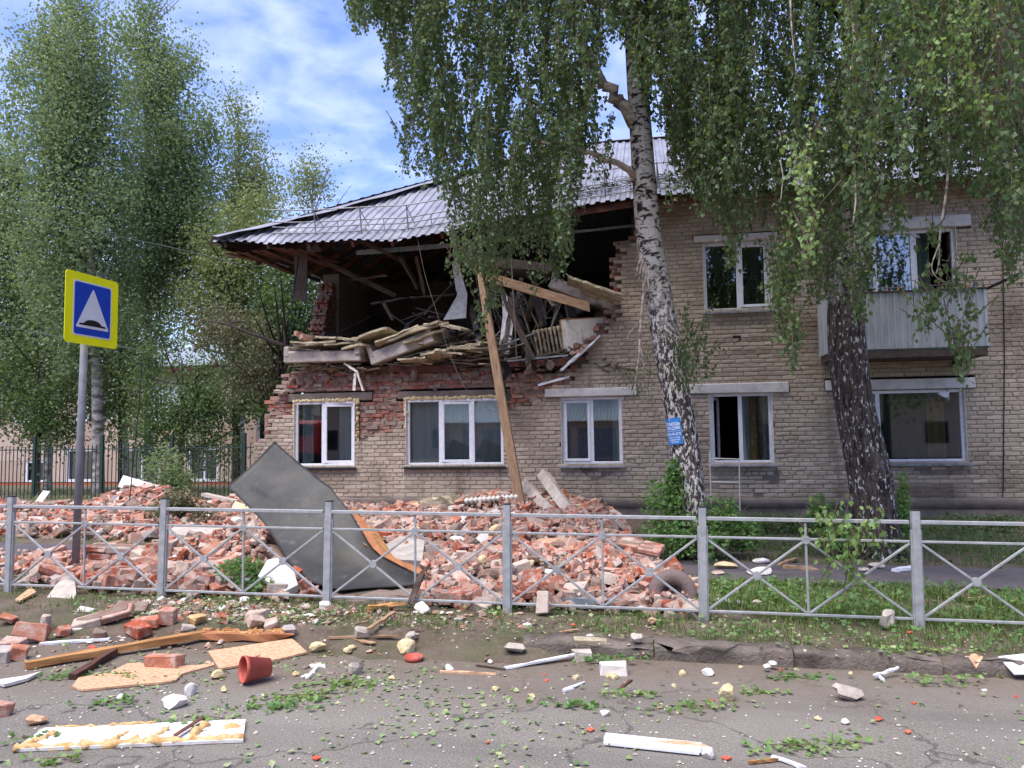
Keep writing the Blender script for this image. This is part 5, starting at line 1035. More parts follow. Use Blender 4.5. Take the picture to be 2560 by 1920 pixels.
# ================================================================== BACKGROUND TREES, SCHOOL, RAIL FENCE
def ragged(n, x0, x1, y0, y1, r0, r1_): return [(rng.uniform(x0, x1), rng.uniform(y0, y1), rng.uniform(r0, r1_), rng.uniform(r0, r1_)) for _ in range(n)]
def far_tree(name, label, blobs, Yd, n, leaf, mat, trunk=None, group='trees beyond the house corner', dark=None, clump=0.30, per=105, bark=None, elong=1.7, depth=1.0):
    b0 = P(trunk[0][0], trunk[0][1], Yd) if trunk else P(blobs[0][0], 1230, Yd); base = np.array([b0[0], Yd, gz(b0[0], Yd)])
    t = thing(name, label, 'tree', base, group); mb = MB(); vol = np.array([b[2]*b[3] for b in blobs], float); vol /= vol.sum()
    for (bx_, by_, rx_, ry_), v in zip(blobs, vol):
        c = P(bx_, by_, Yd); zc = (c-EYE) @ FW; rx, ry = rx_*zc/F_PX, ry_*zc/F_PX; m_ = max(4, int(n*v/per))
        u = rng.normal(0, 1, (m_, 3)); u /= np.linalg.norm(u, axis=1, keepdims=True); cc = c+u*np.array([rx, rx*depth, ry])*(rng.random((m_, 1))**0.42)*rng.uniform(.75, 1.18, (m_, 1))
        k = per; pp = np.repeat(cc, k, 0)+rng.normal(0, 1, (m_*k, 3))*np.repeat(rng.uniform(.6, 1.5, (m_, 1)), k, 0)*clump*[1, 1, elong]
        leaf_quads(mb, pp, rng.uniform(.6, 1.3, len(pp))*leaf, rand_dirs(len(pp), .6, .7), rand_dirs(len(pp)))
    part(mb, 'crown', mat, t)
    if trunk:
        pts = np.array([P(x, y, Yd) for (x, y, w) in trunk]); rad = np.array([w/2*Yd/F_PX for (x, y, w) in trunk]); pts[0] = base-[0, 0, .3]
        q, r = smooth_path(pts, rad, 30); part(MB().tube(q, r, 9), 'trunk', bark or MAT['farbark'], t, True)
        for _ in range(16):
            tm = MB()
            i = int(rng.integers(8, 29)); e = q[i]+np.array([rng.normal(0, 1.1), rng.normal(0, .8), rng.uniform(.6, 2.2)]); tm.tube([q[i], (q[i]+e)/2+[0, 0, -.15], e], [r[i]*.45+.01, r[i]*.3+.008, .008], 5, cap=False)
            part(tm, 'limb', bark or MAT['farbark'], t, True)
    return t
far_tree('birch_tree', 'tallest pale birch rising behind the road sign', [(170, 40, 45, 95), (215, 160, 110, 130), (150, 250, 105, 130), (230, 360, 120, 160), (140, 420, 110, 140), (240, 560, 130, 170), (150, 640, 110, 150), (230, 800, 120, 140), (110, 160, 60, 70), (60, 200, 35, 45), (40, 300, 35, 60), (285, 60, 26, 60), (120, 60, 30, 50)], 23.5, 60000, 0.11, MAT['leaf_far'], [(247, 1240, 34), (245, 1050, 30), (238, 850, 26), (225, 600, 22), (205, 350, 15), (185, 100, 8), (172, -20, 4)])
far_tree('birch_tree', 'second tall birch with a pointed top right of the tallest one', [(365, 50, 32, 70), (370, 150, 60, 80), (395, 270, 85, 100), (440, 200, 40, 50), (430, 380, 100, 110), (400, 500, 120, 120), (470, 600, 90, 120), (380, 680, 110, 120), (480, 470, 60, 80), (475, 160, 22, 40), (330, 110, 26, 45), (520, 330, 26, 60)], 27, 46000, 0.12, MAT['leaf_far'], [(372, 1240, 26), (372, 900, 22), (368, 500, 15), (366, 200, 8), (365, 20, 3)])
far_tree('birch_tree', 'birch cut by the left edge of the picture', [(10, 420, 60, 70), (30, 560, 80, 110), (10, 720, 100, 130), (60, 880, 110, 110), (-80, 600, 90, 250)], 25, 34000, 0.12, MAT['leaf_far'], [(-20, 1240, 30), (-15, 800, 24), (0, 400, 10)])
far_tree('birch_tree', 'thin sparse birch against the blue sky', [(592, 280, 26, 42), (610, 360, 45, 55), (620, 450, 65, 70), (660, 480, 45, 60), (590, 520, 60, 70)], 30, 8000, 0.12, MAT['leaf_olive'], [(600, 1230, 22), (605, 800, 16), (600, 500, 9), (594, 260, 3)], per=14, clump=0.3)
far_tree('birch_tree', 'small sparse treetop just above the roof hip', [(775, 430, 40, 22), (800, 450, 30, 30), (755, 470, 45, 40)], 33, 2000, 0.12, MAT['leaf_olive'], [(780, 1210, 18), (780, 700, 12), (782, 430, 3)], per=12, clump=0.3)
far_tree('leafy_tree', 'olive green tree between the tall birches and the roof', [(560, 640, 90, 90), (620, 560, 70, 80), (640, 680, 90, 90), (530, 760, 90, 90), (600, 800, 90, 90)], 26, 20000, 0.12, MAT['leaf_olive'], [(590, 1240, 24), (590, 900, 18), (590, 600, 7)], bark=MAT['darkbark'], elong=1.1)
far_tree('leafy_tree', 'dense dark tree behind the torn house corner', [(720, 760, 90, 110), (760, 660, 80, 80), (680, 880, 90, 110), (790, 860, 80, 90), (640, 980, 90, 100)], 25.5, 20000, 0.12, MAT['leaf_deep'], [(745, 1240, 26), (742, 950, 22), (745, 700, 9)], bark=MAT['darkbark'], elong=1.0)
far_tree('leafy_tree', 'low bushy tree in front of the school wall', ragged(26, 340, 620, 880, 1130, 22, 48), 22.5, 9500, 0.095, MAT['leaf_deep'], [(450, 1240, 16), (455, 1050, 12), (455, 900, 5)], bark=MAT['darkbark'], elong=1.2)
far_tree('leafy_tree', 'low green tree left of the sign post', ragged(22, -40, 190, 880, 1100, 20, 44), 24, 6500, 0.10, MAT['leaf_deep'], [(95, 1240, 14), (95, 1000, 10), (95, 900, 4)], bark=MAT['darkbark'], elong=1.3)
far_tree('leafy_tree', 'drooping green tree around the birch trunk by the school', ragged(14, 190, 380, 860, 1080, 20, 40), 25, 4000, 0.10, MAT['leaf_olive'], [(300, 1240, 12), (300, 1000, 9), (300, 870, 4)], bark=MAT['darkbark'], elong=1.3)
far_tree('withered_tree', 'broken tree with brownish withered leaves beside the house corner', [(590, 830, 80, 55), (640, 900, 80, 60), (540, 800, 50, 40), (600, 960, 60, 50), (670, 950, 50, 60), (520, 850, 40, 40)], 17.6, 6500, 0.08, MAT['leaf_dry'], [(690, 1210, 20), (690, 1000, 18), (705, 900, 15), (722, 840, 10)], bark=MAT['darkbark'], elong=0.8, clump=0.2)
lm = MB()
def br(pts, Yd, r0, r1_):
    q, r = smooth_path(np.array([P(x, y, Yd) for (x, y) in pts]), np.linspace(r0, r1_, len(pts)), 20); lm.tube(q, r, 6)
br([(722, 868), (660, 845), (610, 828), (570, 810), (540, 805), (470, 795)], 16.4, .05, .012); br([(600, 825), (570, 806), (610, 802), (626, 820)], 16.4, .03, .02); br([(575, 810), (560, 780), (548, 765)], 16.4, .014, .006); br([(640, 838), (610, 830), (560, 850)], 16.4, .012, .005)
br([(600, 826), (585, 850), (560, 870)], 16.4, .012, .005)
tag(lm.build('broken_branch', MAT['darkbark'], smooth=True), 'bare broken branch sticking out left of the torn floor slab', 'branch')
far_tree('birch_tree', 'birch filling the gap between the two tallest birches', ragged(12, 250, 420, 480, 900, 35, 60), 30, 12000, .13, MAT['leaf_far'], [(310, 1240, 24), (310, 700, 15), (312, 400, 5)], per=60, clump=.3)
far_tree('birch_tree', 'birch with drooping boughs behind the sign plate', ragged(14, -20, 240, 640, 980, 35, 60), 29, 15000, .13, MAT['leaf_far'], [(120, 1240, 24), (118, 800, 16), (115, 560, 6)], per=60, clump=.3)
# bushy row further back closing the view
for k, (x_, lb) in enumerate([(-27, 'far tree mass left of the school'), (-19, 'far tree behind the school roof'), (-12.5, 'far tree behind the birches and the house')]):
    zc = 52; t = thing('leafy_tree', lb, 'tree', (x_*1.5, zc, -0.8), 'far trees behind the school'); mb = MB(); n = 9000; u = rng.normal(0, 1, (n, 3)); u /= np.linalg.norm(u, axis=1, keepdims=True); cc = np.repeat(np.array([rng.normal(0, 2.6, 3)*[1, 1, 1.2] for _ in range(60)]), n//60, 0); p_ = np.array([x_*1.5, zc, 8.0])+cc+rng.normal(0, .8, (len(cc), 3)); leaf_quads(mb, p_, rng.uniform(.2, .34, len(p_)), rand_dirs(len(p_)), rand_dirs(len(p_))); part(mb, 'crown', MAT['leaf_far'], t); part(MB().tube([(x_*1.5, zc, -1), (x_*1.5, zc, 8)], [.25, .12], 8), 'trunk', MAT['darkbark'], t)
# school building
YS = 37.0; xl_, xr_ = P(-260, 1100, YS)[0], P(640, 1100, YS)[0]
school = thing('school_building', 'pale brick school with red brick base seen between the trees', 'building', ((xl_+xr_)/2, YS, -0.85))
def zs(y): return P(200, y, YS)[2]
smat = brick_mat('school_brick', ['#b9a08f', '#c2ab9b', '#af9484'], '#c9b8aa', 0.3, 0.2); sred = brick_mat('school_red_brick', ['#a85238', '#b55c40', '#9a4a34'], '#b5735a', 0.3, 0.2)
swin = [(62, 125, 1150, 1207), (165, 240, 1122, 1205), (300, 400, 1122, 1205), (470, 545, 1122, 1205), (-120, -20, 1122, 1205), (35, 120, 972, 1055), (190, 285, 972, 1055), (380, 460, 972, 1055), (500, 560, 972, 1055), (-120, -30, 972, 1055)]
wr = [(P(a, y0, YS)[0], P(b, y0, YS)[0], zs(y1), zs(y0)) for (a, b, y0, y1) in swin]
zb, zm, zt = -0.85, zs(1205)-0.02, zs(925)
def wall_with_holes(x0, x1, z0, z1, hl, y, th):
    mb = MB(); xsx = sorted(set([x0, x1]+[h[0] for h in hl]+[h[1] for h in hl])); zsz = sorted(set([z0, z1]+[h[2] for h in hl]+[h[3] for h in hl]))
    for a, b in zip(xsx[:-1], xsx[1:]):
        for c_, d_ in zip(zsz[:-1], zsz[1:]):
            xm, zm_ = (a+b)/2, (c_+d_)/2
            if z0 <= zm_ <= z1 and not any(h[0] < xm < h[1] and h[2] < zm_ < h[3] for h in hl): mb.box((xm, y+th/2, zm_), (b-a, th, d_-c_), bev=0.0005)
    return mb
part(wall_with_holes(xl_, xr_, zm, zt, wr, YS, 0.4), 'wall', smat, school); part(MB().box(((xl_+xr_)/2, YS+0.18, (zb+zm)/2-0.2), (xr_-xl_, 0.42, zm-zb+0.38), bev=0.002), 'red_base', sred, school)
part(MB().box(((xl_+xr_)/2, YS+4, (zb+zt)/2), (xr_-xl_-0.1, 0.3, zt-zb), bev=0.002), 'rear_wall', MAT['darkroom'], school)
for (a, b, c_, d_) in wr:
    mb = MB(); bars_rect(mb, a, b, c_, d_, YS+0.1, 0.14, 0.1); mb.box(((a+b)/2, YS+0.2, (c_+d_)/2), (0.09, 0.09, d_-c_-0.18), bev=0.004); w = part(mb, 'window', MAT['pvc'], school)
    part(MB().box(((a+b)/2, YS+0.22, (c_+d_)/2), (b-a-0.1, 0.01, d_-c_-0.1), bev=0.001), 'pane', MAT['glass'], w); curtain(w, a+0.1, a+(b-a)*0.45, c_+.1, d_-.1, YS+0.6, MAT['curtain'], 12)
mb = MB(); mb.poly([(xl_-.6, YS-0.7, zt-0.02), (xr_+.6, YS-0.7, zt-0.02), (xr_+.6, YS+5, zt+1.6), (xl_-.6, YS+5, zt+1.6)], (0, 0.02, 0.12)); part(mb, 'roof', MAT['galvsheet'], school)
part(MB().box(((xl_+xr_)/2, YS-0.62, zt-0.12), (xr_-xl_+1.1, 0.05, 0.22), bev=0.004), 'fascia', MAT['redtimber'], school)
# green bar fence in front of it
YG = 20.6; green = simple('dark_green_paint', '#2f3f36', '#28362f', 0.6, 9); gxl, gxr = P(-120, 1200, YG)[0], P(640, 1200, YG)[0]
gf = thing('bar_fence', 'dark green metal bar fence between the rubble and the school', 'fence', ((gxl+gxr)/2, YG, -0.2)); zgt = P(300, 1112, YG)[2]; zg0 = -0.2
for dz in (zgt-0.12, 0.42): part(MB().bar((gxl, YG, dz), (gxr, YG, dz), 0.03, 0.03), 'rail', green, gf)
bm_ = MB().box((0, 0, 0), (0.022, 0.022, zgt+0.2), bev=0.002).mesh('bar', green); go = np.array(gf.location)
for x in np.arange(gxl, gxr, 0.135): obj('bar', bm_, np.array([x, YG, (zgt-0.2)/2+0.02*math.sin(x*1.1)])-go, None, gf)
for x in np.arange(gxl+0.6, gxr, 2.3): part(MB().box((x, YG, zgt/2), (0.09, 0.09, zgt+0.6), bev=0.006), 'post', green, gf)

# ================================================================== ACROSS THE STREET (seen in the window glass)
def back_tree(label, x, y, h, r, n=2600):
    t = thing('leafy_tree', label, 'tree', (x, y, rz_(x)), 'trees across the street'); mb = MB(); cc = np.array([x, y, h*.62])+rng.normal(0, 1, (40, 3))*[r*.5, r*.5, h*.2]; pp = np.repeat(cc, n//40, 0)+rng.normal(0, r*.2, (n//40*40, 3)); leaf_quads(mb, pp, rng.uniform(.25, .45, len(pp)), rand_dirs(len(pp), .5), rand_dirs(len(pp))); part(mb, 'crown', MAT['leaf_deep'], t); part(MB().tube([(x, y, -.4), (x+.1, y, h*.5), (x, y, h*.9)], [.25, .17, .05], 8), 'trunk', MAT['darkbark'], t, True)
for (lb, x, y, h, r) in [('tree across the street behind the garages', -10, -22, 13, 3.5), ('second tree across the street', -4, -20, 12, 3.2), ('third tree across the street', 3, -21, 14, 3.6), ('fourth tree across the street', 9, -19, 11, 3.4), ('fifth tree across the street', 15, -21, 13, 3.6), ('leftmost tree across the street', -24, -20, 12, 3.6), ('sixth tree across the street', 21, -20, 12, 3.4)]: back_tree(lb, x, y, h, r)
blk = thing('added_reflection_block', 'long plain block added across the street to darken the window reflections', 'building', (0, -30, 0)); part(MB().box((0, -30, 2.1), (90, 6, 4.6), bev=.02), 'wall', smat, blk); part(MB().poly([(-46, -26.5, 4.4), (46, -26.5, 4.4), (46, -33.5, 4.4), (-46, -33.5, 4.4)], (0, 0, .2)), 'roof', MAT['galvsheet'], blk)  # unseen block added behind the camera to darken reflections in the glass
for wx in np.arange(-40, 41, 4.0):
    for wz in (1.6,): part(MB().box((wx, -26.98, wz), (1.5, .1, 1.5), bev=.01), 'window', MAT['black'], blk)
gr = thing('garage', 'low brick garage with corrugated roof across the street', 'garage', (-6, -15, -.1)); part(MB().box((-6, -15, 1.2), (9, 4, 2.7), bev=.02), 'wall', smat, gr)
xx = np.arange(-10.8, -1.2, .1); part(MB().grid(np.stack([np.stack([xx, np.full(len(xx), yy), zz+.03*np.cos(np.arange(len(xx))*math.pi)], 1) for (yy, zz) in ((-12.5, 2.5), (-17.5, 4.2))]), .01), 'roof', MAT['galvsheet'], gr)
for x in (-8.6, -5.6, -2.9): part(MB().box((x, -12.97, 1.05), (2.2, .08, 2.1), bev=.01), 'gate', MAT['sillmetal'], gr)
ft_ = thing('fire_truck', 'red fire truck with a white stripe parked across the street', 'truck', (-16.2, -8.5, rz_(-14))); fred = flat('truck_red', '#b0261f'); z0_ = float(rz_(-14))
part(MB().box((-15.2, -8.5, z0_+1.75), (4.2, 2.3, 2.1), bev=.06), 'body', fred, ft_); part(MB().box((-18.4, -8.5, z0_+1.65), (2.0, 2.3, 1.9), bev=.18), 'cab', fred, ft_); part(MB().box((-15.2, -7.34, z0_+1.55), (4.1, .02, .35), bev=.004), 'stripe', MAT['pvc'], ft_); part(MB().box((-18.4, -7.34, z0_+2.05), (1.2, .02, .6), bev=.004), 'cab_window', MAT['black'], ft_); part(MB().box((-16.4, -8.5, z0_+.62), (6.2, 2.0, .3), bev=.03), 'chassis', MAT['black'], ft_); part(MB().box((-15.2, -8.5, z0_+2.95), (3.6, 1.2, .25), bev=.03), 'ladder', MAT['galv'], ft_)
for x in (-18.3, -14.4):
    for y in (-7.5, -9.5): part(MB().lathe([(0, -.14), (.3, -.14), (.48, -.12), (.5, 0), (.48, .12), (.3, .14), (0, .14)], 22, (x, y, z0_+.5), rotm(math.pi/2, 0, 0)), 'wheel', MAT['black'], ft_, True)
# ================================================================== RUBBLE
HEAPS = [(-2.6, 14.9, .36, 2.2, 1.2), (-0.9, 13.4, .20, 1.3, 1.5), (-1.9, 11.2, .34, 2.2, 1.6), (-1.2, 8.7, .20, 1.5, 1.2), (-4.6, 8.1, .40, 1.2, .75), (-3.9, 9.6, .36, 1.6, 1.2), (-5.6, 13.2, .26, 2.2, 1.4), (-9.6, 13.4, .28, 2.4, 1.5), (-8.2, 11.9, .26, 1.6, .9), (-12.5, 13.2, .26, 2, 1.5), (-7.9, 15.6, .75, .9, 1.0), (-10.6, 14.9, .5, 1.1, .8)]
def heap(x, y):
    h = np.zeros(np.broadcast(x, y).shape)
    for (a, b, hh_, sx, sy) in HEAPS: h = np.maximum(h, hh_*np.exp(-((x-a)/sx)**2-((y-b)/sy)**2)) + 0.12*hh_*np.exp(-((x-a)/sx)**2-((y-b)/sy)**2)
    return h*(1-.96*np.exp(-((x+2.85)/1.05)**2-((y-7.5)/.75)**2))
SHEETPX = [(568, 1216), (690, 1104), (800, 1195), (868, 1275), (935, 1370), (1068, 1455), (1040, 1500), (850, 1500), (765, 1468), (705, 1405), (645, 1318)]
def under_sheet(u, v, y): return inside(SHEETPX, u, v) & (y < 8.9)
def rmask(x, y):
    """1 where the ground is covered with rubble"""
    right = np.interp(y, [6.9, 8, 9.5, 11, 13, 15.7], [0.55, 0.55, 0.2, -0.1, -0.3, -0.6])
    m_ = np.clip((right-x)/0.5, 0, 1)
    path = np.clip(1-np.abs(y-9.9)/1.25, 0, 1)*np.clip((-x-6.3)/0.6, 0, 1); m_ = m_*(1-np.clip(path*2.2, 0, 1))
    return m_*np.clip((y-6.95)/0.25, 0, 1)*np.where(x < -6.2, np.clip((y-7.3)/1, 0.25, 1), 1)
xs = np.linspace(-16, 1.2, 140); ys = np.linspace(6.9, 15.72, 80); X, Y = np.meshgrid(xs, ys)
K = rmask(X, Y); Z = gz(X, Y)+heap(X, Y)*K*.9+rng.normal(0, 0.018, X.shape)*K-0.05+0.045*np.clip(K*2, 0, 1)
tag(MB().grid(np.stack([X, Y, Z], -1)).build('rubble_bed', MAT['dust'], smooth=True), 'brick dust and crumbs under the fallen bricks', 'rubble', kind='stuff')
def in_frame(x, y, z):
    q = np.stack([x, y, z], -1)-EYE; c = q @ FW; u = CX+F_PX*(q @ RT)/c; v = CY-F_PX*(q @ UP)/c; return (u > -60) & (u < 2620) & (v < 1960), c, u, v
N = 15500; px = rng.uniform(-15.5, 1.0, N); py = 7.02+8.65*rng.random(N)**1.25
cl = (np.sin(px*2.1+py*1.7)+np.sin(px*1.3-py*2.4)+np.sin(py*3.1+px*0.4))/3      # denser and thinner spots
kp = rng.random(N) < rmask(px, py)*np.clip(0.42+0.5*cl, 0.12, 1); px, py = px[kp], py[kp]
inf, cd_, uu_, vv_ = in_frame(px, py, gz(px, py)); px, py = px[inf], py[inf]
_, _, uu_, vv_ = in_frame(px, py, gz(px, py)+heap(px, py)*rmask(px, py)+.05); keep = ~under_sheet(uu_, vv_, py); px, py = px[keep], py[keep]; N = len(px)
pz = gz(px, py)+heap(px, py)*rmask(px, py)+rng.uniform(-0.02, 0.055, N)+0.02
kind = rng.random(N)
size = np.where(kind[:, None] < 0.40, [0.245, 0.12, 0.066], np.where(kind[:, None] < 0.72, [0.14, 0.12, 0.066], np.where(kind[:, None] < 0.86, [0.09, 0.075, 0.06], [0.28, 0.22, 0.13])))*rng.uniform(0.7, 1.06, (N, 3))
tilt_ = np.where(rng.random(N) < 0.6, 0.22, 0.9)
Rb = np.array([rotm(rng.normal(0, t), rng.normal(0, t), rng.uniform(0, 6.28)) for t in tilt_])
BRM = []
for L_ in (0.245, 0.215, 0.14, 0.115):
    for _ in range(3):
        b = MB().box((0, 0, 0), (L_, 0.12, 0.066), bev=0.005, jit=0.007); BRM.append((L_, b.mesh('brick', MAT['redbrick'])))
_, cd_, uu_, vv_ = in_frame(px, py, pz); score = size[:, 0]/cd_; score = np.where(kind < 0.72, score, 0); vis = (vv_ > 1100) & (vv_ < 1900) & (uu_ > 0) & (uu_ < 2560); score = np.where(vis, score, 0)
pick = np.argsort(-score)[:300]; picked = np.zeros(N, bool); picked[pick] = True
PN = ['leftmost', 'second', 'third', 'fourth', 'fifth', 'sixth']
def brick_label(i):
    k = int(np.clip(np.searchsorted([-6.45, -4.73, -3.01, -1.29, 0.43], uq[i]), 0, 5)); fr = (uq[i]-(-8.17+1.72*k))/1.72
    return ('whole red brick' if size[i, 0] > .18 else 'half red brick')+' behind the '+('left' if fr < .5 else 'right')+' half of the '+PN[k]+' fence panel'+(', near it' if py[i] < 8.2 else ', further back')
uq = EYE[0]+(px-EYE[0])*YF/py
for i in pick:
    L_, me = BRM[int(rng.integers(6)) if size[i, 0] > 0.18 else 6+int(rng.integers(6))]
    o = obj('brick', me, (px[i], py[i], pz[i]), Rb[i]); lb = brick_label(i); tag(o, lb, 'brick', 'bricks: '+lb)
mb = MB(); r = ~picked; mb.boxes(np.stack([px, py, pz], 1)[r], size[r], 0.005, Rb[r], 0.007)
tag(mb.build('brick_rubble', MAT['redbrick']), 'mass of fallen red bricks heaped below the torn house', 'rubble', kind='stuff')
N = 5200; cx_ = rng.uniform(-15, 1.2, N); cy_ = rng.uniform(6.95, 15.6, N); kp = rng.random(N) < rmask(cx_, cy_); cx_, cy_ = cx_[kp], cy_[kp]; inf = in_frame(cx_, cy_, gz(cx_, cy_))[0]; cx_, cy_ = cx_[inf], cy_[inf]; _, _, uu_, vv_ = in_frame(cx_, cy_, gz(cx_, cy_)+heap(cx_, cy_)*rmask(cx_, cy_)+.05); kp = ~under_sheet(uu_, vv_, cy_); cx_, cy_ = cx_[kp], cy_[kp]
mb = MB(); mw = MB(); mf = MB()
for a, b in zip(cx_, cy_):
    s = min(.12, rng.lognormal(-3.1, 0.5)); z = gz(a, b)+heap(a, b)*rmask(a, b)+0.03+s*.3; k = rng.random(); (mb if k < 0.84 else mw if k < 0.94 else mf).chunk((a, b, z), (s if k < .84 else s*.75)*rng.uniform(.6, 1.3, 3)*[1, 1, .75], 0.18, 1 if s > .05 else 0)
tag(mb.build('mortar_rubble', MAT['redmortar']), 'lumps of grey mortar and broken brick among the fallen bricks', 'rubble', kind='stuff')
tag(mw.build('plaster_rubble', MAT['white']), 'white plaster crumbs scattered over the rubble', 'rubble', kind='stuff')
tag(mf.build('foam_crumbs', MAT['foam']), 'yellowish foam crumbs scattered over the rubble', 'rubble', kind='stuff')

N = 9000; fx = rng.uniform(-15, 1.0, N); fy = 6.98+8.6*rng.random(N)**1.3; kp = rng.random(N) < rmask(fx, fy); fx, fy = fx[kp], fy[kp]; fzz = gz(fx, fy)+heap(fx, fy)*rmask(fx, fy); ok_, _, uu_, vv_ = in_frame(fx, fy, fzz+.05); kp = ok_ & ~under_sheet(uu_, vv_, fy); fx, fy, fzz = fx[kp], fy[kp], fzz[kp]; N = len(fx)
mb = MB(); mb.boxes(np.stack([fx, fy, fzz+rng.uniform(.01, .11, N)], 1), rng.uniform(.02, .085, (N, 1))*rng.uniform(.5, 1.2, (N, 3)), .003, np.array([rotm(*rng.uniform(0, 6.28, 3)) for _ in range(N)]), .006)
tag(mb.build('brick_fragments', MAT['redbrick']), 'small broken brick fragments strewn through the rubble', 'rubble', kind='stuff')
# ------------------------------------------------------------------ big pieces lying in the rubble
def slab3(name, label, cat, poly, Yd, thick, mat, dz=0.0, tiltv=None):
    """outline in photo points laid on a sloping plane: each point gives (px, py, Y)"""
    pts = np.array([P(a, b, c_) for (a, b, c_) in poly]); n = np.cross(pts[1]-pts[0], pts[-1]-pts[0]); n = unit(n)*thick
    if n[2] > 0: n = -n
    return tag(MB().poly(pts, n).build(name, mat), label, cat)
slab3('concrete_plate', 'pale concrete plate leaning on the fence beside the sign post', 'concrete', [(112, 1500, 6.70), (183, 1512, 6.68), (190, 1482, 6.82), (186, 1436, 7.0), (160, 1442, 7.0), (140, 1462, 6.9)], 0, 0.05, MAT['lightconcrete'])
slab3('concrete_plate', 'white concrete plate lying left of the bent dark sheet', 'concrete', [(645, 1440, 7.15), (712, 1478, 7.03), (745, 1462, 7.08), (732, 1420, 7.3), (700, 1392, 7.45), (668, 1400, 7.4)], 0, 0.08, MAT['whitewash'])
slab3('concrete_plate', 'large grey concrete slab lying on the rubble behind the fence centre', 'concrete', [(945, 1372, 8.6), (980, 1398, 8.3), (1055, 1402, 8.25), (1062, 1350, 8.9), (1000, 1340, 9.0)], 0, 0.14, MAT['concrete'])
slab3('concrete_plate', 'wide broken slab flat on the rubble left of the sheet', 'concrete', [(420, 1330, 10.0), (530, 1352, 9.5), (600, 1345, 9.6), (560, 1318, 10.4), (440, 1312, 10.6)], 0, 0.13, MAT['lightconcrete'])
slab3('concrete_plate', 'brick lump with pale plaster top in the middle of the rubble', 'concrete', [(1345, 1352, 9.3), (1430, 1372, 8.9), (1440, 1345, 9.5), (1360, 1345, 9.7)], 0, 0.2, MAT['redbrick'])
slab3('plaster_sheet', 'orange-white plaster slab on the brick lump in the rubble', 'plaster', [(1340, 1350, 9.3), (1432, 1370, 8.88), (1436, 1348, 9.45), (1350, 1346, 9.6)], 0, -0.03, MAT['osb'])
slab3('plaster_sheet', 'white sheet sticking up at the back of the rubble', 'plaster', [(295, 1216, 15.3), (360, 1236, 14.7), (425, 1222, 15.0), (308, 1188, 15.9)], 0, 0.03, MAT['white'])
slab3('plaster_sheet', 'pale curved sheet standing at the left of the rubble', 'plaster', [(75, 1272, 14.0), (92, 1274, 14.0), (125, 1228, 14.4), (108, 1226, 14.4)], 0, 0.03, MAT['white'])
slab3('plaster_sheet', 'cream board standing behind the bent dark sheet', 'plaster', [(568, 1292, 13.2), (625, 1300, 13.0), (612, 1262, 13.3), (588, 1252, 13.5)], 0, 0.05, MAT['foam'])
for k, (poly, Yd, lb) in enumerate([([(1240, 1330), (1270, 1345), (1275, 1315), (1255, 1310)], 9.2, 'white torn paper high on the rubble heap'), ([(1320, 1492), (1372, 1482), (1345, 1465), (1330, 1446), (1322, 1450)], 7.35, 'large white torn paper near the fence'), ([(1340, 1425), (1395, 1440), (1390, 1425), (1350, 1422)], 8.0, 'white paper sheet lying right of the centre post'), ([(1190, 1345), (1215, 1370), (1222, 1330), (1200, 1335)], 9.0, 'white torn card left of the centre post'), ([(270, 1265), (292, 1262), (298, 1240), (282, 1238)], 14.0, 'small white card on the rubble behind the sign post'), ([(505, 1276), (525, 1272), (530, 1250), (518, 1252)], 13.6, 'small white card behind the leafy twigs')]):
    tag(MB().poly([P(a, b, Yd+rng.normal(0, .03)) for (a, b) in poly], (0, 0.012, 0)).build('torn_paper', MAT['white']), lb, 'paper')
board('concrete_post', 'short square concrete post leaning on the wall left of its pair', 'post', P(1312, 1212, 14.9), P(1385, 1285, 14.0), .18, .16, MAT['lightconcrete'], (0, 1, 0), jit=0.01)
board('concrete_post', 'long square concrete post leaning on the wall under the third window', 'post', P(1356, 1186, 15.2), P(1462, 1328, 13.0), .18, .16, MAT['lightconcrete'], (0, 1, 0), jit=0.01)
board('plank', 'brown plank lying on the rubble left of the bent sheet', 'plank', P(430, 1405, 8.5), P(640, 1348, 9.3), .09, .04, MAT['orange'], jit=0.003)
board('plank', 'yellow plank lying beside the sign post behind the fence', 'plank', P(205, 1372, 8.6), P(298, 1358, 8.9), .16, .05, MAT['timber'], jit=0.003)
board('plank', 'long plank lying at the left edge behind the fence', 'plank', P(-30, 1408, 8.3), P(150, 1394, 8.5), .10, .05, MAT['oldtimber'], jit=0.003)
board('plank', 'lower long plank at the left edge behind the fence', 'plank', P(-30, 1422, 8.0), P(118, 1412, 8.1), .08, .04, MAT['osb'], jit=0.003)
board('plank', 'pale board lying at the back of the rubble near the leafy twigs', 'plank', P(510, 1236, 15.0), P(590, 1254, 14.5), .14, .06, MAT['lightconcrete'], jit=0.003)
board('plank', 'dark splintered plank standing against the fence centre', 'plank', P(1025, 1510, 6.84), P(1060, 1420, 6.99), .05, .03, MAT['oldtimber'], (0, 1, 0), jit=0.004, splinter=True)
board('plank', 'flat orange plank at the foot of the fence', 'plank', P(920, 1518, 6.75), P(1005, 1508, 6.78), .06, .025, MAT['orange'], jit=0.004, splinter=True)
board('plank', 'thin pale lath lying across the kerb', 'plank', P(922, 1572, 5.92), P(985, 1530, 6.5), .035, .018, MAT['timber'], jit=0.002)
board('foam_board', 'mossy green cushion board lying against the wall base', 'board', P(1066, 1258, 14.6), P(1145, 1250, 14.5), .5, .16, MAT['wool'], jit=0.02)
board('foam_board', 'thin pale strip under the mossy board', 'board', P(1058, 1276, 14.1), P(1160, 1264, 14.1), .12, .03, MAT['oldpaint'], jit=0.003)
board('drain_pipe', 'long grey pipe lying along the foot of the fence', 'pipe', P(1372, 1504, 7.15), P(1570, 1512, 7.15), .09, .09, MAT['galvsheet'], jit=0.003)
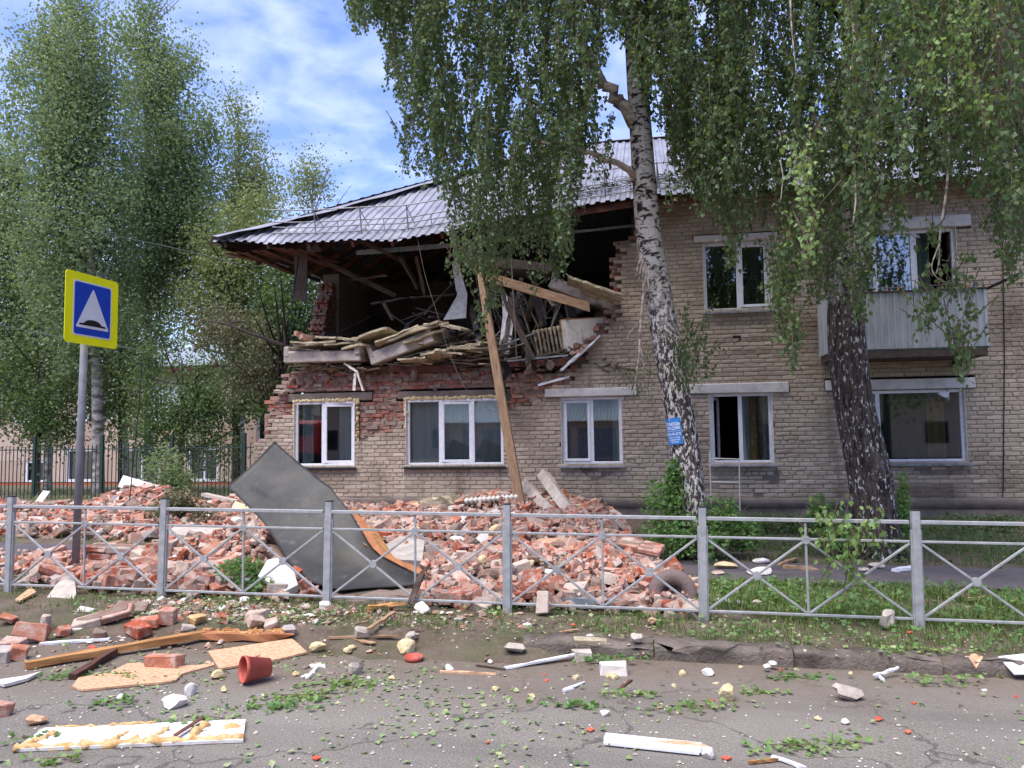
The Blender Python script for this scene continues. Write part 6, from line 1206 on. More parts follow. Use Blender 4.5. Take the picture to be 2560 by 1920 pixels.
# brick blocks (several bricks still bonded)
def block(label, c, R, nx, ny, nz, mat=MAT['redbrick']):
    t = thing('brick_block', label, 'brick block', c); t.matrix_basis = Matrix.Translation(Vector([float(k) for k in c])) @ Matrix([list(map(float, r)) for r in R]).to_4x4()
    for k in range(nz):
        for j in range(ny):
            for i in range(nx):
                if k == nz-1 and rng.random() < 0.25: continue
                o = bpy.data.objects.new('brick', MB().box(((i-(nx-1)/2)*.25+(k % 2)*.06, (j-(ny-1)/2)*.125, (k+.5)*.077), (.243, .119, .064), bev=0.008, jit=0.006).mesh('brick', mat)); COL.objects.link(o); o.parent = t
    o = bpy.data.objects.new('mortar', MB().box((0, 0, nz*.077/2), (nx*.25-.04, ny*.125-.02, nz*.077-.014), bev=0.02, jit=0.006).mesh('mortar', MAT['redmortar'])); COL.objects.link(o); o.parent = t
def hz(p, d=0.0): return np.array([p[0], p[1], gz(p[0], p[1])+heap(p[0], p[1])*rmask(p[0], p[1])+d])
block('flat stack of bonded bricks just right of the sign post', hz(GG(285, 1450), -.02)+[0, .3, 0], rotm(.05, .06, .1), 4, 2, 3)
block('tilted lump of bonded bricks at the foot of the sign post', hz(GG(115, 1455), -.02), rotm(.3, .4, .6), 1, 2, 3)
block('lump of bonded bricks at the top left behind the fence', P(150, 1266, 14.0)-[0, 0, .1], rotm(.1, -.1, .2), 2, 2, 3)
block('lump of bonded bricks under the plaster slab right of the centre post', hz(GG(1590, 1440), 0.1), rotm(.2, .15, -.3), 2, 2, 2)
block('lump of bonded bricks near the fence left of the bent sheet', hz(GG(520, 1478), -.04), rotm(.4, .2, .9), 1, 2, 2)

# ------------------------------------------------------------------ bent dark sheet
def sheetpt(u, v):
    # u: 0 raised end -> 1 foot, v: 0 left edge -> 1 right edge
    Lx = np.interp(u, [0, .25, .5, .75, 1], [568, 655, 715, 775, 850]); Ly = np.interp(u, [0, .25, .5, .75, 1], [1216, 1310, 1395, 1452, 1478])
    Rx = np.interp(u, [0, .25, .5, .75, 1], [690, 800, 868, 930, 1065]); Ry = np.interp(u, [0, .25, .5, .75, 1], [1104, 1195, 1275, 1375, 1462])
    Yl = np.interp(u, [0, .25, .5, .75, 1], [8.9, 8.35, 7.9, 7.6, 7.35]); Yr_ = np.interp(u, [0, .25, .5, .75, 1], [9.4, 8.9, 8.5, 8.15, 7.6])
    p = P(Lx, Ly, Yl)*(1-v)+P(Rx, Ry, Yr_)*v; bow = 0.20*math.sin(math.pi*v)*u
    dent = -.10*math.exp(-((u-.12)/.07)**2-((v-.30-u*.8)/.16)**2)+.05*math.exp(-((u-.34)/.03)**2)*v-.06*math.exp(-((u-.55)/.05)**2-((v-.4)/.3)**2); p = p+np.array([.2*dent, dent, .5*dent])+np.array([.10, -.05, .12])*max(0, u-.8)*5*v**2*.6
    return p+np.array([0, bow+0.05*math.sin(u*7+v*4), -0.05*math.sin(math.pi*v)*u+0.02*math.sin(u*9)*math.sin(v*6)])
Pg = np.array([[sheetpt(u, v) for v in np.linspace(0, 1, 26)] for u in np.linspace(0, 1, 44)])
for _ in range(2): Pg[1:-1] = (Pg[:-2]+2*Pg[1:-1]+Pg[2:])/4
sh = thing('bent_sheet', 'large dark grey sheet bent down over the rubble behind the fence', 'metal sheet', Pg[-1, 0]); part(MB().grid(Pg, 0.006), 'sheet', MAT['darksheet'], sh, True)
e = Pg[22:, -1][::2]; Pg2 = np.stack([e+np.array([0.0, 0.02, 0.0]), e+np.array([0.03, 0.05, 0.035])*1.0+rng.normal(0, .012, e.shape), e+np.array([0.045, 0.10, -0.02])+rng.normal(0, .02, e.shape)], 1); part(MB().grid(Pg2, 0.012), 'wood_edging', MAT['osbedge'], sh)
tag(MB().poly([P(*q) for q in [(878, 1322, 8.6), (935, 1316, 8.9), (990, 1405, 8.3), (960, 1390, 8.2), (912, 1362, 8.2)]], (0.0, 0.05, -0.02)).build('hardboard', MAT['orange']), 'brown hardboard piece standing behind the bent dark sheet', 'board')
tag(MB().poly([P(*q) for q in [(975, 1402, 8.1), (1005, 1430, 7.9), (1030, 1440, 7.8), (1000, 1398, 8.1)]], (0.0, 0.04, -0.02)).build('hardboard', MAT['osbedge']), 'small splinter of hardboard at the foot of the bent sheet', 'board')

# fluffy ring cushion by the fence
cq = GG(1692, 1522); cu_ = thing('ring_cushion', 'fuzzy grey-pink curved cushion lying by the fence post', 'cushion', cq); a = np.linspace(math.radians(-25), math.radians(200), 26)
Rc = rotm(math.radians(70), 0, 0.1); ctr = cq+[-0.03, .12, .10]
fuzz = simple('plush', '#8d7b77', '#75655f', 0.95, 60, 1.0, 120, dist=0.02)
q = np.array([ctr+Rc @ np.array([0.165*math.cos(t), 0.165*math.sin(t), 0]) for t in a]); part(MB().tube(q, 0.055+0.018*np.sin(np.linspace(0, math.pi, 26)), 14, wob=0.03), 'plush_ring', fuzz, cu_, True)
q = np.array([ctr+[0, 0.03, -.01]+Rc @ np.array([0.10*math.cos(t), 0.10*math.sin(t), 0]) for t in np.linspace(0.2, 3.2, 14)]); part(MB().tube(q, 0.04, 10, wob=0.02), 'lining', simple('dark_lining', '#35353b', '#2b2b30', 0.9), cu_, True)

# ================================================================== ROADSIDE DEBRIS (in front of the fence)
def surf(x, y):
    r_, g_ = float(rz_(x)), float(gz(x, y))
    if x > -1.0: return r_ if y < 5.97 else g_+.012
    return r_ + float(np.interp(y, [5.5, 5.66, 5.82, 5.95, 6.04, 6.2], [0, .01, .034, .062, .10, g_-r_]))
def gpt(x, y):
    z = -.1
    for _ in range(12):
        p = G(x, y, z); z = .5*z+.5*surf(p[0], p[1])
    return np.array([p[0], p[1], z])
def put_brick(label, x, y, sz, R, mat='redbrick', name='brick', cat='brick', group=None, bev=0.006, jit=0.007):
    p = gpt(x, y); V = BP*np.array(sz)/2 @ np.asarray(R).T; o = obj(name, MB().box((0, 0, 0), sz, bev=bev, jit=jit).mesh(name, MAT[mat]), p+[0, 0, -V[:, 2].min()-0.004], R); return tag(o, label, cat, group)
FB = (.25, .12, .07)
put_brick('brick standing on end near the left edge by the white lath', 78, 1610, (.25, .13, .10), rotm(1.2, .25, .5)); put_brick('small upright brick at the left under the leaning concrete plate', 112, 1575, (.06, .06, .13), rotm(0, .05, .3))
block('pair of bonded bricks lying left on the dirt verge', gpt(262, 1552), rotm(.5, -.25, .3), 2, 1, 1); put_brick('square half brick right of the bonded pair on the verge', 421, 1562, (.13, .11, .13), rotm(.1, .1, .2)); put_brick('dusty brick lying left of the square half brick', 368, 1568, (.22, .11, .075), rotm(0, -.05, .1))
put_brick('dark red brick below the dusty brick on the verge', 345, 1590, (.22, .14, .08), rotm(.1, .12, -.4)); put_brick('brick with mortar at the far left edge', 28, 1632, (.17, .12, .09), rotm(.1, .1, .3)); put_brick('bright red brick corner at the far left edge', 45, 1650, (.12, .10, .08), rotm(.2, .3, .8)); put_brick('grey block cut by the far left edge', 8, 1655, (.12, .12, .09), rotm(.2, 0, .2), 'concrete')
put_brick('brick lying on the long chipboard sheet', 411, 1670, (.245, .12, .10), rotm(0, 0, .08)); put_brick('red brick lying on the verge above the grey stone', 643, 1550, (.19, .10, .065), rotm(.05, -.15, .2)); put_brick('left half of the two brick pieces below the verge brick', 640, 1575, (.12, .1, .085), rotm(.4, .3, .9)); put_brick('right half of the two brick pieces below the verge brick', 680, 1582, (.11, .09, .08), rotm(.3, -.3, .4))
put_brick('grey stone block beside the two brick pieces', 724, 1592, (.12, .09, .085), rotm(.1, .1, .4), 'concrete', 'stone_block', 'stone', bev=.018)
put_brick('red brick leaning on the fence foot right of the centre post', 1357, 1535, (.11, .07, .20), rotm(-.35, 0, -.1)); put_brick('pale brick lying alone on the asphalt', 1535, 1688, (.19, .11, .085), rotm(0, 0, .1), 'white'); put_brick('pinkish brick stub below the right kerb', 1457, 1642, (.13, .1, .07), rotm(0, .05, .2), 'lightconcrete'); put_brick('flat mossy stone behind the pinkish brick stub', 1478, 1628, (.26, .14, .05), rotm(0, .03, .1), 'wool', 'stone_block', 'stone')
put_brick('brown rock lying alone on the right asphalt', 2120, 1752, (.16, .10, .07), rotm(.1, .2, .5), 'lightconcrete', 'stone_block', 'stone', bev=.025, jit=.016); put_brick('pale stone standing at the foot of the right fence panel', 2222, 1570, (.11, .09, .13), rotm(.1, .1, .3), 'lightconcrete', 'stone_block', 'stone', bev=.02, jit=.012); put_brick('brown clod lying in the middle of the road', 886, 1688, (.10, .09, .09), rotm(.2, .2, .4), 'lightconcrete', 'stone_block', 'stone', bev=.025, jit=.016)
put_brick('white stone at the foot of the third fence post', 812, 1525, (.10, .08, .07), rotm(.1, .1, .3), 'white', 'stone_block', 'stone', bev=.018); put_brick('pale flat stone right of the splintered plank', 1056, 1535, (.17, .09, .05), rotm(.3, .2, -.8), 'white', 'stone_block', 'stone', bev=.018); put_brick('round-edged stone below the left kerb', 1028, 1602, (.10, .08, .07), rotm(.1, .1, .3), 'lightconcrete', 'stone_block', 'stone', bev=.025); put_brick('flat stone on the dirt right of centre', 1288, 1628, (.15, .1, .05), rotm(.05, .1, .3), 'lightconcrete', 'stone_block', 'stone', bev=.02); put_brick('angular stone left on the dirt under the kerb', 905, 1598, (.11, .08, .08), rotm(.3, .2, .3), 'lightconcrete', 'stone_block', 'stone', bev=.02); put_brick('small stone by the kerb at the right', 1592, 1608, (.08, .06, .06), rotm(.3, .2, .3), 'lightconcrete', 'stone_block', 'stone', bev=.018)
put_brick('orange-brown chip at the left edge of the road', 92, 1812, (.10, .07, .05), rotm(.1, .1, .5), 'osb', 'stone_block', 'stone', bev=.015); put_brick('red brick chip at the far left edge of the road', 8, 1790, (.09, .08, .07), rotm(.1, .1, .5))
def ground_plate(name, label, cat, poly, th, mat, lift=0.004, edge=None):
    pts = np.array([gpt(a, b) for (a, b) in poly]); pts[:, 2] = np.array([p[2] for p in pts])+lift+th
    return tag(MB().poly(pts, (0, 0, -th)).build(name, mat), label, cat)
ground_plate('chipboard_sheet', 'long torn chipboard sheet lying on the left of the road', 'board', [(180, 1722), (196, 1700), (270, 1688), (318, 1664), (352, 1662), (380, 1674), (500, 1668), (534, 1662), (536, 1668), (455, 1690), (440, 1706), (405, 1712), (330, 1718), (205, 1731)], 0.014, MAT['osb']); ground_plate('chipboard_sheet', 'rectangular chipboard piece left of the red flower pot', 'board', [(520, 1636), (730, 1604), (768, 1638), (700, 1655), (548, 1680)], 0.014, MAT['osb'], 0.012)
board('timber_lath', 'long orange lath lying diagonally on the left verge', 'lath', gpt(62, 1674)+[0, 0, .03], gpt(512, 1598)+[0, 0, .045], .07, .05, MAT['orange'], jit=0.003, splinter=False); board('timber_lath', 'short brown lath crossing the chipboard sheet', 'lath', gpt(182, 1700)+[0, 0, .02], gpt(292, 1640)+[0, 0, .05], .055, .04, MAT['redtimber'], jit=0.003)
board('timber_lath', 'broken crusted board end lying right of the long lath', 'lath', gpt(510, 1597)+[0, 0, .03], gpt(720, 1600)+[0, 0, .03], .13, .05, MAT['osbedge'], jit=0.006, splinter=True)
board('timber_lath', 'white lath lying flat at the far left', 'lath', gpt(100, 1614)+[0, 0, .012], gpt(275, 1600)+[0, 0, .012], .05, .02, MAT['pvc'], jit=0.002)
mb = MB()
for _ in range(60): p = gpt(rng.uniform(515, 715), rng.uniform(1588, 1600)); mb.chunk(p+[0, 0, .052], rng.uniform(.01, .03, 3)*[1.4, 1.2, .6], .2, 0)
tag(mb.build('foam_crust', MAT['orange']), 'orange foam crust stuck along the broken board end', 'foam', kind='stuff')
pn = thing('foamed_panel', 'long white panel with orange foam ribs lying at the lower left', 'panel', gpt(320, 1850)); corner = [(34, 1882), (110, 1828), (614, 1806), (608, 1858)]
part(MB().poly([gpt(*c_)+[0, 0, .02] for c_ in corner], (0, 0, -.016)), 'sheet', simple('dirty_white_panel', '#cfcbc8', '#a89274', .8, 7, .4, 30, lo=.52, hi=.78), pn)
q0, q1_, q2_, q3_ = [gpt(*c_)+[0, 0, .024] for c_ in corner]
def inp(u, v): return (q0*(1-u)+q3_*u)*(1-v)+(q1_*(1-u)+q2_*u)*v
def foamrib(pts, r, n=14):
    mb = MB(); t = np.linspace(0, 1, n); pp = np.array([np.array(pts[0])*(1-k)+np.array(pts[1])*k for k in t]); mb.tube([inp(*p_)-[0, 0, r*.45]+rng.normal(0, .005, 3) for p_ in pp], r*rng.uniform(.6, 1.35, n), 7, wob=.22); part(mb, 'foam_rib', MAT['foamo'], pn, True)
MAT['foamo'] = simple('orange_foam', '#d2b283', '#b58a55', 0.85, 25, 0.6, 60, dist=0.015)
foamrib([(0, .06), (1, .10)], .022, 40); foamrib([(.02, .1), (.09, .62)], .02); foamrib([(.40, .12), (.44, .62)], .018); foamrib([(.56, .12), (.62, .6)], .018); foamrib([(.76, .2), (.80, .75)], .024); foamrib([(.90, .55), (.99, .7)], .026, 8); foamrib([(.05, .98), (.55, .99)], .008, 20); foamrib([(.62, .1), (.60, .2)], .02, 6)
part(MB().bar(inp(.69, .12)+[0, 0, .02], inp(.78, .92)+[0, 0, .02], .03, .008), 'stuck_lath', MAT['redtimber'], pn)
# splintered white trim with bare wood, lower right
tr_ = thing('splintered_trim', 'white painted trim with splintered orange end on the lower right asphalt', 'trim', gpt(1640, 1870)); a_, b_ = gpt(1512, 1858)+[0, 0, .03], gpt(1755, 1884)+[0, 0, .03]; nrm = unit(np.cross(b_-a_, [0, 0, 1]))
part(MB().bar(a_, b_, .075, .03), 'painted_face', MAT['pvc'], tr_); part(MB().bar(a_+nrm*.045-[0, 0, .012], b_*0.98+a_*0.02+nrm*.045-[0, 0, .012], .012, .02), 'painted_edge', MAT['pvc'], tr_)
for k in range(5): part(MB().bar(a_*(.5-.05*k)+b_*(.5+.05*k)+[0, 0, .012]+nrm*(.02-k*.01), b_+(b_-a_)*rng.uniform(-.02, .06)+[0, 0, .010]+nrm*(.03-k*.014), .012, .012), 'splinter', MAT['osb'], tr_)
def chunk_thing(name, label, cat, x, y, r, mat, group=None, flat=.7, dy=0):
    p = gpt(x, y); s = r*rng.uniform(.8, 1.2, 3)*[1, 1, flat]; o = obj(name, MB().chunk((0, 0, 0), s, .16, 1).mesh(name, MAT[mat]), p+[0, 0, s[2]*.7], rotm(0, 0, rng.uniform(0, 6))); return tag(o, label, cat, group)
chunk_thing('foam_chunk', 'white foam lump at the end of the splintered trim', 'foam', 1770, 1893, .04, 'white', flat=.9); chunk_thing('foam_chunk', 'large cream foam lump on the right asphalt near a leafy sprig', 'foam', 1822, 1752, .055, 'foam', flat=.95); chunk_thing('foam_chunk', 'jagged yellow foam lump below the kerb centre', 'foam', 1016, 1630, .085, 'foam'); chunk_thing('foam_chunk', 'yellow foam lump beside the square half brick', 'foam', 490, 1562, .07, 'foamo'); chunk_thing('foam_chunk', 'yellow foam piece beside the pale brick', 'foam', 1528, 1698, .045, 'foam'); chunk_thing('foam_chunk', 'white lump lying right of the pale brick', 'foam', 1770, 1690, .045, 'white'); chunk_thing('foam_chunk', 'white plaster lump between the chipboard and the foamed panel', 'plaster', 432, 1766, .075, 'white', flat=.45); chunk_thing('foam_chunk', 'cream foam lump left of the flower pot', 'foam', 548, 1696, .06, 'foam', flat=.5); chunk_thing('foam_chunk', 'white crumpled lump on the verge left of the third post', 'foam', 610, 1508, .06, 'white'); chunk_thing('foam_chunk', 'cream foam lump right of the rectangular chipboard', 'foam', 798, 1628, .06, 'foam'); chunk_thing('foam_chunk', 'white lump on the middle of the road', 'foam', 1124, 1678, .04, 'white', flat=.9); chunk_thing('foam_chunk', 'white fluff left of the foamed panel end', 'foam', 476, 1738, .05, 'white', flat=.8)
for (x, y) in [(880, 1622), (870, 1630), (1225, 1658), (1440, 1700), (1705, 1690), (1685, 1720), (1790, 1712), (2015, 1640), (2125, 1675), (1852, 1672), (1915, 1655), (1930, 1650), (2115, 1810), (2045, 1800), (240, 1830), (520, 1660), (1240, 1725), (660, 1742), (560, 1730), (1330, 1745), (1650, 1770), (2460, 1730), (1510, 1790), (980, 1700), (740, 1690), (300, 1745)]:
    chunk_thing('foam_chunk', 'small pale foam crumb lying on the asphalt', 'foam', x, y, rng.uniform(.018, .034), 'foam' if rng.random() < .5 else 'white', 'small foam crumbs on the road')
# flower pot and saucer
pp = gpt(640, 1706); pot = thing('flower_pot', 'red plastic flower pot lying on its side on the road', 'flower pot', pp); Rp = rotm(0, math.radians(-84), 0) ; Rp = rotm(0, 0, math.radians(48)) @ Rp
part(MB().lathe([(0, .0), (.062, .0), (.084, .16), (.090, .16), (.090, .185), (.084, .185), (.080, .165), (.058, .01), (0, .01)], 26, pp+[.06, .07, .084], Rp), 'pot_wall', MAT['pot'], pot, True)
sp_ = gpt(1034, 1652); sc_ = thing('saucer', 'red plastic plant saucer lying in the middle of the road', 'saucer', sp_); part(MB().lathe([(0, .004), (.055, .004), (.068, .032), (.072, .032), (.06, 0), (0, 0)], 24, sp_+[0, 0, .004], rotm(.06, .03, 0)), 'dish', MAT['pot'], sc_, True)
for (lb, a_, b_, w_, m_) in [('white lath lying across the dirt right of centre', (1262, 1676), (1430, 1628), .035, 'pvc'), ('short white stick beside the torn leaves', (1410, 1732), (1460, 1712), .025, 'pvc'), ('pale lath under the kerb centre', (822, 1598), (1000, 1594), .03, 'timber'), ('flat pale lath stub under the kerb centre', (885, 1602), (935, 1614), .05, 'timber'), ('thin stick with a white end in the road centre', (1100, 1684), (1235, 1690), .02, 'osb'), ('white stick lying across the right road bottom', (1930, 1898), (2010, 1925), .02, 'pvc'), ('orange wood splinter at the lower right', (1872, 1912), (1945, 1905), .015, 'orange'), ('white stick with tape lying right of the brown rock', (2185, 1682), (2250, 1655), .025, 'pvc'), ('short white stick crossing the taped one', (2190, 1678), (2214, 1708), .02, 'pvc'), ('white torn strip right of the chipboard', (768, 1700), (800, 1665), .03, 'white'), ('white crumpled strip below the rectangular chipboard', (775, 1668), (815, 1672), .05, 'white'), ('white stick end at the left of the tarmac centre', (755, 1698), (790, 1686), .03, 'white'), ('dark twig on the dirt left of the kerb', (1020, 1580), (1060, 1584), .06, 'oldtimber'), ('thin dark stick left of the white lath', (1190, 1668), (1258, 1678), .012, 'oldtimber'), ('brown stick near the middle right of the road', (1548, 1728), (1580, 1705), .018, 'redtimber')]:
    board('stick', lb, 'stick', gpt(*a_)+[0, 0, .014], gpt(*b_)+[0, 0, .014], w_, .014, MAT[m_], jit=0.002, splinter=True)
ground_plate('white_board', 'white plastic board cut by the right picture edge', 'board', [(2496, 1648), (2570, 1640), (2620, 1668), (2535, 1676)], .01, MAT['pvc'], .01); ground_plate('broken_tile', 'orange tile shard right of the last fence post', 'tile', [(2422, 1650), (2432, 1640), (2458, 1650), (2440, 1658)], .012, MAT['osb'], .012); ground_plate('chipboard_sheet', 'small orange chipboard piece on the left verge', 'board', [(38, 1508), (78, 1476), (90, 1490), (50, 1512)], .02, MAT['osb'], .02)
ground_plate('plaster_sheet', 'crumpled white wrapping at the left edge of the road', 'wrapping', [(-20, 1712), (60, 1700), (105, 1688), (70, 1706), (10, 1722)], .02, MAT['white'], .01); ground_plate('broken_tile', 'reddish shard on the verge right of the cushion', 'tile', [(1618, 1560), (1630, 1552), (1644, 1560), (1630, 1568)], .015, MAT['redbrick'], .02)
red = MAT['redscrap'] = simple('red_scrap', '#b5402f', '#c86a50', 0.7, 9)
for (x, y, w_) in [(1475, 1828, 26), (1950, 1668, 12), (1780, 1756, 14), (1815, 1900, 30), (2195, 1802, 24), (2285, 1762, 16), (790, 1900, 26), (1218, 1860, 14), (2270, 1834, 22), (1365, 1705, 14), (230, 1622, 22), (2540, 1746, 14), (2272, 1584, 18), (1432, 1565, 14), (1360, 1690, 10)]:
    k = rng.uniform(-.3, .3, 8)*w_; ground_plate('red_scrap', 'small scrap of red plastic lying on the ground', 'scrap', [(x-w_*.4, y+k[0]*.2), (x, y-w_*.22+k[1]*.2), (x+w_*.5+k[2]*.4, y+k[3]*.2), (x+k[4]*.3, y+w_*.2)], .006, red, .008)['group'] = 'red scraps on the ground'

# ================================================================== GRASS, WEEDS, BUSHES, LITTER
def blades(mb, x, y, z, h, w, lean=0.4):
    n = len(x); a = rng.uniform(0, 6.28, n); ln = rng.uniform(.1, 1, n)*lean*h; b = np.stack([x, y, z], 1); sd2 = np.stack([np.cos(a+1.57), np.sin(a+1.57), np.zeros(n)], 1)*w[:, None]/2
    m1 = b+np.stack([np.cos(a)*ln*.35, np.sin(a)*ln*.35, h*.6], 1); t_ = b+np.stack([np.cos(a)*ln, np.sin(a)*ln, h], 1)
    V = np.stack([b-sd2, b+sd2, m1+sd2*.8, m1-sd2*.8, t_], 1).reshape(-1, 3); o_ = (np.arange(n)*5)[:, None]; mb.add(V, o_+np.array([[0, 1, 2, 3]]), o_+np.array([[3, 2, 4]]))
def scatter(n, x0, x1, y0, y1, dens):
    x = rng.uniform(x0, x1, n); y = rng.uniform(y0, y1, n); nz_ = (np.sin(x*2.3+y*3.1)+np.sin(x*5.1-y*4.3)+np.sin(x*1.1+y*0.7+1)+np.sin(x*9.3+y*7.7))/4; k = rng.random(n) < dens(x, y)*np.clip(.5+1.1*nz_, 0, 1); return x[k], y[k]
mb = MB()
x, y = scatter(26000, -9, 4.6, 6.15, 7.15, lambda a, b: np.where(a < -2.6, .35, .8)); blades(mb, x, y, gz(x, y)-.005, rng.uniform(.02, .10, len(x)), rng.uniform(.004, .009, len(x)), .8)
x, y = scatter(34000, -.2, 6.5, 7.05, 8.7, lambda a, b: np.clip((a-rmask(a, b)*3+.4), 0, 1)); blades(mb, x, y, gz(x, y)-.005, rng.uniform(.03, .13, len(x)), rng.uniform(.005, .011, len(x)), .9)
x, y = scatter(20000, -.3, 9, 10.1, 15.5, lambda a, b: np.clip(a+.4, 0, 1)*.8); blades(mb, x, y, gz(x, y)-.005, rng.uniform(.03, .15, len(x)), rng.uniform(.006, .014, len(x)), .9)
x, y = scatter(9000, -14, -6.4, 7.1, 11.5, lambda a, b: np.where((b < 8.7) | (b > 10.1), .9, 0)); blades(mb, x, y, gz(x, y)-.005, rng.uniform(.03, .12, len(x)), rng.uniform(.006, .012, len(x)), .9)
x, y = scatter(9000, -30, -9, 15, 30, lambda a, b: .9); blades(mb, x, y, gz(x, y)-.005, rng.uniform(.05, .25, len(x)), rng.uniform(.01, .025, len(x)), .9)
tag(mb.build('grass', MAT['grass']), 'patchy green grass on the verge and beside the house', 'grass', kind='stuff')
def weeds(name, mat, n, region, dens, size, h, label, zf=gz):
    mb = MB(); x, y = scatter(n, *region, dens); N_ = len(x); leaf_quads(mb, np.stack([x, y, zf(x, y)+rng.uniform(0, h, N_)], 1), rng.uniform(.6, 1.4, N_)*size, np.stack([rng.normal(0, 1, N_), rng.normal(0, 1, N_), rng.uniform(-.2, .7, N_)], 1), rand_dirs(N_)*[1, 1, .3]); return tag(mb.build(name, MAT[mat]), label, 'weeds', kind='stuff')
weeds('verge_weeds', 'leaf_bush', 3400, (-9, 4.6, 6.2, 7.1), lambda a, b: np.where(a < -1.4, .22, .75), .045, .06, 'low broad-leaved weeds growing along the fence foot')
weeds('lawn_weeds', 'leaf_bush', 9000, (0.1, 6.5, 7.1, 8.7), lambda a, b: np.clip(a, 0, .8), .05, .09, 'broad-leaved weeds behind the right fence panels')
weeds('wall_weeds', 'leaf_deep', 12000, (-.2, 9, 10.2, 15.5), lambda a, b: np.clip(a, 0, .8), .06, .14, 'green ground cover between the footpath and the brick wall')
def bush(label, px_, py_, Yd, blobs, n, leaf, mat, stems=7):
    b = GG(px_, py_) if Yd is None else np.array([P(px_, py_, Yd)[0], Yd, gz(P(px_, py_, Yd)[0], Yd)]); t = thing('shrub', label, 'shrub', b); mb = MB(); st = MB()
    for (dx, dy, dz, rr, hh_) in blobs:
        m_ = n//len(blobs); u = rng.normal(0, 1, (m_, 3)); u /= np.linalg.norm(u, axis=1, keepdims=True); p = b+[dx, dy, dz]+u*np.array([rr, rr, hh_])*(rng.random((m_, 1))**.45); p[:, 2] = np.maximum(p[:, 2], b[2]+.01)
        leaf_quads(mb, p, rng.uniform(.6, 1.3, m_)*leaf, np.stack([rng.normal(0, 1, m_), rng.normal(0, 1, m_), rng.normal(-.25, .5, m_)], 1), rand_dirs(m_)*[1, 1, .5])
        for _ in range(stems): e = b+[dx, dy, dz]+rng.normal(0, .5, 3)*[rr, rr, hh_]; s0 = b+rng.normal(0, .06, 3)*[1, 1, 0]; st.tube([s0, (s0+e)/2+[0, 0, .05], e], [.009, .006, .003], 4, cap=False)
    part(mb, 'leaves', MAT[mat], t); part(st, 'stems', MAT['twig'], t); return t
bush('dense green shrub around the foot of the leaning birch', 1735, 1395, 10.2, [(-.35, 0, .75, .34, .35), (.35, .1, .5, .3, .34), (.0, -.2, .3, .45, .3), (-.22, .05, .95, .13, .38), (.65, .2, .3, .28, .24), (-.3, -.1, .35, .36, .3)], 4000, .055, 'leaf_bush')
bush('small shrub at the foot of the dark birch', 2110, 1385, 10.6, [(-.25, .1, .55, .18, .3), (-.1, 0, .3, .3, .22), (.75, .2, .45, .16, .4), (.5, .1, .2, .35, .16)], 1500, .06, 'leaf_bush', 4)
bush('low weeds against the wall right of the dark birch', 2420, 1340, 13.6, [(0, 0, .14, .4, .16), (.5, 0, .16, .3, .16)], 600, .06, 'leaf_deep', 4)
bush('low bushes along the wall under the open window', 1900, 1330, 13.2, [(0, 0, .12, .5, .16), (.7, 0, .12, .45, .14), (-.5, .2, .18, .3, .2)], 1500, .06, 'leaf_deep', 4)
bush('slender leafy shoot climbing between the birches', 2265, 1380, 11.2, [(0, 0, .7, .1, .5), (0, 0, .2, .2, .2)], 500, .06, 'leaf_lit', 4)
bush('cut leafy branches lying on the rubble behind the fence', 420, 1300, 11.6, [(0, 0, .35, .35, .3), (-.45, .1, .25, .35, .22), (.45, .1, .3, .35, .25), (.2, 0, .55, .3, .25)], 3000, .055, 'leaf_dry')
bush('green leafy twigs at the fence foot left of the sheet', 605, 1480, 7.25, [(0, 0, .22, .22, .18), (-.25, .05, .15, .2, .14), (.25, -.05, .1, .2, .1)], 1500, .05, 'leaf_bush')
bush('young bush in front of the green bar fence', 410, 1240, 18.5, [(0, 0, .8, .6, .8), (.4, 0, .5, .5, .5)], 2200, .08, 'leaf_far')
# fallen leaves and crumbs
mb = MB(); n = 13000; x = rng.uniform(-5, 3.6, n); y = 3.3+rng.random(n)**.85*3.7
nz_ = (np.sin(x*2.9+y*3.7)+np.sin(x*5.7-y*4.9)+np.sin(x*1.3+y*1.9+1))/3; dn = np.where(x < -.4, .7, .28)*np.clip(.4+1.1*nz_, .06, 1)*np.interp(y, [3.3, 4.6, 5.4, 6.1, 7], [.35, .8, 1, 1, .5]); k = rng.random(n) < dn; x, y = x[k], y[k]; n = len(x)
z = np.where(y < 5.98, rz_(x), gz(x, y)+.04); leaf_quads(mb, np.stack([x, y, z+rng.uniform(.004, .016, n)], 1), rng.uniform(.02, .052, n), np.stack([rng.normal(0, 1, n), rng.normal(0, 1, n), rng.normal(0, .18, n)], 1), np.stack([rng.normal(0, 1, n), rng.normal(0, 1, n), rng.normal(0, .25, n)], 1), fold=.10)
tag(mb.build('fallen_leaves', MAT['litter']), 'torn green birch leaves scattered over the asphalt', 'leaves', kind='stuff')
mb = MB(); mg = MB()
for (m2, n, smin, smax) in ((mb, 1000, .003, .008), (mg, 600, .004, .014)):
    x = rng.uniform(-4.6, 3.2, n); y = 3.4+3.3*rng.random(n); z = np.where(y < 5.98, rz_(x), gz(x, y))+.004
    for a, b, c_ in zip(x, y, z): m2.chunk((a, b, c_), rng.uniform(smin, smax)*rng.uniform(.6, 1.4, 3)*[1, 1, .6], .2, 0)
tag(mb.build('plaster_crumbs', MAT['white']), 'tiny white plaster crumbs sprinkled over the road', 'crumbs', kind='stuff'); tag(mg.build('grit', MAT['lightconcrete']), 'brown grit and gravel along the road edge', 'grit', kind='stuff')
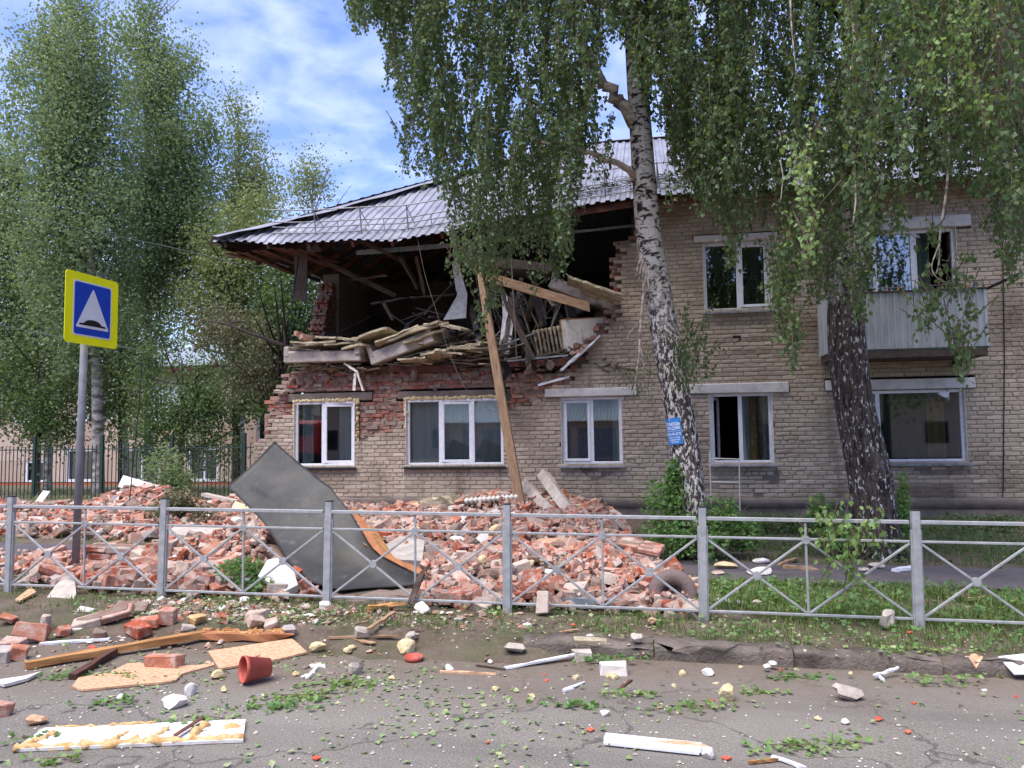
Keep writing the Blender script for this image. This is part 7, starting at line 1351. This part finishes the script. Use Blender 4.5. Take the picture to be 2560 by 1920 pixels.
SPR = [(870, 1712, 'green leafy sprig left of the road centre', 46), (760, 1745, 'long leafy sprig below the flower pot', 60), (700, 1770, 'leafy sprig tail under the long one', 40), (300, 1760, 'small sprig below the long chipboard', 26), (520, 1800, 'upright leaf cluster above the foamed panel', 20), (170, 1695, 'leafy sprig left of the chipboard', 30), (300, 1692, 'sprig lying on the long chipboard', 16), (455, 1820, 'sprig lying on the foamed panel', 14), (1560, 1740, 'leafy sprig in the middle of the right road', 30), (1440, 1770, 'leafy sprig left of the splintered trim', 30), (1740, 1772, 'wide leafy sprig under the cream foam lump', 44), (1905, 1735, 'bright sprig above the right road centre', 26), (1980, 1700, 'tall leafy sprig standing right of the pale brick', 40), (2000, 1872, 'large bright leaf pile at the lower right', 60), (2120, 1862, 'two broad leaves right of the large leaf pile', 14), (2360, 1690, 'leafy sprig under the right fence end', 34), (2300, 1630, 'leafy sprig at the kerb by the last post', 46), (1530, 1640, 'leafy sprig along the kerb near the mossy stone', 40), (1640, 1630, 'leafy sprig hanging on the kerb edge', 34), (2440, 1560, 'dense weeds by the last fence post', 60), (90, 1850, 'leaf cluster at the left end of the foamed panel', 16), (150, 1905, 'torn leaves at the lower left corner', 18)]
for (px_, py_, lb, n) in SPR:
    b = gpt(px_, py_); a = rng.uniform(-.5, .5); t = thing('leafy_sprig', lb, 'sprig', b, 'leafy sprigs torn down onto the road'); n = int(n*1.3); u = rng.normal(0, 1, n); s_ = .085*math.sqrt(n/40)
    p = b+np.stack([u*s_*1.5*math.cos(a), u*s_*math.sin(a)+rng.normal(0, s_*.45, n), rng.uniform(.006, .032, n)], 1); mb = MB(); leaf_quads(mb, p, rng.uniform(.03, .055, n), np.stack([rng.normal(0, 1, n), rng.normal(0, 1, n), rng.normal(0, .3, n)], 1), np.stack([rng.normal(0, 1, n), rng.normal(0, 1, n), rng.normal(0, .35, n)], 1)); part(mb, 'leaves', MAT['leaf_lit'] if rng.random() < .6 else MAT['leaf_bush'], t); part(MB().tube([b+[-s_*1.6, 0, .012], b+[0, .01, .02], b+[s_*1.6, 0, .012]], .003, 4), 'stem', MAT['twig'], t)

# scattered things on the right lawn and path
for (lb, a_, b_, w_, m_) in [('white strip lying on the dark path by the last post', (2236, 1434), (2296, 1426), .07, 'pvc'), ('pale broken branch lying on the path edge', (1958, 1424), (2042, 1430), .09, 'timber'), ('short pale branch stub behind the broken branch', (1948, 1420), (1992, 1404), .05, 'timber'), ('thin white stick on the lawn right of the cushion post', (1790, 1510), (1850, 1514), .02, 'pvc'), ('thin pale stick on the lawn near the last panel', (2420, 1508), (2470, 1506), .02, 'osb')]:
    p0_, p1_ = GG(*a_), GG(*b_); board('stick', lb, 'stick', p0_+[0, 0, .04], p1_+[0, 0, .04], w_, .03, MAT[m_], jit=.004, splinter=True)
for (lb, x, y, r, m_) in [('white crumpled cloth on the lawn behind the fourth panel', 1900, 1440, .13, 'white'), ('flat pale stone on the path left of the dark birch', 2158, 1432, .06, 'lightconcrete'), ('larger pale stone on the path by the dark birch', 2192, 1424, .09, 'lightconcrete'), ('pale brick on the lawn behind the shrub', 1902, 1412, .08, 'white'), ('yellow foam strip on the lawn right of the shrub', 1815, 1425, .1, 'foam'), ('red lump on the lawn right of the rubble', 1795, 1440, .06, 'redbrick'), ('pale lump on the lawn by the fourth post', 1790, 1500, .05, 'lightconcrete'), ('cream lump on the lawn right of the fourth panel upright', 2092, 1512, .05, 'foam'), ('white scrap on the lawn left of the upright', 2012, 1512, .045, 'white'), ('white lump on the lawn by the fourth panel hub', 1985, 1498, .03, 'white'), ('red-white scrap on the lawn', 1895, 1516, .05, 'redbrick')]:
    p = GG(x, y); s_ = r*rng.uniform(.8, 1.2, 3)*[1.2, 1, .4]; tag(obj('lawn_scrap', MB().chunk((0, 0, 0), s_, .2, 1).mesh('lawn_scrap', MAT[m_]), p+[0, 0, s_[2]*.8+.02], rotm(0, 0, rng.uniform(0, 6))), lb, 'debris')

# small broken pieces spilling through the fence onto the left verge and road edge
ma, mb, mc, md = MB(), MB(), MB(), MB()
for _ in range(2300):
    x = -4.9+abs(rng.normal(0, 1))*1.7; y = 6.85-abs(rng.normal(0, 1))*.62
    if x > 0.6 or y < 4.6: continue
    z = float(rz_(x)) + (0.0 if y < 5.6 else np.interp(y, [5.6, 6.0, 6.2], [0.01, .05, .115])); r = min(.05, rng.lognormal(-4.35, .55)); k = rng.random(); c_ = (x, y, z+r*.35)
    if k < .42: ma.chunk(c_, r*rng.uniform(.6, 1.4, 3)*[1, 1, .7], .2, 0)
    elif k < .74: mb.chunk(c_, r*rng.uniform(.6, 1.4, 3)*[1, 1, .6], .2, 0)
    elif k < .88: mc.chunk(c_, r*rng.uniform(.5, 1.3, 3)*[1, 1, .5], .2, 0)
    else:
        d = unit([rng.normal(), rng.normal(), 0])*r*rng.uniform(2, 5); md.bar(np.array(c_)-d/2, np.array(c_)+d/2, r*.5, r*.25, bev=.001)
for m2, nm, mt, lb in ((ma, 'mortar_crumbs', 'redmortar', 'grey mortar crumbs spilled on the left verge'), (mb, 'brick_crumbs', 'redbrick', 'red brick crumbs spilled on the left verge'), (mc, 'plaster_flakes', 'white', 'white plaster flakes spilled on the left verge'), (md, 'wood_splinters', 'timber', 'small wood splinters spilled on the left verge')):
    tag(m2.build(nm, MAT[mt]), lb, 'crumbs', kind='stuff')
for (lb, x, y, sz, R, mt) in [('cracked mortar slab lying on the verge by the second post', 330, 1535, (.26, .2, .05), rotm(.15, .1, .4), 'redmortar'), ('pale brick stub right of the square half brick', 470, 1580, (.1, .08, .05), rotm(.1, .2, .7), 'lightconcrete'), ('broken brick corner near the white lath', 160, 1590, (.1, .09, .06), rotm(.3, .1, 1.0), 'redbrick'), ('grey lump between the lath and the dusty brick', 250, 1598, (.09, .08, .06), rotm(.2, .2, .3), 'redmortar'), ('thin pale shard under the leaning concrete plate', 215, 1530, (.14, .07, .03), rotm(.1, .1, .2), 'white'), ('brick shard at the left edge on the verge', 18, 1560, (.12, .1, .06), rotm(.2, .3, .4), 'redbrick'), ('small red brick shard below the third post', 560, 1560, (.08, .07, .05), rotm(.2, .3, .4), 'redbrick')]:
    put_brick(lb, x, y, sz, R, mt)
